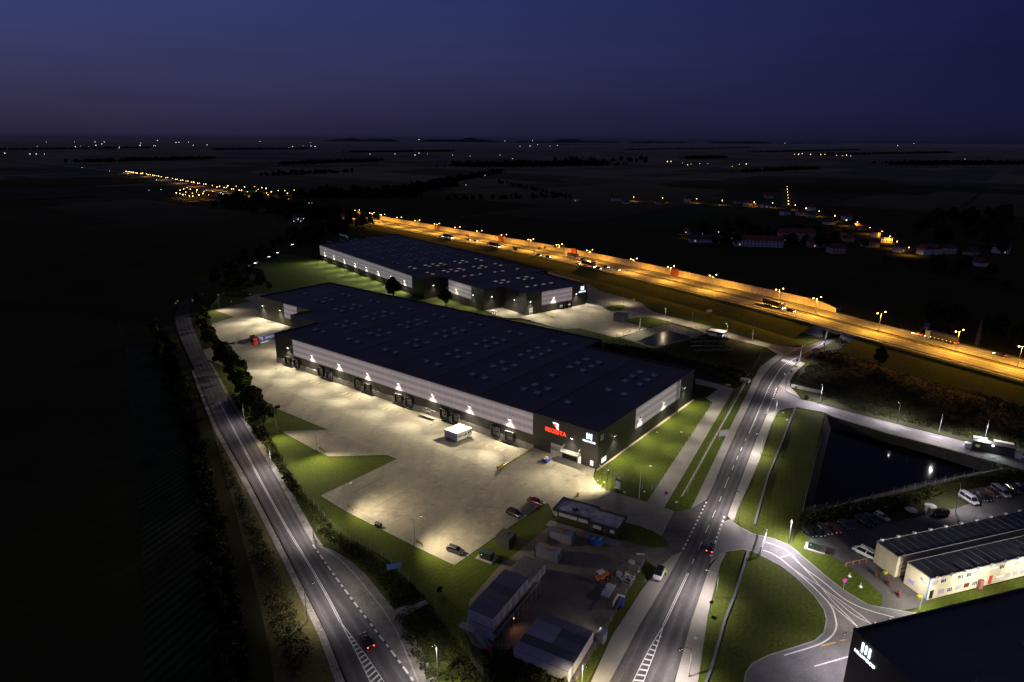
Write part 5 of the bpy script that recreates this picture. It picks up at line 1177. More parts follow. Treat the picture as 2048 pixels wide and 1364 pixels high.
for s in (-1, 1):
    MB().box(7.9, 8.7, s*1.225-.02, s*1.225+.02, 1.8, 2.6).build('side_window', M_GLASS, cabn); MB().obox((9.2, s*.85, .85), (.08, .4, .25)).build('headlight', M_LOFF, t)
    MB().box(1.2, 5.2, s*1.24-.03, s*1.24+.03, .55, 1.05).build('side_skirt', M_WHITE, tr)
    for x in (-5.2, -3.9, -2.6, 5.4, 8.2):
        w = put('wheel', WHT[0], t, (x, s*1.05, .5)); put('rim', WHT[1], w)
# ================================================================== LAMP POSTS
LN = 0
def lamp_set(base, top, h, label, power, col, tilt=.25, cat='street lamp', name='street_lamp', size=155, blend=.7, group=None, lens=None, zb=0.06):
    b = G(*base, zb); q = G(*top, h); a = math.atan2(q[1]-b[1], q[0]-b[0]); L = max(.5, min(2.4, math.dist(b, q)))
    t = thing(name, label, cat, (*b, zb), a, group)
    mb = MB(); mb.tube((0, 0, 0), (0, 0, h-.9), .10, .065, 8); mb.tube((0, 0, 0), (0, 0, .9), .14, .12, 8); mb.build('pole', M_STEEL, t)
    mb = MB(); mb.tube((0, 0, h-.92), (L*.35, 0, h-.25), .055, n=6); mb.tube((L*.35, 0, h-.25), (L, 0, h), .05, n=6); mb.build('arm', M_STEEL, t)
    hd = MB().loft([[(L-.15, -.1, h-.02), (L-.15, .1, h-.02), (L-.15, .1, h+.08), (L-.15, -.1, h+.08)], [(L+.25, -.17, h-.02), (L+.25, .17, h-.02), (L+.25, .17, h+.1), (L+.25, -.17, h+.1)], [(L+.7, -.1, h+.02), (L+.7, .1, h+.02), (L+.7, .1, h+.08), (L+.7, -.1, h+.08)]]).build('lamp_head', M_DSTEEL, t)
    MB().box(L-.05, L+.5, -.12, .12, h-.05, h-.025).build('lens', lens or L_WHITE, hd)
    p = Vector((b[0]+math.cos(a)*(L+.25), b[1]+math.sin(a)*(L+.25), h-.15))
    spot(p, (math.cos(a)*tilt, math.sin(a)*tilt, -1), power, col, size, blend, .15, t)
    return t
RC = (1.0, .90, .84); YC = (1.0, .83, .55)
for base, top, lb in (((830, 1093), (840, 1032), 'yard lamp post at the lowest corner of the yard, beside a striped barrier'), ((691, 1022.6), (699, 965.5), 'yard lamp post on the second zigzag corner of the yard edge'), ((634, 904.6), (633, 862), 'yard lamp post between the two pointed grass tongues'), ((553.6, 866), (551, 827), 'yard lamp post by the tree row at the upper grass tongue'),
    ((438.5, 617), (440, 598), 'yard lamp post at the far end of the yard near the dark wood')):
    lamp_set(base, top, 8.6, lb, 11500 if base[0] > 600 else 9000, YC, size=140, blend=1.0, tilt=1.4)
for (u, v) in ((724, 1000), (858, 1060)): pass
for base, top, lb in (((627, 1072.5), (621, 1017), 'roadside lamp where the parking bay begins on the tree-lined road'), ((489, 844), (485, 809), 'roadside lamp at the end of the tree row'), ((543, 938), (539, 897), 'roadside lamp between the tree row and the parking bay'), ((875, 1354), (869, 1289.5), 'roadside lamp at the lower end of the parking bay'), ((615, 1242.6), (626, 1166), 'roadside lamp on the field side of the tree-lined road')):
    lamp_set(base, top, 7.6, lb, 3600 if base[1] > 900 else 1800, RC)
for k, (base, top) in enumerate((((1378, 1354), (1357, 1334)), ((1432, 1196), (1416, 1140)), ((1476, 1043), (1472, 977)), ((1521, 910), (1516, 868)), ((1550.6, 833.5), (1548, 797)), ((1570, 784), (1571, 748.5)), ((1599, 722), (1600, 696)))):
    lamp_set(base, (top[0], top[1]) if k else (1357, 1300), 7.2, 'slim street lamp along the main road, %s up from the hatched marking' % ORD[k], 5200, RC)
for base, top, lb in (((1640, 804), (1644, 769), 'pale lamp post at the start of the upper lane, by the two walkers'), ((1794, 845), (1800, 806), 'pale lamp post midway along the upper lane'), ((1878, 864), (1881, 841), 'pale lamp post with a blue tint before the security hut'), ((1970, 876), (1975, 848), 'pale lamp post behind the security hut'), ((1577, 1087), (1584, 1037), 'pale lamp post beside the curving lower lane'), ((1911, 1022), (1920, 967), 'lamp post with a yellow box beside the first silver minibus')):
    lamp_set(base, top, 7.4, lb, 9000 if base[0] == 1577 else 8000 if base[0] < 1700 else 8000 if base[0] != 1911 else 4500, (1, .92, .96))
for base, top, lb in (((1247, 610), (1247, 587), 'thin lamp post by the small grass island of the rear yard'), ((1247, 671), (1248, 642.6), 'thin lamp post by the fence of the square pond'), ((1279, 661.6), (1280, 638), 'thin lamp post on the lawn above the square pond'), ((1330, 639.6), (1331, 616), 'thin lamp post on the drive above the square pond'), ((1383, 653), (1385.5, 628), 'thin lamp post on the drive before the small gatehouse'), ((1453, 673), (1454, 647), 'thin lamp post just past the small gatehouse'), ((1504, 685), (1505, 670), 'thin lamp post where the rear drive meets the main road')):
    lamp_set(base, top, 6.9, lb, 3200, YC)
# lower lane and gate: lights seen through their pools of light
lamp_set((1700, 1330), (1680, 1270), 8, 'lamp post at the foot of the closest warehouse wall', 3600, (1, .92, 1))
lamp_set((1716, 1150), (1690, 1100), 8, 'lamp post on the grass tongue beside the lower lane', 900, (1, .92, 1)) if False else None
lamp_set((1213, 981), (1200, 930), 7, 'lamp post by the boom barrier at the main gate', 9000, YC, tilt=.9)
lamp_set((1651, 684), (1646, 672), 6.5, 'lamp post at the foot of the bridge embankment', 5000, (1, .93, 1), tilt=.1)
lamp_set((1163, 1385), (1172, 1330), 7.2, 'lamp post by the pavement beside the white site cabins', 7000, YC)
lamp_set((1838, 1222), (1844, 1160), 7, 'lamp post at the corner of the cream container offices', 2600, COOL)
# motorway lamps: double arms on the median
sodium = (1.0, .445, .045)
HL = [(701.5, 420), (728, 425), (754.5, 429), (786, 434), (821, 441), (865, 447), (913, 454), (957.5, 461.5), (1011, 470), (1067, 479.5), (1131, 490.5), (1197, 503), (1271, 518), (1354, 534), (1446, 553), (1551, 577), (1649, 601), (1765, 628), (1910, 661), (2075, 699)]
hwl = None
def make_hw_lamp(loc, rz, lb):
    t = thing('motorway_lamp', lb, 'street lamp', loc, rz)
    MB().tube((0, 0, 0), (0, 0, 9.6), .14, .08, 8).build('pole', M_STEEL, t)
    for s in (-1, 1):
        MB().tube((0, 0, 9.4), (0, s*2.6, 10.0), .06).build('arm', M_STEEL, t)
        hd = MB().obox((0, s*2.9, 10.05), (.3, .7, .14)).build('lamp_head', M_STEEL, t)
        MB().loft([[(.3*math.cos(q)*k2, s*2.95+.36*math.sin(q)*k2, 10.16-z) for q in [2*math.pi*j/10 for j in range(10)]] for k2, z in ((.5, -.05), (1, .1), (1, .26), (.5, .42))]).build('lens', L_SODIUM, hd)
    return t
for k, (u, v) in enumerate(HL):
    x, y = G(u, v, 14 if u > 1500 else 12.6); i, off = hw_near(x, y); d, n = hw_frame(i); p = hw_pt(i, 14.5); lb = 'double-armed orange motorway lamp on the median, %s counting from the bridge end' % ORD[len(HL)-1-k]
    rz = math.atan2(d.y, d.x)
    t = make_hw_lamp(p, rz, lb) if hwl is None else dup(hwl, p, rz, lb)
    hwl = hwl or t
    if u > 600: 
        spot(Vector(p)+Vector((0, 0, 9.4)), (0, 0, -1), 52000, sodium, 172, .6, .5, t)
# simple far lamps: pole + glowing head; all of a cluster share one label
def far_lamp_mesh(col, s, h):
    a = MB().tube((0, 0, 0), (0, 0, h), .12, .08, 5).mesh('pole', M_DSTEEL); b = MB()
    b.loft([[(s*k2*math.cos(q), s*k2*math.sin(q), h+z*s) for q in [2*math.pi*j/6 for j in range(6)]] for k2, z in ((.5, -.9), (1, -.3), (1, .3), (.5, .9))])
    return a, b.mesh('lamp_globe', col)
def far_lamps(pts, col, s, h, label, group, light=None):
    cache = {}
    for u, v in pts:
        x, y = G(u, v, h); D = math.hypot(x, y); sc = max(.28, D/1305*s*.6*random.choice((.6, .75, .9, 1.0, 1.25)))
        key = round(math.log(sc)*4)
        if key not in cache: cache[key] = far_lamp_mesh(col, math.exp(key/4), h)
        t = thing('street_lamp', label, 'street lamp', (x, y, 0), 0, group); put('pole', cache[key][0], t); put('lamp_globe', cache[key][1], t)
        if light: spot((x, y, h-.6), (0, 0, -1), light, sodium, 165, .6, .4, t)
def Z(pts, x0, y0, s): return [(x0+a/s, y0+b/s) for a, b in pts]
far_lamps(Z([(272, 350), (403, 355), (558, 358), (675, 366), (820, 373), (904, 377), (1007, 387), (1056, 402), (1116, 415), (1187, 436), (1240, 455), (1290, 465), (1347, 490), (1402, 506), (1438, 529), (1470, 553), (1525, 580)], 1148, 240, 2.2756), L_SODIUM, 1.0, 7, 'small orange street lamp along the village street beyond the dark meadow', 'orange village street lamps', 7000)
far_lamps(Z([(971, 303), (971, 315), (972, 328), (973, 341), (975, 354), (976, 368), (977, 382)], 1148, 240, 2.2756), L_SODIUM, .95, 7, 'tiny orange lamp in the straight column of lamps above the village', 'column of orange lamps above the village', 1500)
far_lamps(Z([(509, 511), (590, 505), (586, 520), (658, 510)], 1148, 240, 2.2756), L_FARW, .8, 6, 'whitish lamp among the trees in front of the village', 'white lamps in the village trees', 800)
far_lamps(Z([(425, 189), (441, 188), (494, 195), (517, 204), (532, 201), (573, 198), (609, 199), (720, 211), (753, 202), (784, 200)], 1148, 240, 2.2756), L_FAR, .85, 8, 'tiny yellow lamp in the broken row of lamps on the dark plain above the village', 'yellow lamps in a row on the plain')
far_lamps(Z([(1004, 156), (1022, 156), (1038, 153), (1077, 156), (1123, 157), (1142, 156), (1195, 160), (1222, 162), (1240, 160), (1259, 163)], 1148, 240, 2.2756), L_FAR, .8, 8, 'tiny lamp in the short level row near the horizon, above the column of lamps', 'lamps in a level row near the horizon')
far_lamps(Z([(272, 130), (218, 155), (437, 127), (441, 157), (473, 153), (517, 155), (561, 148), (556, 128), (596, 140), (610, 128), (700, 155), (697, 163), (780, 158), (820, 148), (824, 134), (900, 150), (909, 151), (922, 120), (1030, 131), (1047, 131), (1103, 130), (1130, 147), (1212, 146), (1522, 125), (1564, 166), (1596, 166), (1664, 164), (1690, 163), (1772, 150), (1820, 152), (1816, 132), (28, 194), (175, 199), (212, 199), (260, 199)], 0, 240, 2.926), L_FARW, .62, 8, 'white pinprick of light from distant towns under the horizon', 'distant white town lights')
far_lamps([(585, 293), (630, 293), (790, 308), (830, 310), (838, 306), (855, 308), (905, 310), (940, 312), (1000, 310), (1010, 282), (1040, 293), (1060, 292), (1065, 281), (1075, 289), (1100, 292), (1115, 291), (1112, 280), (1025, 317), (970, 351), (932, 370), (1213, 279.5), (1416, 281), (1428, 282), (1570, 286), (1795, 291), (1828, 287), (1853, 284.5), (1930, 318), (740, 308), (838, 279.5), (870, 280)], L_FARW, .65, 8, 'white pinprick of light from distant villages across the middle of the plain', 'distant white village lights')
far_lamps(Z([(285, 90), (300, 92), (315, 93), (328, 96), (342, 98), (358, 101), (370, 103), (400, 106), (414, 104), (445, 110), (458, 116), (474, 115), (494, 120), (508, 122), (524, 124), (540, 127), (562, 132), (597, 139), (612, 138), (650, 145), (675, 152), (688, 152), (713, 159), (730, 159), (757, 166), (772, 166), (800, 174), (817, 175), (848, 183), (864, 183), (895, 190), (912, 190)], 180, 320, 3.938), L_SODIUM, .85, 11, 'small bright lamp in the long line of lamps where the motorway nears the horizon', 'line of lamps along the far motorway')
far_lamps(Z([(963, 200), (1000, 212), (1020, 208), (1057, 216), (1075, 216), (1085, 203), (1115, 228), (1130, 227), (1152, 207), (1175, 238), (1193, 238), (1217, 211), (1240, 250), (1297, 210), (1310, 245), (1324, 231), (1328, 260), (1353, 218), (1386, 223), (1390, 260), (1402, 274), (1428, 250), (1483, 240), (1534, 241), (1555, 262), (1608, 237), (1657, 242), (1410, 338)], 180, 320, 3.938), L_SODIUM, .85, 9, 'orange lamp of the motorway junction behind the wood', 'orange lamps of the motorway junction', 2500)
far_lamps(Z([(1450, 348), (1497, 358), (1566, 306), (1650, 322), (1725, 338), (1748, 337), (1640, 465), (1606, 482), (1660, 482), (1682, 462), (463, 238), (558, 233)], 180, 320, 3.938), L_FARW, .6, 5, 'faint white light glimpsed between the trees of the dark wood', 'white lights in the dark wood')
far_lamps(Z([(680, 259), (706, 264), (710, 237), (738, 228), (755, 252), (731, 272), (752, 272), (765, 217), (783, 283), (790, 230), (806, 262), (842, 235), (840, 252), (858, 275), (888, 264), (897, 247), (934, 275), (810, 284)], 180, 320, 3.938), L_SODIUM, .85, 8, 'orange lamp in the lit motorway car park beyond the wood', 'orange lamps of the motorway car park', 2500)
for k in range(9):
    i, _ = hw_near(*G(255+k*45, 347+k*6.2, 2)); p = hw_pt(i, 14.5, 11); spot(p, (0, 0, -1), 14000, sodium, 170, .5, .5, None)
# ================================================================== FENCES
POSTME = MB().tube((0, 0, -.3), (0, 0, 1.9), .045, n=5).mesh('post', M_STEEL)
def fence(label, pts, step=4.0, h=1.8, world=False, dens=1.0):
    w = pts if world else PX(pts); L = sum(math.dist(a, b) for a, b in zip(w, w[1:])); n = max(2, min(95, int(L/step)))
    rs = resample(w, n+1); t = thing('mesh_fence', label, 'fence', (*rs[0], 0)); mb = MB(); s = 0
    for a, b in zip(rs, rs[1:]):
        a2 = (a[0]-rs[0][0], a[1]-rs[0][1]); b2 = (b[0]-rs[0][0], b[1]-rs[0][1]); l = math.dist(a, b)
        mb.face([(*a2, .05), (*b2, .05), (*b2, h), (*a2, h)], 0, [(s, 0), (s+l, 0), (s+l, 1), (s, 1)]); s += l
    mb.build('mesh_panel', M_FENCE, t, fix=False)
    for p in rs: put('post', POSTME, t, (p[0]-rs[0][0], p[1]-rs[0][1], 0))
    return t
fence('green mesh fence along the tree-lined road, below the yard lawns', [(502, 805), (532, 865), (590, 964), (664, 1055), (775, 1119), (857, 1204), (957, 1342), (985, 1380)])
fence('mesh fence round the big dark pond', [(1653, 829), (1712, 849), (1771, 867), (1888, 897), (2010, 935), (1940, 951), (1864, 970), (1740, 997), (1604, 1027), (1653, 829)])
fence('mesh fence round the square pond and solar panels', [(1232, 677), (1294, 656), (1341, 646), (1412, 664), (1405, 676), (1309, 699), (1232, 677)])
fence('mesh fence behind the nearest warehouse, along the weedy ditch', [(1204, 682), (1260, 692), (1309, 700), (1400, 724), (1500, 748), (1505, 752)])
fence('mesh fence on the grass strip between path and main road', [(1495, 758), (1468, 800), (1430, 872), (1375, 985)])
fence('mesh fence below the motorway bank, beside the rear yard lawn', [(1098, 541), (1200, 566), (1300, 592), (1400, 616), (1500, 645), (1560, 662)])
fence('mesh fence from the small gatehouse toward the bridge', [(1455, 660), (1500, 671), (1560, 684), (1595, 686)])
fence('mesh fence on the lawn by the flagpoles', [(1200, 962), (1215, 942), (1260, 960), (1292, 985), (1318, 975), (1420, 815)])
fence('mesh fence along the pavement side of the building site', [(1293, 1118), (1224, 1240), (1190, 1300), (1150, 1362)], 3.0)
fence('mesh fence across the far end of the yard under the wood', [(424, 618), (446, 588), (505, 590), (560, 583)])
fence('mesh fence on the solar lot toward the main road', [(1530, 697), (1506, 740)])
fence('low guard railing on the main road bend above the ditch', [(1520, 740), (1505, 765), (1497, 790)], 2.0, 1.1)
# the long dark service trough crossing the lawns
for lb, pts in (('long dark cable trough crossing the lawn beside the pond', [(1591, 813), (1560, 895), (1535, 955), (1509, 1050)]), ('long dark cable trough crossing the lower round lawn', [(1496, 1104), (1470, 1190), (1450, 1240), (1425, 1330), (1400, 1400)])):
    w = PX(pts); t = thing('cable_trough', lb, 'trough', (*w[0], 0)); mb = MB()
    for a, b in zip(w, w[1:]):
        d = Vector(b)-Vector(a); c = (Vector(a)+Vector(b))/2-Vector(w[0]); mb.obox((c.x, c.y, .2), (d.length, .5, .34), math.atan2(d.y, d.x))
    mb.build('trough', mat('trough_grey', (.14, .145, .17), .7), t)
# dock ramp railings
def railing(label, pts, h=1.1, base=.16, beam=False):
    w = pts; t = thing('railing', label, 'railing', (*w[0], base)); L = math.dist(w[0], w[1]); n = max(3, int(L/1.6)); a = math.atan2(w[1][1]-w[0][1], w[1][0]-w[0][0]); t.rotation_euler.z = a
    MB().tube((0, 0, h), (L, 0, h), .04).tube((0, 0, h*.55), (L, 0, h*.55), .03).build('rail', M_STEEL, t)
    me = MB().tube((0, 0, 0), (0, 0, h), .035, n=5).mesh('post', M_STEEL)
    for k in range(n+1): put('post', me, t, (L*k/n, 0, 0))
    MB().box(-.2, 2.6, -.12, .12, .05, 1.15).build('end_barrier', M_YB, t)
    if beam: MB().box(2.8, L, -.11, .11, .0, .22).build('kerb_beam', M_YB, t)
    return t
railing('railing with a yellow and black end on the ramp wall near the red sign', [W1(23.35, -18.8), W1(23.35, -.4)], beam=True)
railing('railing with a yellow and black end on the ramp wall behind the lorry', [W1(205.15, 10.5), W1(205.15, 34.8)])
railing('railing by the docks of the rear warehouse', [W2(-14, 8.5), W2(-.3, 8.5)]); 
t = thing('retaining_wall', 'white low wall at the side of the rear warehouse docks', 'wall', (*G(1171, 610), 0), R(-40)); mb = MB(); a, b = G(1171, 610), G(1206, 618)
t.rotation_euler.z = math.atan2(b[1]-a[1], b[0]-a[0]); MB().box(0, math.dist(a, b), -.2, .2, 0, 1.3).build('wall', mat('white_wall', (.55, .53, .5), .7), t); MB().box(math.dist(a, b)-.1, math.dist(a, b)+3, -.18, .18, 0, .6).build('end_barrier', M_YB, t)
# striped crash barriers
for (a, b, lb) in (((695, 1014), (706, 1022), 'yellow and black barrier plate under the yard lamp on the second zigzag corner'), ((833, 1086), (846, 1095), 'yellow and black barrier plate at the lowest yard lamp'), ((556.6, 862), (566, 867), 'yellow and black barrier plate at the upper grass tongue'), ((638.7, 899), (648.5, 906), 'yellow and black barrier plate between the pointed grass tongues'), ((611, 740), (603, 737), 'yellow bollard plate before the second dock from the lorry end'), ((1451, 773), (1461, 774), 'yellow barrier plate at the end of the path behind the warehouse'), ((1264, 600), (1269, 602), 'yellow plate by the bend of the rear drive')):
    z = -1.2 if a[0] == 611 else .06
    p, q = G(*a, z), G(*b, z); L = max(1.6, math.dist(p, q)); t = thing('crash_barrier', lb, 'barrier', (*mid(p, q), z), math.atan2(q[1]-p[1], q[0]-p[0]))
    MB().box(-L/2, L/2, -.06, .06, .45, 1.15).build('plate', M_YB, t)
    for x in (-L/2+.2, L/2-.2): MB().box(x-.06, x+.06, -.05, .05, 0, .45).build('leg', M_DSTEEL, t)
# wheel guides on the ground before every dock
wg = None
for k, f in enumerate((157, 150.7, 133.5, 127.8, 110, 104, 86.2, 80.6, 62.7, 56.9, 39, 33)):
    for s in (-1.35, 1.35):
        z = dip_h(f, -5.5); t = MB().tube((-1.3, 0, .16), (1.3, 0, .16), .13, n=8).build('wheel_guide', mat('guide_paint', (.62, .56, .36), .5), None, (*W1(f+s, -6.2), z), TH1); tag(t, 'short pale wheel guide bar lying on the concrete before a warehouse dock', 'wheel guide', 'wheel guides before the docks')
# low dark benches at the yard edge
for u, v, lb, a in ((757, 1052, 'low dark red grit box on the yard edge between two striped barriers', -34), (555, 816, 'low dark grit box at the yard edge by the tree row', 20)):
    t = thing('grit_box', lb, 'grit box', (*G(u, v), .06), R(a)); MB().box(-.9, .9, -.5, .5, 0, .75).build('body', mat('grit_dark', (.05, .025, .022), .6), t); MB().loft([[(-.95, -.55, .76), (.95, -.55, .76), (.95, .55, .76), (-.95, .55, .76)], [(-.9, -.2, .98), (.9, -.2, .98), (.9, .2, .98), (-.9, .2, .98)]]).build('lid', M_DSTEEL, t)
# flagpoles, totem, boom barriers, signs
for b, h, lb in (((1221, 977), 8.0, 'white flagpole on the lawn nearer the warehouse corner'), ((1278, 997), 8.0, 'white flagpole on the lawn nearer the path')):
    t = thing('flagpole', lb, 'flagpole', (*G(*b), 0)); MB().tube((0, 0, 0), (0, 0, h), .09, .05, 8).build('pole', M_WHITE, t); MB().tube((0, 0, h), (0, 0, h+.15), .1, .02, 8).build('finial', M_STEEL, t)
t = thing('totem_sign', 'blue and white totem sign on the lawn between the flagpoles', 'totem sign', (*G(1236, 977), 0), R(-50)); MB().box(-.75, .75, -.15, .15, 0, 2.4).build('board', M_WHITE, t)
MB().prism([(-.95, -.18), (.95, -.18), (.95, .18), (-.95, .18)], 2.4, 3.1).build('header', mat('totem_blue', (.04, .06, .35), .5), t); MB().prism([(-.4, -.15), (.4, -.15), (.4, .15), (-.4, .15)], 3.1, 3.6).build('crest', M_WHITE, t); MB().box(-1.1, 1.1, -.5, .5, 0, .12).build('footing', M_CONCW, t)
for a, b, lb in (((1207, 972), (1186, 1001), 'white boom barrier across the main gate, beside the lawn'), ((1156, 993), (1160, 986), 'short white boom behind the roof of the main gatehouse')):
    p, q = G(*a, 1), G(*b, 1); L = math.dist(p, q); t = thing('boom_barrier', lb, 'boom barrier', (*G(*a, 0), .06), math.atan2(q[1]-p[1], q[0]-p[0])); MB().box(-.25, .25, -.2, .2, 0, 1.15).build('cabinet', mat('cab_yellow', (.5, .4, .1), .5), t); MB().box(.2, L, -.22, -.1, .92, 1.06).build('boom', mat('boom_white', (.8, .8, .8), .4), t)
def sign(name, label, base, h, shape, size, m_, rz, col2=None, pr=.045):
    t = thing(name, label, 'road sign', (*G(*base), 0), rz); MB().tube((0, 0, 0), (0, 0, h), pr, n=6).build('post', M_STEEL, t)
    if shape == 'disc':
        MB().tube((-.03, 0, h), (-.06, 0, h), size, n=18).build('plate', m_, t)
        if col2: MB().tube((-.06, 0, h), (-.075, 0, h), size*.72, n=18).build('face', col2, t)
    elif shape == 'tri': MB().prism([(-.06, 0), (-.03, 0)], 0, 0) if False else MB().loft([[(-.03, -size, h-size*.6), (-.03, size, h-size*.6), (-.03, 0, h+size)], [(-.06, -size, h-size*.6), (-.06, size, h-size*.6), (-.06, 0, h+size)]]).build('plate', m_, t)
    else: MB().box(-.07, -.03, -size[0]/2, size[0]/2, h-size[1]/2, h+size[1]/2).build('plate', m_, t)
    return t
M_SRED = mat('sign_red_paint', (.5, .03, .03), .5); M_SBLUE = mat('sign_blue_paint', (.03, .05, .4), .5); M_SPUR = mat('sign_magenta', (.4, .03, .3), .5, emit=((.7, .05, .6), .12)); M_SGREY = mat('sign_back', (.3, .3, .32), .5)
TOCAM = R(90)
sign('no_parking_sign', 'round red and blue no-stopping sign standing on the path behind the lawn', (1331, 1000), 2.2, 'disc', .55, M_SRED, TOCAM, M_SBLUE)
sign('round_sign', 'round red sign on the right-hand pavement of the main road', (1421, 1222), 2.3, 'disc', .45, M_SRED, TOCAM, M_SBLUE)
sign('round_sign', 'round magenta sign with white plate on the grass tongue beside the lower lane', (1686.5, 1179), 2.4, 'disc', .5, M_SPUR, TOCAM, None)
sign('triangle_sign', 'grey triangular sign back on the verge behind the white car', (1289, 1181), 2.5, 'tri', .55, M_SGREY, TOCAM+R(180))
sign('round_sign', 'round reddish sign at the bend of the main road by the headwall', (1581, 752), 2.2, 'disc', .5, M_SRED, TOCAM, M_SBLUE)
sign('crossing_sign', 'blue crossing sign beside the zebra crossing', (1593, 731), 2.4, 'rect', (.9, .9), M_SBLUE, TOCAM)
sign('crossing_sign', 'white and violet round signs on a post before the bridge', (1647, 698), 2.6, 'disc', .55, M_WHITE, TOCAM, M_SPUR)
sign('tall_sign', 'blue sign at the end of the noise wall', (1675, 636), 5, 'rect', (1.6, 1.8), M_SBLUE, TOCAM)
sign('tall_sign', 'blue motorway sign board on the far verge past the bridge', (1849, 676), 6.5, 'rect', (3.2, 3.2), M_SBLUE, TOCAM, None, .12)
sign('notice_board', 'blue notice board fixed at the fence above the parking bay', (789, 1142), 1.4, 'rect', (3.4, 1.5), mat('notice_sky', (.18, .3, .6), .5), R(110))
sign('notice_board', 'white board on the lawn below the motorway', (1418, 627), 1.6, 'rect', (3.2, 1.5), M_WHITE, TOCAM)
for lb, u, v, w_, h_, z in (('grey back of a direction board on the main road verge by the warehouse path', 1446, 880, 3.4, 2.2, 2.6), ('grey back of a direction board in the meadow near the zebra crossing', 1629, 714, 3.4, 2.4, 3.0)):
    t = thing('direction_board', lb, 'road sign', (*G(u, v), 0), R(100)); MB().box(-.06, .06, -w_/2, w_/2, z-h_/2, z+h_/2).build('board', M_SGREY, t)
    for y in (-w_/3, w_/3): MB().tube((0.1, y, 0), (.1, y, z+h_/2), .06).build('post', M_STEEL, t)
i, off = hw_near(*G(1002, 506, 3)); p = hw_pt(i, -3, -.4); d, n = hw_frame(i); t = thing('motorway_sign', 'pale rear of a motorway sign on two posts, near edge of the carriageway', 'road sign', p, math.atan2(n.y, n.x)+R(90))
MB().box(-2.6, 2.6, -.08, .08, 2.6, 5.6).build('board', mat('sign_pale', (.4, .38, .34), .5), t)
for x in (-1.8, 1.8): MB().tube((x, .15, 0), (x, .15, 5.4), .1).build('post', M_STEEL, t)
i, off = hw_near(*G(1064, 516, 3)); p = hw_pt(i, -2, -.3); d, n = hw_frame(i); t = thing('sign_gantry', 'steel truss gantry spanning the motorway', 'gantry', p, math.atan2(n.y, n.x))
for x in (0, 33): MB().box(x-.25, x+.25, -.25, .25, 0, 7.2).build('leg', M_STEEL, t)
mb = MB()
for z in (6.2, 7.4):
    for y in (-.5, .5): mb.tube((0, y, z), (33, y, z), .09)
for k in range(16): mb.tube((k*33/16, -.5, 6.2 if k % 2 else 7.4), ((k+1)*33/16, -.5, 7.4 if k % 2 else 6.2), .06)
mb.build('truss', M_STEEL, t)
for x in (5, 11, 22, 28): MB().box(x-1.3, x+1.3, -.75, -.6, 5.7, 7.8).build('sign_panel', M_DSTEEL, t)
# height limit portal before the bridge
p, q = G(1613, 691), G(1649, 694); t = thing('height_portal', 'height-limit portal with a yellow and black beam before the bridge', 'portal', (*p, 0), math.atan2(q[1]-p[1], q[0]-p[0])); L = math.dist(p, q)
for x in (0, L): MB().tube((x, 0, 0), (x, 0, 4.8), .13, n=8).build('post', M_STEEL, t)
MB().tube((0, 0, 4.8), (L, 0, 4.8), .12, n=8).build('crossbar', M_STEEL, t); MB().box(.6, L-.3, -.08, .08, 3.9, 4.4).build('striped_beam', M_YB2, t)
# sliding gate on the lower lane
p, q = G(1520, 1111), G(1531, 1078); t = thing('sliding_gate', 'white lattice sliding gate across the lower lane', 'gate', (*p, .08), math.atan2(q[1]-p[1], q[0]-p[0])); L = math.dist(p, q); mb = MB()
for z in (.25, 1.9): mb.box(0, L, -.06, .06, z-.09, z+.09)
n = 6
for k in range(n+1): mb.box(L*k/n-.05, L*k/n+.05, -.05, .05, .25, 1.9)
for k in range(n): mb.tube((L*k/n, 0, .25 if k % 2 else 1.9), (L*(k+1)/n, 0, 1.9 if k % 2 else .25), .045)
mb.build('gate_leaf', mat('gate_white', (.6, .6, .62), .4), t)
for x in (-.3, L+.3): MB().box(x-.14, x+.14, -.14, .14, 0, 2.5).build('gate_post', M_STEEL, t)
# gate booth frame in the rear yard
t = thing('white_booth', 'small white gate frame at the corner of the rear warehouse', 'booth', (*G(988, 630), 0), R(-30)); MB().box(-1.6, 1.6, -.8, .8, 2.0, 2.5).build('roof', M_WHITE, t)
for x in (-1.3, 0, 1.3): MB().box(x-.2, x+.2, -.3, .3, 0, 2.0).build('leg', M_WHITE, t)
# solar tables
for k, (a, b, lb) in enumerate((((1388, 707), (1465, 705), 'solar panel row nearest the ditch, fourth from the gatehouse'), ((1382, 698), (1457, 697), 'third solar panel row from the small gatehouse'), ((1383, 689), (1456, 688), 'second solar panel row from the small gatehouse'), ((1376, 682), (1412, 681), 'short first solar panel row by the small gatehouse'))):
    p, q = G(*a), G(*b); L = math.dist(p, q); t = thing('solar_table', lb, 'solar panels', (*p, 0), math.atan2(q[1]-p[1], q[0]-p[0])); mb = MB()
    n = max(3, int(L/2.1))
    for j in range(n): mb.loft([[(j*L/n+.03, -1.1, 2.0), ((j+1)*L/n-.03, -1.1, 2.0), ((j+1)*L/n-.03, 1.4, .8), (j*L/n+.03, 1.4, .8)], [(j*L/n+.03, -1.08, 2.12), ((j+1)*L/n-.03, -1.08, 2.12), ((j+1)*L/n-.03, 1.42, .92), (j*L/n+.03, 1.42, .92)]])
    mb.build('panel', mat('solar_glass', (.30, .29, .31), .4), t)
    for j in range(6): MB().tube((L*(j+.5)/6, -.6, 0), (L*(j+.5)/6, -.6, 1.75), .05).build('leg', M_STEEL, t)
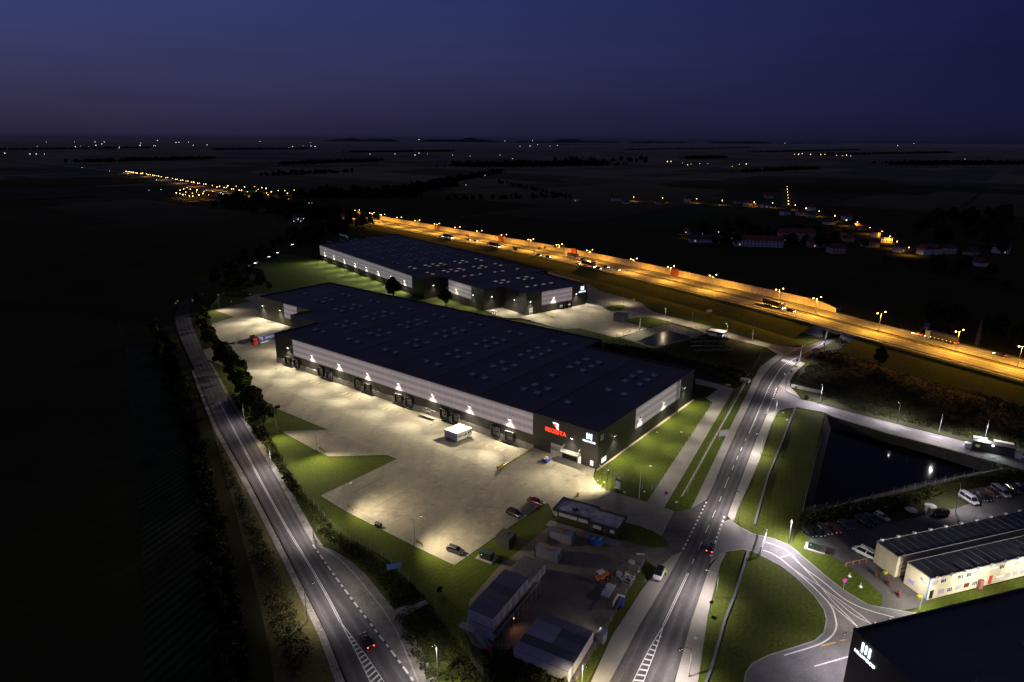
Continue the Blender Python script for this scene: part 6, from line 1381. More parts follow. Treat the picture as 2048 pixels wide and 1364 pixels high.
# drainage headwall and manhole covers
p, q = G(1582, 774), G(1642, 787); t = thing('drain_headwall', 'pale concrete headwall beside the bend of the main road', 'headwall', (*p, 0), math.atan2(q[1]-p[1], q[0]-p[0])); L = math.dist(p, q); MB().box(0, L, -.25, .25, 0, 1.3).build('wall', M_CONCW, t); MB().tube((2, -.26, .5), (2, -.30, .5), .45, n=14).build('pipe_mouth', M_BLACK, t)
p = G(1490, 763); t = thing('drain_headwall', 'grey concrete culvert mouth in the weedy ditch', 'headwall', (*p, 0), R(-40)); MB().box(-1.8, 1.8, -1.2, 1.2, 0, 1.2).build('wall', M_CONCW, t); MB().tube((0, -1.21, .5), (0, -1.25, .5), .42, n=14).build('pipe_mouth', M_BLACK, t)
for u, v, lb in ((1822, 1021, 'round concrete cover on the grass, nearer the pond hedge'), (1861, 1013, 'round concrete cover behind the pale kiosk')):
    t = thing('shaft_cover', lb, 'cover', (*G(u, v), .03)); MB().tube((0, 0, 0), (0, 0, .25), 1.5, n=24).build('ring', M_CONCW, t); MB().tube((0, 0, .25), (0, 0, .33), .45, n=16).build('lid', M_STEEL, t)
t = thing('pump_cabinet', 'pale grey cabinet on the grass edge between the round covers', 'cabinet', (*G(1853, 1027), .03), R(20)); MB().box(-.5, .5, -.35, .35, 0, 1.9).build('body', mat('cabinet_grey', (.4, .45, .5), .5), t); MB().box(-.55, .55, -.4, .4, 1.9, 2.0).build('roof', M_WHITE, t)
for u, v, lb in ((1226, 910, 'pale manhole top on the lawn by the sandy strip'), (1301, 933, 'pale manhole top on the lawn above the flagpoles'), (1314, 865, 'pale manhole top on the lawn under the first wall lamp'), (1363, 865, 'pale manhole top on the upper lawn by the path'), (1353, 1005, 'pale manhole top on the bare end of the grass strip'), (1249, 985, 'pale manhole top near the totem sign'), (1566, 826, 'pale manhole top at the top of the pond lawn'), (1574, 840, 'second pale manhole top on the pond lawn'), (1010, 913, 'round cover in the yard by the ramp railing'), (1391, 1278, 'round cover on the pavement near the lower round lawn')):
    t = MB().tube((0, 0, 0), (0, 0, .14), .42, n=16).tube((0, 0, .14), (0, 0, .17), .3, n=16).build('manhole_top', mat('pale_cover', (.5, .49, .45), .8), None, (*G(u, v), .06)); tag(t, lb, 'manhole')
for u, v, lb in ((1699, 1153, 'small concrete base with a rod on the grass tongue, nearer the round sign'), (1721, 1174, 'small concrete base with a rod on the grass tongue, farther along')):
    t = thing('marker_base', lb, 'marker', (*G(u, v), .03)); MB().tube((0, 0, 0), (0, 0, .25), .4, .3, 10).build('base', M_WHITE, t); MB().tube((0, 0, .25), (0, 0, 1.1), .05).build('rod', M_WHITE, t)
# bollard lights on lawns
for u, v, lb in ((1195, 968, 'low bollard lamp at the lawn arc by the warehouse corner'), (1288, 990, 'low bollard lamp at the lawn edge near the second flagpole'), (1216, 947, 'low lit lamp globe by the warehouse corner'), (463, 606, 'low lamp on the far lawn of the yard'), (501, 592, 'low lamp beside the fence at the far yard')):
    t = thing('bollard_lamp', lb, 'bollard', (*G(u, v), .03)); MB().tube((0, 0, 0), (0, 0, .95), .07).build('post', M_DSTEEL, t); MB().tube((0, 0, .95), (0, 0, 1.2), .12, n=8).build('lamp_cap', mat('cap_pale', (.6, .6, .5), .5, emit=((1, .95, .7), .5)), t)
# orange barrier frame and cones
t = thing('barrier_frame', 'orange tubular barrier frame beside the white minibus', 'barrier', (*G(1692, 1134), .07), R(16)); mb = MB()
for k in range(4): mb.tube((k*1.9, 0, 0), (k*1.9, 0, 1.1), .05)
mb.tube((0, 0, 1.1), (5.7, 0, 1.1), .05).tube((-1.2, -.6, .9), (0, 0, 1.1), .05); mb.build('frame', mat('orange_paint', (.55, .2, .1), .5), t)
for u, v, lb in ((1714, 1259, 'red and white cone closest to the dark warehouse corner'), (1749, 1249, 'red and white cone second from the dark warehouse corner'), (1779, 1241, 'small white-topped cone at the end of the lane line')):
    t = thing('traffic_cone', lb, 'traffic cone', (*G(u, v), .08)); MB().box(-.28, .28, -.28, .28, 0, .06).build('base', M_BLACK, t); MB().tube((0, 0, .06), (0, 0, .8), .2, .05, 12).build('cone', mat('cone_red', (.6, .07, .03), .5), t); MB().tube((0, 0, .38), (0, 0, .55), .145, .105, 12).build('band', M_WHITE, t)
for u, v, lb, c in ((1750, 1150, 'red plastic barrier by the steel stairs of the offices', 'barrier_red'), (1777, 1170, 'second red plastic barrier with blue parts by the offices', 'barrier_red'), (1797, 1192, 'third red plastic barrier nearer the yellow bin', 'barrier_red')):
    t = thing('plastic_barrier', lb, 'barrier', (*G(u, v), .07), R(70)); MB().box(-.9, .9, -.06, .06, .25, 1.0).build('board', mat(c, (.45, .04, .05), .5), t)
    for x in (-.6, .6): MB().box(x-.08, x+.08, -.3, .3, 0, .1).build('foot', M_BLACK, t)
for u, v, lb in ((1770, 1148, 'yellow grit bin under the office stairs'), (1838, 1196, 'yellow grit bin at the lower end wall of the offices')):
    t = thing('grit_bin', lb, 'bin', (*G(u, v), .07), R(17)); t.scale = (.7, .7, .7); MB().loft([[(-.6, -.4, 0), (.6, -.4, 0), (.6, .4, 0), (-.6, .4, 0)], [(-.75, -.5, .75), (.75, -.5, .75), (.75, .5, .75), (-.75, .5, .75)]]).build('body', mat('bin_yellow', (.4, .33, .02), .5), t); MB().loft([[(-.8, -.55, .76), (.8, -.55, .76), (.8, .55, .76), (-.8, .55, .76)], [(-.6, -.2, 1.0), (.6, -.2, 1.0), (.6, .2, 1.0), (-.6, .2, 1.0)]]).build('lid', MATS['bin_yellow'], t)
# blue tipping skip with load near the entrance
t = thing('tipping_skip', 'blue skip filled with pale packing, standing in front of the loading door', 'skip', (*W1(14.6, -5.6), .06), TH1); MB().loft([[(-1.0, -.7, .2), (1.0, -.7, .2), (1.0, .7, .2), (-1.0, .7, .2)], [(-1.3, -.95, 1.3), (1.3, -.95, 1.3), (1.3, .95, 1.3), (-1.3, .95, 1.3)]]).build('tub', mat('skip_blue', (.03, .06, .35), .5), t)
for k, (x, y) in enumerate(((-.7, .2), (0, -.3), (.6, .3), (.2, .4))): MB().obox((x, y, 1.42), (.6, .5, .35), k).build('packing', mat('packing_pale', (.6, .54, .42), .8), t)
for x in (-.7, .7): MB().box(x-.1, x+.1, -.6, .6, 0, .2).build('skid', M_DSTEEL, t)
t = thing('tipping_skip', 'large bright blue skip with rubble beside the gatehouse apron', 'skip', (*G(1193, 1088), .05), R(-20)); MB().loft([[(-1.2, -.8, .1), (1.2, -.8, .1), (1.2, .8, .1), (-1.2, .8, .1)], [(-2.0, -1.0, 1.5), (2.0, -1.0, 1.5), (2.0, 1.0, 1.5), (-2.0, 1.0, 1.5)]]).build('tub', mat('skip_bright', (.02, .14, .5), .5), t); random.seed(4)
for k in range(7): MB().obox((random.uniform(-1.3, 1.3), random.uniform(-.6, .6), 1.55), (.7, .4, .3), k, 0, random.uniform(-.4, .4)).build('rubble', mat('rubble_pale', (.4, .39, .37), .9), t)
# building-site plant: small orange loader
t = thing('site_loader', 'small orange loader with white cab roof on the dark building site', 'loader', (*G(1203, 1160), .05), R(35))
MB().loft([[(-1.4, -.65, .6), (1.3, -.65, .6), (1.3, .65, .6), (-1.4, .65, .6)], [(-1.4, -.6, 1.35), (1.2, -.5, 1.2), (1.2, .5, 1.2), (-1.4, .6, 1.35)]]).build('body', mat('loader_orange', (.6, .14, .03), .45), t)
mb = MB()
for x in (-.9, .35):
    for y in (-.5, .5): mb.tube((x, y, 1.3), (x, y, 2.2), .05)
mb.build('cab_frame', M_DSTEEL, t); MB().box(-1.1, .55, -.65, .65, 2.2, 2.32).build('cab_roof', M_WHITE, t)
MB().tube((1.0, .3, 1.2), (2.4, .3, .7), .1).tube((1.0, -.3, 1.2), (2.4, -.3, .7), .1).build('boom', MATS['loader_orange'], t); MB().loft([[(2.3, -.9, .2), (2.3, .9, .2), (2.3, .9, .95), (2.3, -.9, .95)], [(2.9, -.9, .15), (2.9, .9, .15), (2.4, .9, .3), (2.4, -.9, .3)]]).build('bucket', MATS['loader_orange'], t)
for x in (-1.0, .9):
    for y in (-.75, .75): w = put('wheel', WHT[0], t, (x, y, .5)); put('rim', WHT[1], w)
t = thing('flat_trailer', 'pale flat trailer lying beside the orange loader', 'trailer', (*G(1216, 1186), .05), R(62)); MB().box(-2.4, 2.4, -1.0, 1.0, .55, .72).build('deck', mat('trailer_pale', (.42, .42, .46), .6), t); MB().box(-2.4, -.2, -.9, .9, .721, .9).build('sheet_stack', mat('trailer_sheet', (.3, .3, .42), .6), t)
for s in (-1, 1):
    for x in (-.5, .5): w = put('wheel', WHT[0], t, (x, s*.8, .4)); w.scale = (.75, .75, .75)
MB().tube((2.4, 0, .6), (3.5, 0, .5), .07).build('drawbar', M_DSTEEL, t)
t = thing('formwork_stack', 'cream and blue formwork boards leaning by the site fence', 'boards', (*G(1233, 1208), .05), R(60))
MB().obox((0, .3, .8), (3.0, .12, 1.4), 0, 0).build('cream_board', mat('board_cream', (.6, .55, .38), .7), t); MB().obox((.3, -.9, .5), (2.8, 1.2, .6), .1).build('blue_bundle', mat('bundle_blue', (.05, .08, .3), .6), t); MB().obox((1.9, -.2, .7), (.5, 1.6, .5), .05).build('white_end', M_WHITE, t)
t = thing('wire_cage', 'square white wire cage pallet on the rubble near the site fence', 'cage', (*G(1256, 1164), .05), R(60)); mb = MB()
for z in (.1, 1.0):
    for y in (-1, 1): mb.tube((-1.2, y, z), (1.2, y, z), .05).tube((y*1.2, -1, z), (y*1.2, 1, z), .05)
for x in (-1.2, 1.2):
    for y in (-1, 1): mb.tube((x, y, 0), (x, y, 1.0), .05)
mb.build('frame', M_WHITE, t); MB().tube((0, 0, .1), (0, 0, .7), .5, .4, 12).build('coil', M_DSTEEL, t)
t = thing('site_sign', 'small white board lying by the building-site entrance', 'board', (*G(1281, 1113), .05), R(-4)); MB().box(-1.0, 1.0, -.25, .25, .6, .7).build('board', M_WHITE, t)
for x in (-.7, .7): MB().tube((x, 0, 0), (x, 0, .6), .05).build('leg', M_STEEL, t)
t = thing('red_panel', 'bright red hoarding panel below the scaffold stairs', 'panel', (*G(977, 1304), 0), R(120)); MB().box(-1.2, 1.2, -.05, .05, .1, 1.6).build('board', mat('panel_red', (.5, .03, .02), .5), t)
for x in (-1, 1): MB().box(x-.05, x+.05, -.3, .3, 0, .1).build('foot', M_DSTEEL, t)
t = thing('utility_cabinet', 'grey utility cabinet at the road corner of the white site cabins', 'cabinet', (*G(1203, 1282), .05), R(60)); MB().box(-1.0, 1.0, -.7, .7, 0, 2.1).build('body', mat('cabinet_blue_grey', (.25, .26, .31), .5), t); MB().box(-1.05, 1.05, -.75, .75, 2.1, 2.2).build('roof', M_STEEL, t)
# lumps of rubble on site
random.seed(9)
for k in range(16):
    u, v = random.uniform(1225, 1285), random.uniform(1122, 1160); v = min(v, 1122+(1290-u)*1.0+10)
    mb = MB(); r = random.uniform(.35, .95); rings = []
    for z, q in ((0, 1), (.35, .9), (.7, .45)): rings.append([(r*q*math.cos(a)*random.uniform(.7, 1.2), r*q*math.sin(a)*random.uniform(.7, 1.2), z*r) for a in [2*math.pi*j/7 for j in range(7)]])
    o = mb.loft(rings).build('rubble_heap', M_CONCW if k % 2 else mat('earth_clod', (.12, .09, .065), .95), None, (*G(u, v), .04), random.random()*6); tag(o, 'lump of rubble dumped along the building-site fence', 'rubble', 'rubble lumps on the building site')
# lattice mast and old poles
t = thing('lattice_mast', 'thin lattice mast beyond the motorway at the dark trees', 'mast', (*G(1953, 690), 0)); mb = MB()
for x, y in ((-.6, -.6), (.6, -.6), (.6, .6), (-.6, .6)): mb.tube((x, y, 0), (x*.4, y*.4, 13), .07)
for k in range(9): s = .6-.36*k/9; mb.tube((-s, -s, k*1.44), (s, -s, (k+1)*1.44), .04).tube((s, s, k*1.44), (-s, s, (k+1)*1.44), .04)
mb.build('lattice', M_STEEL, t)
t = thing('wooden_pole', 'leaning old wooden pole in the dark field by the side road', 'pole', (*G(246, 678), 0), R(10)); MB().tube((0, 0, 0), (-.6, 0, 8.5), .16, .11).build('pole', mat('old_wood', (.16, .14, .12), .9), t); MB().tube((-.5, -.9, 7.6), (-.5, .9, 7.6), .06).build('crossarm', MATS['old_wood'], t)
for u, v, lb in ((352, 610, 'round yellow reflector sign at the side-road bend'), (356, 606, 'second round yellow reflector at the side-road bend'), (386, 604, 'round yellow reflector at the trees opposite the bend')): sign('reflector_sign', lb, (u, v), 1.2, 'disc', .55, mat('reflector_yellow', (.4, .38, .1), .5, emit=((.8, .8, .25), .08)), TOCAM)
# ================================================================== TREES, WEEDS
def leaf_tri(mb, c, s, rnd, mi=0):
    a = Vector((rnd.gauss(0, 1), rnd.gauss(0, 1), rnd.gauss(0, 1))).normalized(); b = a.orthogonal().normalized(); q = rnd.random()*6.28
    e1 = (b*math.cos(q)+a.cross(b)*math.sin(q))*s; e2 = a.cross(e1)*.75
    mb.face([c-e1, c-e2*.8, c+e1, c+e2], mi)
def tree_mesh(seed, Ht, Rr, n, sh):
    rnd = random.Random(seed); tr = MB(); base = Ht*.13
    tr.tube((0, 0, -.2), (0, 0, base+.6), Rr*.085, Rr*.06, 7); lobes = []
    for k in range(sh):
        a = k*2.4+rnd.random(); h = base+(Ht-base)*(.25+.6*(k+.5)/sh); rr = Rr*(.72 if k < sh*.7 else .36)*rnd.uniform(.55, 1.2)
        c = Vector((math.cos(a)*rr, math.sin(a)*rr, h)); lobes.append((c, Rr*rnd.uniform(.24, .46)))
        tr.tube((0, 0, base*.8+rnd.random()*base*.5), c[:], Rr*.035, Rr*.012, 5)
    lobes.append((Vector((0, 0, Ht*.86)), Rr*.36)); lobes.append((Vector((0, 0, Ht*.6)), Rr*.5))
    cr = MB()
    for k in range(n):
        c, r = rnd.choice(lobes); d = Vector((rnd.gauss(0, 1), rnd.gauss(0, 1), rnd.gauss(0, .8))).normalized()*(r*rnd.uniform(.55, 1.12)); leaf_tri(cr, c+d, rnd.uniform(.13, .30)*Rr/3.2, rnd)
    return tr.mesh('trunk', M_BARK), cr
TREES = []
for k, (Ht, Rr, n, sh, ml) in enumerate(((9, 4.0, 1900, 9, 0), (11, 4.6, 2100, 10, 1), (7, 3.4, 1500, 8, 0), (14, 5.2, 2300, 12, 1), (8, 3.2, 1500, 9, 2), (5, 2.8, 1200, 7, 1))):
    t, c = tree_mesh(40+k, Ht, Rr, int(n*3.0), sh); TREES.append((t, c.mesh('crown', M_LEAF[ml], fix=False)))
def tree(p, k, s, label, group=None, name='broadleaf_tree', cat='tree'):
    t = thing(name, label, cat, (p[0], p[1], 0), random.random()*6.28, group); put('trunk', TREES[k][0], t).scale = (s, s, s); put('crown', TREES[k][1], t).scale = (s*random.uniform(.9, 1.12), s*random.uniform(.9, 1.12), s); return t
random.seed(31)
row = resample(PX([(408, 655), (424, 690), (440, 712), (462, 744), (484, 776), (508, 815), (532, 852)]), 20)
for k, p in enumerate(row): tree((p[0]+random.uniform(-1.2, 1.2), p[1]+random.uniform(-1.2, 1.2)), (0, 2, 1, 0, 0)[k % 5], random.uniform(.85, 1.15) if k > 8 else random.uniform(.7, .9), 'leafy tree in the row beside the yard, %s from the dark far end' % ORD[k], 'trees in the row beside the yard')
for k, p in enumerate(resample(PX([(396, 596), (402, 615), (408, 635), (410, 652)]), 6)): tree(p, (5, 2, 4)[k % 3], random.uniform(.8, 1.0), 'dark bushy tree where the road bends behind the yard lawn', 'dark trees at the road bend')
random.seed(55)
left = resample(PX([(322, 672), (338, 705), (352, 750), (364, 800), (380, 860), (398, 920), (416, 985), (434, 1050), (448, 1120), (462, 1200), (474, 1280), (490, 1380)]), 52)
for k, p in enumerate(left): tree((p[0]+random.uniform(-4.5, 2.2), p[1]+random.uniform(-3, 3)), random.choice((5, 4, 4, 5, 5, 2)), random.choice((.35, .5, .6, .75, .95, 1.1)), 'dark brown bush on the field edge of the tree-lined road', 'bushes on the field edge of the road', 'roadside_bush', 'bush')
# woods in rings: each tree a thing
def wood(poly, n, ks, s0, s1, label, group, seed):
    rnd = random.Random(seed); P = PX(poly); xs = [p[0] for p in P]; ys = [p[1] for p in P]; c = 0; tries = 0
    while c < n and tries < 20000:
        tries += 1; p = (rnd.uniform(min(xs), max(xs)), rnd.uniform(min(ys), max(ys)))
        if inside(p, P): tree(p, rnd.choice(ks), rnd.uniform(s0, s1), label, group); c += 1
wood([(425, 575), (470, 578), (560, 575), (600, 520), (640, 478), (720, 462), (740, 452), (690, 440), (640, 452), (575, 488), (520, 520), (470, 535), (430, 552)], 0, (1,), 1, 1, '', '', 1)
wood([(418, 590), (500, 586), (545, 580), (520, 556), (470, 552), (420, 566)], 26, (0, 1, 5), .6, 1.0, 'dark tree of the copse behind the far end of the yard', 'trees of the copse behind the yard', 2)
wood([(560, 515), (622, 500), (640, 478), (735, 464), (742, 452), (700, 446), (640, 460), (585, 490)], 34, (1, 3), .75, 1.1, 'dark tree of the belt between the rear warehouse and the motorway', 'trees of the belt behind the rear warehouse', 3)
wood([(425, 420), (480, 425), (560, 440), (640, 452), (700, 448), (725, 440), (690, 430), (620, 425), (560, 410), (500, 402), (440, 405)], 110, (1, 3), .9, 1.35, 'tall dark tree of the wood beside the far motorway', 'trees of the dark wood', 4)
wood([(480, 545), (560, 520), (640, 470), (600, 455), (520, 500), (440, 530), (430, 560)], 30, (0, 1, 5), .6, 1.0, 'dark tree along the far stretch of the tree-lined road', 'trees along the far road', 5)
wood([(1350, 470), (1420, 455), (1560, 460), (1700, 490), (1900, 530), (2040, 560), (2048, 590), (1900, 560), (1700, 520), (1560, 500), (1380, 492)], 60, (0, 1, 3), .7, 1.1, 'dark garden tree among the village houses', 'garden trees of the village', 6)
wood([(1800, 470), (1900, 440), (2048, 420), (2200, 430), (2200, 500), (2048, 520), (1880, 500)], 60, (1, 3), 1.0, 1.6, 'dark tree of the wood on the hill slope beyond the village', 'trees of the wood beyond the village', 7)
wood([(1800, 660), (1880, 640), (2040, 650), (2150, 690), (2150, 740), (2060, 705), (1960, 680)], 20, (1, 3, 0), .8, 1.2, 'dark tree on the far verge of the motorway past the bridge', 'trees on the far motorway verge', 8)
wood([(1100, 330), (1300, 328), (1300, 322), (1100, 322)], 22, (3,), 1.2, 2.0, 'black tree in the far field copse under the horizon', 'trees of the far field copse', 9)
tree(G(787, 597), 1, 1.25, 'big dark tree in front of the lit wall of the rear warehouse'); tree(G(892, 613), 0, 1.15, 'smaller dark tree between the two big warehouses')
tree(G(1758, 732), 1, .8, 'round dark tree alone in the meadow below the motorway'); tree(G(1680, 690), 5, .7, 'bush beside the bridge wing wall'); tree(G(1653, 676), 5, .8, 'leafy bush on the bank at the bridge'); tree(G(1612, 800), 5, .4, 'low shrub behind the pale headwall'); tree(G(880, 1186), 5, .32, 'round bush on the grass near the site cabins')
def weeds(name, poly, n, h0, h1, mt, seed, z=0.0, zf=None):
    rnd = random.Random(seed); P = PX(poly); xs = [p[0] for p in P]; ys = [p[1] for p in P]; mb = MB(); c = 0
    cl = [(rnd.uniform(min(xs), max(xs)), rnd.uniform(min(ys), max(ys)), rnd.uniform(.4, 1.4)) for _ in range(60)]
    while c < n:
        p = (rnd.uniform(min(xs), max(xs)), rnd.uniform(min(ys), max(ys)))
        if not inside(p, P): continue
        k = min(((p[0]-q[0])**2+(p[1]-q[1])**2, q[2]) for q in cl)[1]; h = rnd.uniform(h0, h1)*k; z0 = z
        for _ in range(5): leaf_tri(mb, Vector((p[0]+rnd.gauss(0, .4), p[1]+rnd.gauss(0, .4), z0+h*rnd.uniform(.2, .9))), h*rnd.uniform(.14, .3)+.08, rnd)
        c += 1
    o = mb.build(name, mt, fix=False); tag(o, kind='stuff'); return o
tag(weeds('undergrowth', [(1210, 690), (1300, 704), (1400, 728), (1500, 752), (1480, 775), (1400, 742), (1300, 718), (1210, 702)], 1600, .8, 2.2, M_WEED, 1), 'tall weeds filling the ditch behind the nearest warehouse', 'weeds')
tag(weeds('undergrowth', [(1590, 765), (1640, 705), (1700, 700), (1790, 712), (2048, 805), (2048, 900), (1929, 875), (1712, 822)], 9000, .4, 1.0, M_WEED, 2), 'rough dark weeds over the meadow below the motorway', 'weeds')
tag(weeds('undergrowth', [(1600, 1055), (1640, 1042), (1720, 1028), (1800, 1020), (1850, 1000), (1930, 975), (2040, 955), (2048, 945), (1930, 958), (1864, 978), (1740, 1004), (1606, 1034)], 1500, .5, 1.4, M_WEED, 3), 'hedge of weeds between the pond fence and the parked cars', 'weeds')
tag(weeds('undergrowth', [(632, 1062), (700, 1112), (760, 1165), (790, 1215), (850, 1195), (775, 1128), (664, 1060)], 1200, .3, .9, M_WEED, 4), 'weeds along the fence above the parking bay', 'weeds')
tag(weeds('undergrowth', [(960, 1300), (1030, 1310), (1110, 1350), (1140, 1370), (1100, 1420), (980, 1380)], 1100, .4, 1.2, M_WEED, 5), 'weeds below the white site cabins', 'weeds')
tag(weeds('undergrowth', [(390, 770), (424, 865), (474, 960), (528, 1075), (576, 1190), (622, 1300), (590, 1364), (540, 1240), (490, 1060), (430, 880)], 1300, .2, .7, MATS['leaves_brown'], 6), 'dry tall grass on the field verge of the tree-lined road', 'weeds')
tag(weeds('undergrowth', [(455, 783), (500, 853), (545, 920), (600, 1010), (640, 1065), (664, 1055), (590, 964), (532, 865), (490, 800)], 1500, .3, 1.1, M_WEED, 7), 'rough weeds between the road shoulder and the yard fence', 'weeds')
tag(weeds('undergrowth', [(312, 672), (345, 705), (378, 800), (412, 920), (446, 1050), (474, 1200), (500, 1380), (462, 1380), (440, 1200), (415, 1050), (380, 920), (350, 800), (325, 705)], 3600, .6, 2.0, mat('scrub_leaves', (0.016, 0.017, 0.007), .95, layers=((0.4, 3, (0.008, 0.010, 0.004), .4, .6),), world=True, spec=.05), 12), 'tangled dark scrub under the bushes on the field edge', 'weeds')
tag(weeds('undergrowth', [(790, 1230), (815, 1290), (860, 1364), (960, 1364), (950, 1345), (857, 1210)], 1100, .25, .8, M_WEED, 8), 'rough grass beside the lower end of the parking bay', 'weeds')
# distant hedgerows and copses that read as dark bands
M_FARW = mat('far_wood', (0.02, 0.022, 0.012), 1.0, spec=0)
random.seed(77)
def treeline(a, b, h, depth, seed):
    rnd = random.Random(seed); p, q = Vector(G(*a)), Vector(G(*b)); L = (q-p).length; n = int(max(60, min(700, L*depth/90))); mb = MB()
    for k in range(n):
        c = p+(q-p)*rnd.random()+Vector((rnd.gauss(0, 1), rnd.gauss(0, 1)))*depth*.35; hh = h*rnd.uniform(.45, 1.1)
        for _ in range(3): leaf_tri(mb, Vector((c.x, c.y, hh*rnd.uniform(.2, .8))), hh*rnd.uniform(.4, .7), rnd)
    o = mb.build('treeline', M_FARW, fix=False); tag(o, 'dark far treeline across the plain', 'treeline', kind='stuff')
for k, (a, b, h, d) in enumerate((((700, 305), (905, 303), 14, 60), ((930, 333), (1210, 330), 18, 140), ((560, 330), (760, 322), 14, 50), ((820, 380), (1000, 345), 12, 25), ((760, 395), (900, 372), 14, 40), ((600, 395), (820, 392), 16, 60), ((160, 325), (420, 318), 14, 60), ((1380, 318), (1440, 316), 16, 80), ((1790, 330), (2048, 328), 18, 120), ((1480, 345), (1640, 338), 12, 30), ((0, 300), (300, 296), 14, 80), ((1250, 300), (1500, 296), 14, 60), ((430, 300), (620, 298), 14, 60), ((1100, 290), (1300, 288), 16, 100), ((1500, 305), (1720, 300), 14, 60), ((1640, 310), (1900, 306), 16, 70), ((520, 352), (700, 345), 12, 30), ((1000, 365), (1150, 400), 8, 12), ((880, 400), (1120, 395), 8, 14))): treeline(a, b, h, d, k)
# ================================================================== VILLAGE
M_HW = [mat('house_render_%d' % i, c, .8) for i, c in enumerate(((.75, .69, .64), (.7, .7, .78), (.8, .68, .5), (.65, .48, .38)))]; M_HR = [mat('roof_tiles_%d' % i, c, .8) for i, c in enumerate(((.22, .055, .04), (.12, .05, .04), (.06, .055, .06)))]
def house(p, rz, L, W_, h, rh, wm, rm, lit, label):
    t = thing('village_house', label, 'house', (*p, 0), rz, None); MB().box(-L/2, L/2, -W_/2, W_/2, 0, h).build('wall', wm, t)
    mb = MB(); mb.loft([[(-L/2-.4, -W_/2-.5, h-.1), (-L/2-.4, W_/2+.5, h-.1), (-L/2-.4, 0, h+rh)], [(L/2+.4, -W_/2-.5, h-.1), (L/2+.4, W_/2+.5, h-.1), (L/2+.4, 0, h+rh)]]); rf = mb.build('roof', rm, t)
    MB().box(L*.2, L*.2+.7, -.35, .35, h+rh*.5, h+rh+.9).build('chimney', M_HR[0], rf)
    n = max(2, int(L/3.2)); fl = 2 if h > 4.6 else 1
    for f_ in range(fl):
        for k in range(n):
            x = -L/2+L*(k+.5)/n; MB().box(x-.5, x+.5, -W_/2-.05, -W_/2+.02, 1.0+f_*2.8, 2.3+f_*2.8).build('window', (lamp_mat('house_window', (1, .75, .4), .45) if (lit and k == 1 and f_ == 0) else M_GLASS), t)
    return t
random.seed(12)
HS = Z([(10, 371), (190, 369), (235, 381), (393, 384), (515, 371), (740, 379), (790, 389), (840, 394), (870, 399), (890, 355), (1030, 434), (1075, 444), (1080, 413), (1240, 456), (1160, 474), (1290, 491), (1380, 531), (1420, 556), (1245, 551), (1345, 577), (710, 541), (1590, 611), (1632, 608), (1805, 612), (1940, 606), (1835, 661), (1700, 606), (1205, 532), (880, 352), (960, 432), (500, 520), (1190, 605), (1480, 600)], 1148, 240, 2.2756)
adj = ['pale', 'bluish', 'cream', 'brownish']
for k, (u, v) in enumerate(HS):
    house(G(u, v), random.choice((.2, 1.7, .5, -.4)), random.uniform(9, 14), random.uniform(7, 9), random.choice((3.2, 5.4)), random.uniform(2.5, 3.6), M_HW[k % 4], M_HR[k % 3], k % 4 == 0, '%s village house, %s along the %s row of the lamp-lit village' % (adj[k % 4], ORD[k % 17], 'upper' if k < 17 else 'lower'))
for (u, v, L, h, lb, rz) in ((1591, 481, 34, 8.0, 'large pink-walled house with long red roof and dormers in the village', -.12), (1515, 492, 44, 6.0, 'long bluish row house with red roof at the meadow edge of the village', -.2), (1641, 494, 24, 5.5, 'white gabled house with red roof next to the large pink-walled one', -.15), (1413, 484, 34, 3.4, 'long low white building at the near end of the village', -.1)):
    house(G(u, v), rz, L, 11, h, 4.2, M_HW[3] if 'pink' in lb else M_HW[1], M_HR[0] if 'red' in lb else M_HR[2], True, lb)
house(G(596, 441), .3, 12, 8, 5, 3, M_HW[0], M_HR[2], True, 'small house with lit windows in the dark wood')
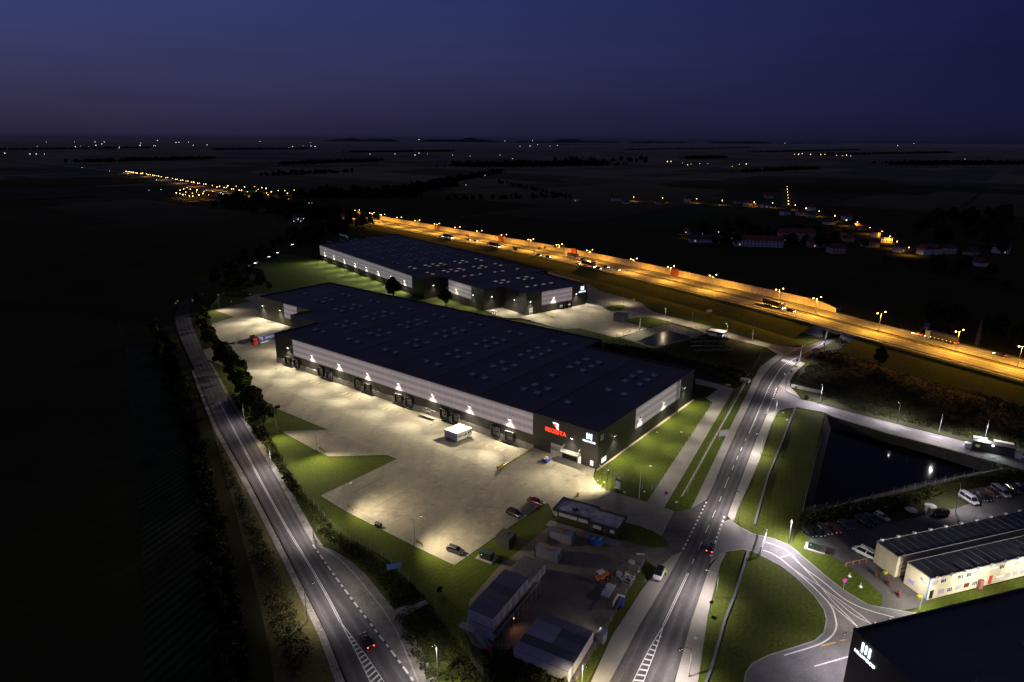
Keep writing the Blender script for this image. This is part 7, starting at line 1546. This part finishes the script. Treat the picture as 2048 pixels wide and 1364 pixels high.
# ================================================================== PEOPLE
def person(label, loc, rz, top, legs, hair, lean=0.0, stride=.18, vest=None):
    t = thing('person', label, 'person', loc, rz); rnd = random.Random(len(label))
    J = [(0, 0, .95), (0, 0, 1.12), (0.01, 0, 1.38), (0.01, 0, 1.50), (0.03, 0, 1.57), (.03, 0, 1.66), (.025, 0, 1.75)]
    rad = [(.15, .12), (.14, .10), (.17, .11), (.055, .055), (.07, .075), (.085, .095), (.06, .07)]; E = [(i, i+1) for i in range(6)]
    for s in (-1, 1):
        b = len(J); st = stride*s
        J += [(0, s*.10, .90), (st*.5+.03, s*.105, .50), (st-.03, s*.11, .09), (st+.13, s*.115, .04)]; rad += [(.10, .09), (.062, .06), (.042, .042), (.045, .032)]; E += [(0, b), (b, b+1), (b+1, b+2), (b+2, b+3)]
        b = len(J); J += [(0, s*.20, 1.42), (-st*.35, s*.25, 1.14), (-st*.7+.08, s*.25, .90), (-st*.7+.12, s*.245, .82)]; rad += [(.062, .06), (.045, .045), (.032, .032), (.04, .022)]; E += [(2, b), (b, b+1), (b+1, b+2), (b+2, b+3)]
        h = b+3; hx, hy, hz = J[h]
        for q, (dx, dl) in enumerate(((.035, .075), (.015, .085), (-.005, .08), (-.025, .065))): J.append((hx+dx+.01, hy, hz-dl)); rad.append((.010, .010)); E.append((h, len(J)-1))
        J.append((hx+.055, hy-s*.02, hz-.02)); rad.append((.011, .011)); E.append((h, len(J)-1))
    me = bpy.data.meshes.new('body'); me.from_pydata(J, E, []); o = bpy.data.objects.new('body', me); COL.objects.link(o)
    sk_ = o.modifiers.new('skin', 'SKIN'); o.modifiers.new('sub', 'SUBSURF').levels = 1
    for v, r_ in zip(me.skin_vertices[0].data, rad): v.radius = r_
    me.skin_vertices[0].data[0].use_root = True
    dg = bpy.context.evaluated_depsgraph_get(); m2 = bpy.data.meshes.new_from_object(o.evaluated_get(dg)); bpy.data.objects.remove(o)
    skin = mat('skin_tone', (.42, .26, .19), .6); m2.materials.clear()
    for q in (skin, top, legs, M_BLACK, hair): m2.materials.append(q)
    for p in m2.polygons:
        c = p.center; r_ = math.hypot(c.x, c.y)
        p.material_index = 3 if c.z < .1 else 2 if c.z < .95 and abs(c.y) < .2 else 0 if (c.z > 1.49 or (abs(c.y) > .2 and c.z < .93)) else 1
        if c.z > 1.69 or (c.z > 1.6 and c.x < 0.0): p.material_index = 4
    put('body', m2, t)
    f = MB().obox((.125, 0, 1.655), (.035, .03, .05)).obox((.112, .032, 1.685), (.012, .022, .014), 0, 1).obox((.112, -.032, 1.685), (.012, .022, .014), 0, 1).obox((.112, 0, 1.60), (.012, .05, .012), 0, 2)
    f.build('face', [skin, M_BLACK, mat('lip_tone', (.35, .12, .1), .6)], t)
    if vest: 
        mb = MB(); rings = [[(r1*1.18*math.cos(a), r2_*1.12*math.sin(a), z) for a in [2*math.pi*j/14 for j in range(14)]] for z, r1, r2_ in ((.92, .155, .20), (1.12, .145, .185), (1.34, .15, .215), (1.46, .11, .16))]
        mb.loft(rings, cap=False); mb.build('vest', vest, t, fix=False)
    return t
M_HAIR = mat('dark_hair', (.02, .015, .01), .7); M_JEAN = mat('dark_trousers', (.02, .022, .03), .8)
VEST = mat('yellow_vest', (.75, .8, .05), .6, emit=((.8, .9, .1), .15))
person('person in a bright yellow vest standing beside the white car', (*G(1331, 1152), .12), R(200), VEST, M_JEAN, M_HAIR, stride=.05, vest=VEST)
person('person in dark clothes walking on the upper lane, closer to the main road', (*G(1623, 806), .09), R(150), M_JEAN, M_JEAN, M_HAIR)
person('person in a grey jacket walking on the upper lane beside the pale lamp post', (*G(1635, 809), .09), R(150), mat('grey_jacket', (.12, .12, .13), .8), M_JEAN, M_HAIR)
def bicycle(label, c, rz, col):
    t = thing('bicycle', label, 'bicycle', (*c, .07), rz)
    for x in (-.52, .52):
        mb = MB(); n = 18
        for j in range(n):
            a, b = 2*math.pi*j/n, 2*math.pi*(j+1)/n; mb.tube((x+.33*math.cos(a), 0, .35+.33*math.sin(a)), (x+.33*math.cos(b), 0, .35+.33*math.sin(b)), .025, n=4)
        for j in range(6): mb.tube((x, 0, .35), (x+.32*math.cos(j*1.047), 0, .35+.32*math.sin(j*1.047)), .006, n=3)
        mb.build('wheel', M_BLACK, t)
    MB().tube((-.52, 0, .35), (-.15, 0, .85), .02).tube((-.15, 0, .85), (.38, 0, .82), .022).tube((-.05, 0, .35), (.40, 0, .80), .022).tube((-.05, 0, .35), (-.2, 0, .92), .02).tube((-.52, 0, .35), (-.05, 0, .35), .018).tube((.52, 0, .35), (.38, 0, .95), .02).build('frame', col, t)
    MB().tube((.36, -.28, .98), (.36, .28, .98), .018).build('handlebar', M_DSTEEL, t); MB().obox((-.22, 0, .95), (.26, .13, .06)).build('saddle', M_BLACK, t)
bicycle('dark bicycle leaning by the first silver minibus', G(1932, 1010), .4, M_DSTEEL); bicycle('second bicycle beside the first silver minibus, with a red frame', G(1939, 1008), .2, M_SRED); bicycle('bicycle by the white cage at the security hut', G(1931, 901), .5, M_DSTEEL)
# ================================================================== SKY AND RENDER
wd = bpy.data.worlds.new('World'); SC.world = wd; wd.use_nodes = True; nt = wd.node_tree; nn = nt.nodes; bg = nn['Background']
tc = nn.new('ShaderNodeTexCoord'); sp = nn.new('ShaderNodeSeparateXYZ'); nt.links.new(tc.outputs['Generated'], sp.inputs[0])
def ramp(stops, src):
    r_ = nn.new('ShaderNodeValToRGB'); e = r_.color_ramp.elements
    while len(e) < len(stops): e.new(.5)
    for q, (p, c) in zip(e, stops): q.position = p; q.color = (*c, 1)
    nt.links.new(src, r_.inputs[0]); return r_.outputs[0]
def srgb(r, g, b): return tuple(.9*((x/255)/12.92 if x/255 <= .04045 else ((x/255+.055)/1.055)**2.4) for x in (r, g, b))
lft = ramp([(0, srgb(30, 27, 48)), (.006, srgb(44, 40, 66)), (.03, srgb(50, 46, 76)), (.07, srgb(56, 56, 92)), (.12, srgb(58, 63, 109)), (.19, srgb(54, 66, 118)), (.34, srgb(54, 59, 98)), (.6, srgb(58, 58, 82)), (1, srgb(56, 56, 76))], sp.outputs[2])
rgt_ = ramp([(0, srgb(19, 19, 40)), (.006, srgb(23, 23, 50)), (.03, srgb(25, 25, 58)), (.07, srgb(26, 27, 62)), (.12, srgb(24, 27, 66)), (.19, srgb(23, 26, 72)), (.34, srgb(40, 44, 80)), (.6, srgb(54, 55, 78)), (1, srgb(56, 56, 76))], sp.outputs[2])
mr = nn.new('ShaderNodeMapRange'); mr.inputs[1].default_value = -.62; mr.inputs[2].default_value = .62; nt.links.new(sp.outputs[0], mr.inputs[0])
mx = nn.new('ShaderNodeMix'); mx.data_type = 'RGBA'; nt.links.new(mr.outputs[0], mx.inputs[0]); nt.links.new(lft, mx.inputs[6]); nt.links.new(rgt_, mx.inputs[7])
st = nn.new('ShaderNodeTexSky'); st.sky_type = 'NISHITA'; st.sun_disc = False; st.sun_elevation = R(-4); st.sun_rotation = R(-60); st.air_density = 1.5
ad = nn.new('ShaderNodeMix'); ad.data_type = 'RGBA'; ad.blend_type = 'ADD'; ad.inputs[0].default_value = .02; nt.links.new(mx.outputs[2], ad.inputs[6]); nt.links.new(st.outputs[0], ad.inputs[7])
nz = nn.new('ShaderNodeTexNoise'); nz.inputs['Scale'].default_value = 2.2; nz.inputs['Detail'].default_value = 5; mpw = nn.new('ShaderNodeMapping'); mpw.inputs['Scale'].default_value = (1, 1, 7); nt.links.new(tc.outputs['Generated'], mpw.inputs[0]); nt.links.new(mpw.outputs[0], nz.inputs['Vector'])
mrw = nn.new('ShaderNodeMapRange'); mrw.inputs[1].default_value = .3; mrw.inputs[2].default_value = .7; mrw.inputs[3].default_value = .90; mrw.inputs[4].default_value = 1.08; nt.links.new(nz.outputs[0], mrw.inputs[0])
vm = nn.new('ShaderNodeVectorMath'); vm.operation = 'SCALE'; nt.links.new(ad.outputs[2], vm.inputs[0]); nt.links.new(mrw.outputs[0], vm.inputs['Scale'])
nt.links.new(vm.outputs[0], bg.inputs[0]); bg.inputs[1].default_value = 1.0
SC.view_settings.view_transform = 'Standard'; SC.view_settings.look = 'None'; SC.view_settings.exposure = 0; SC.view_settings.gamma = 1
SC.render.engine = 'CYCLES'; cy = SC.cycles
cy.max_bounces = 5; cy.diffuse_bounces = 3; cy.glossy_bounces = 2; cy.transparent_max_bounces = 12; cy.sample_clamp_indirect = 3; cy.sample_clamp_direct = 0
cy.use_denoising = True; cy.use_light_tree = True; cy.caustics_reflective = False; cy.caustics_refractive = False
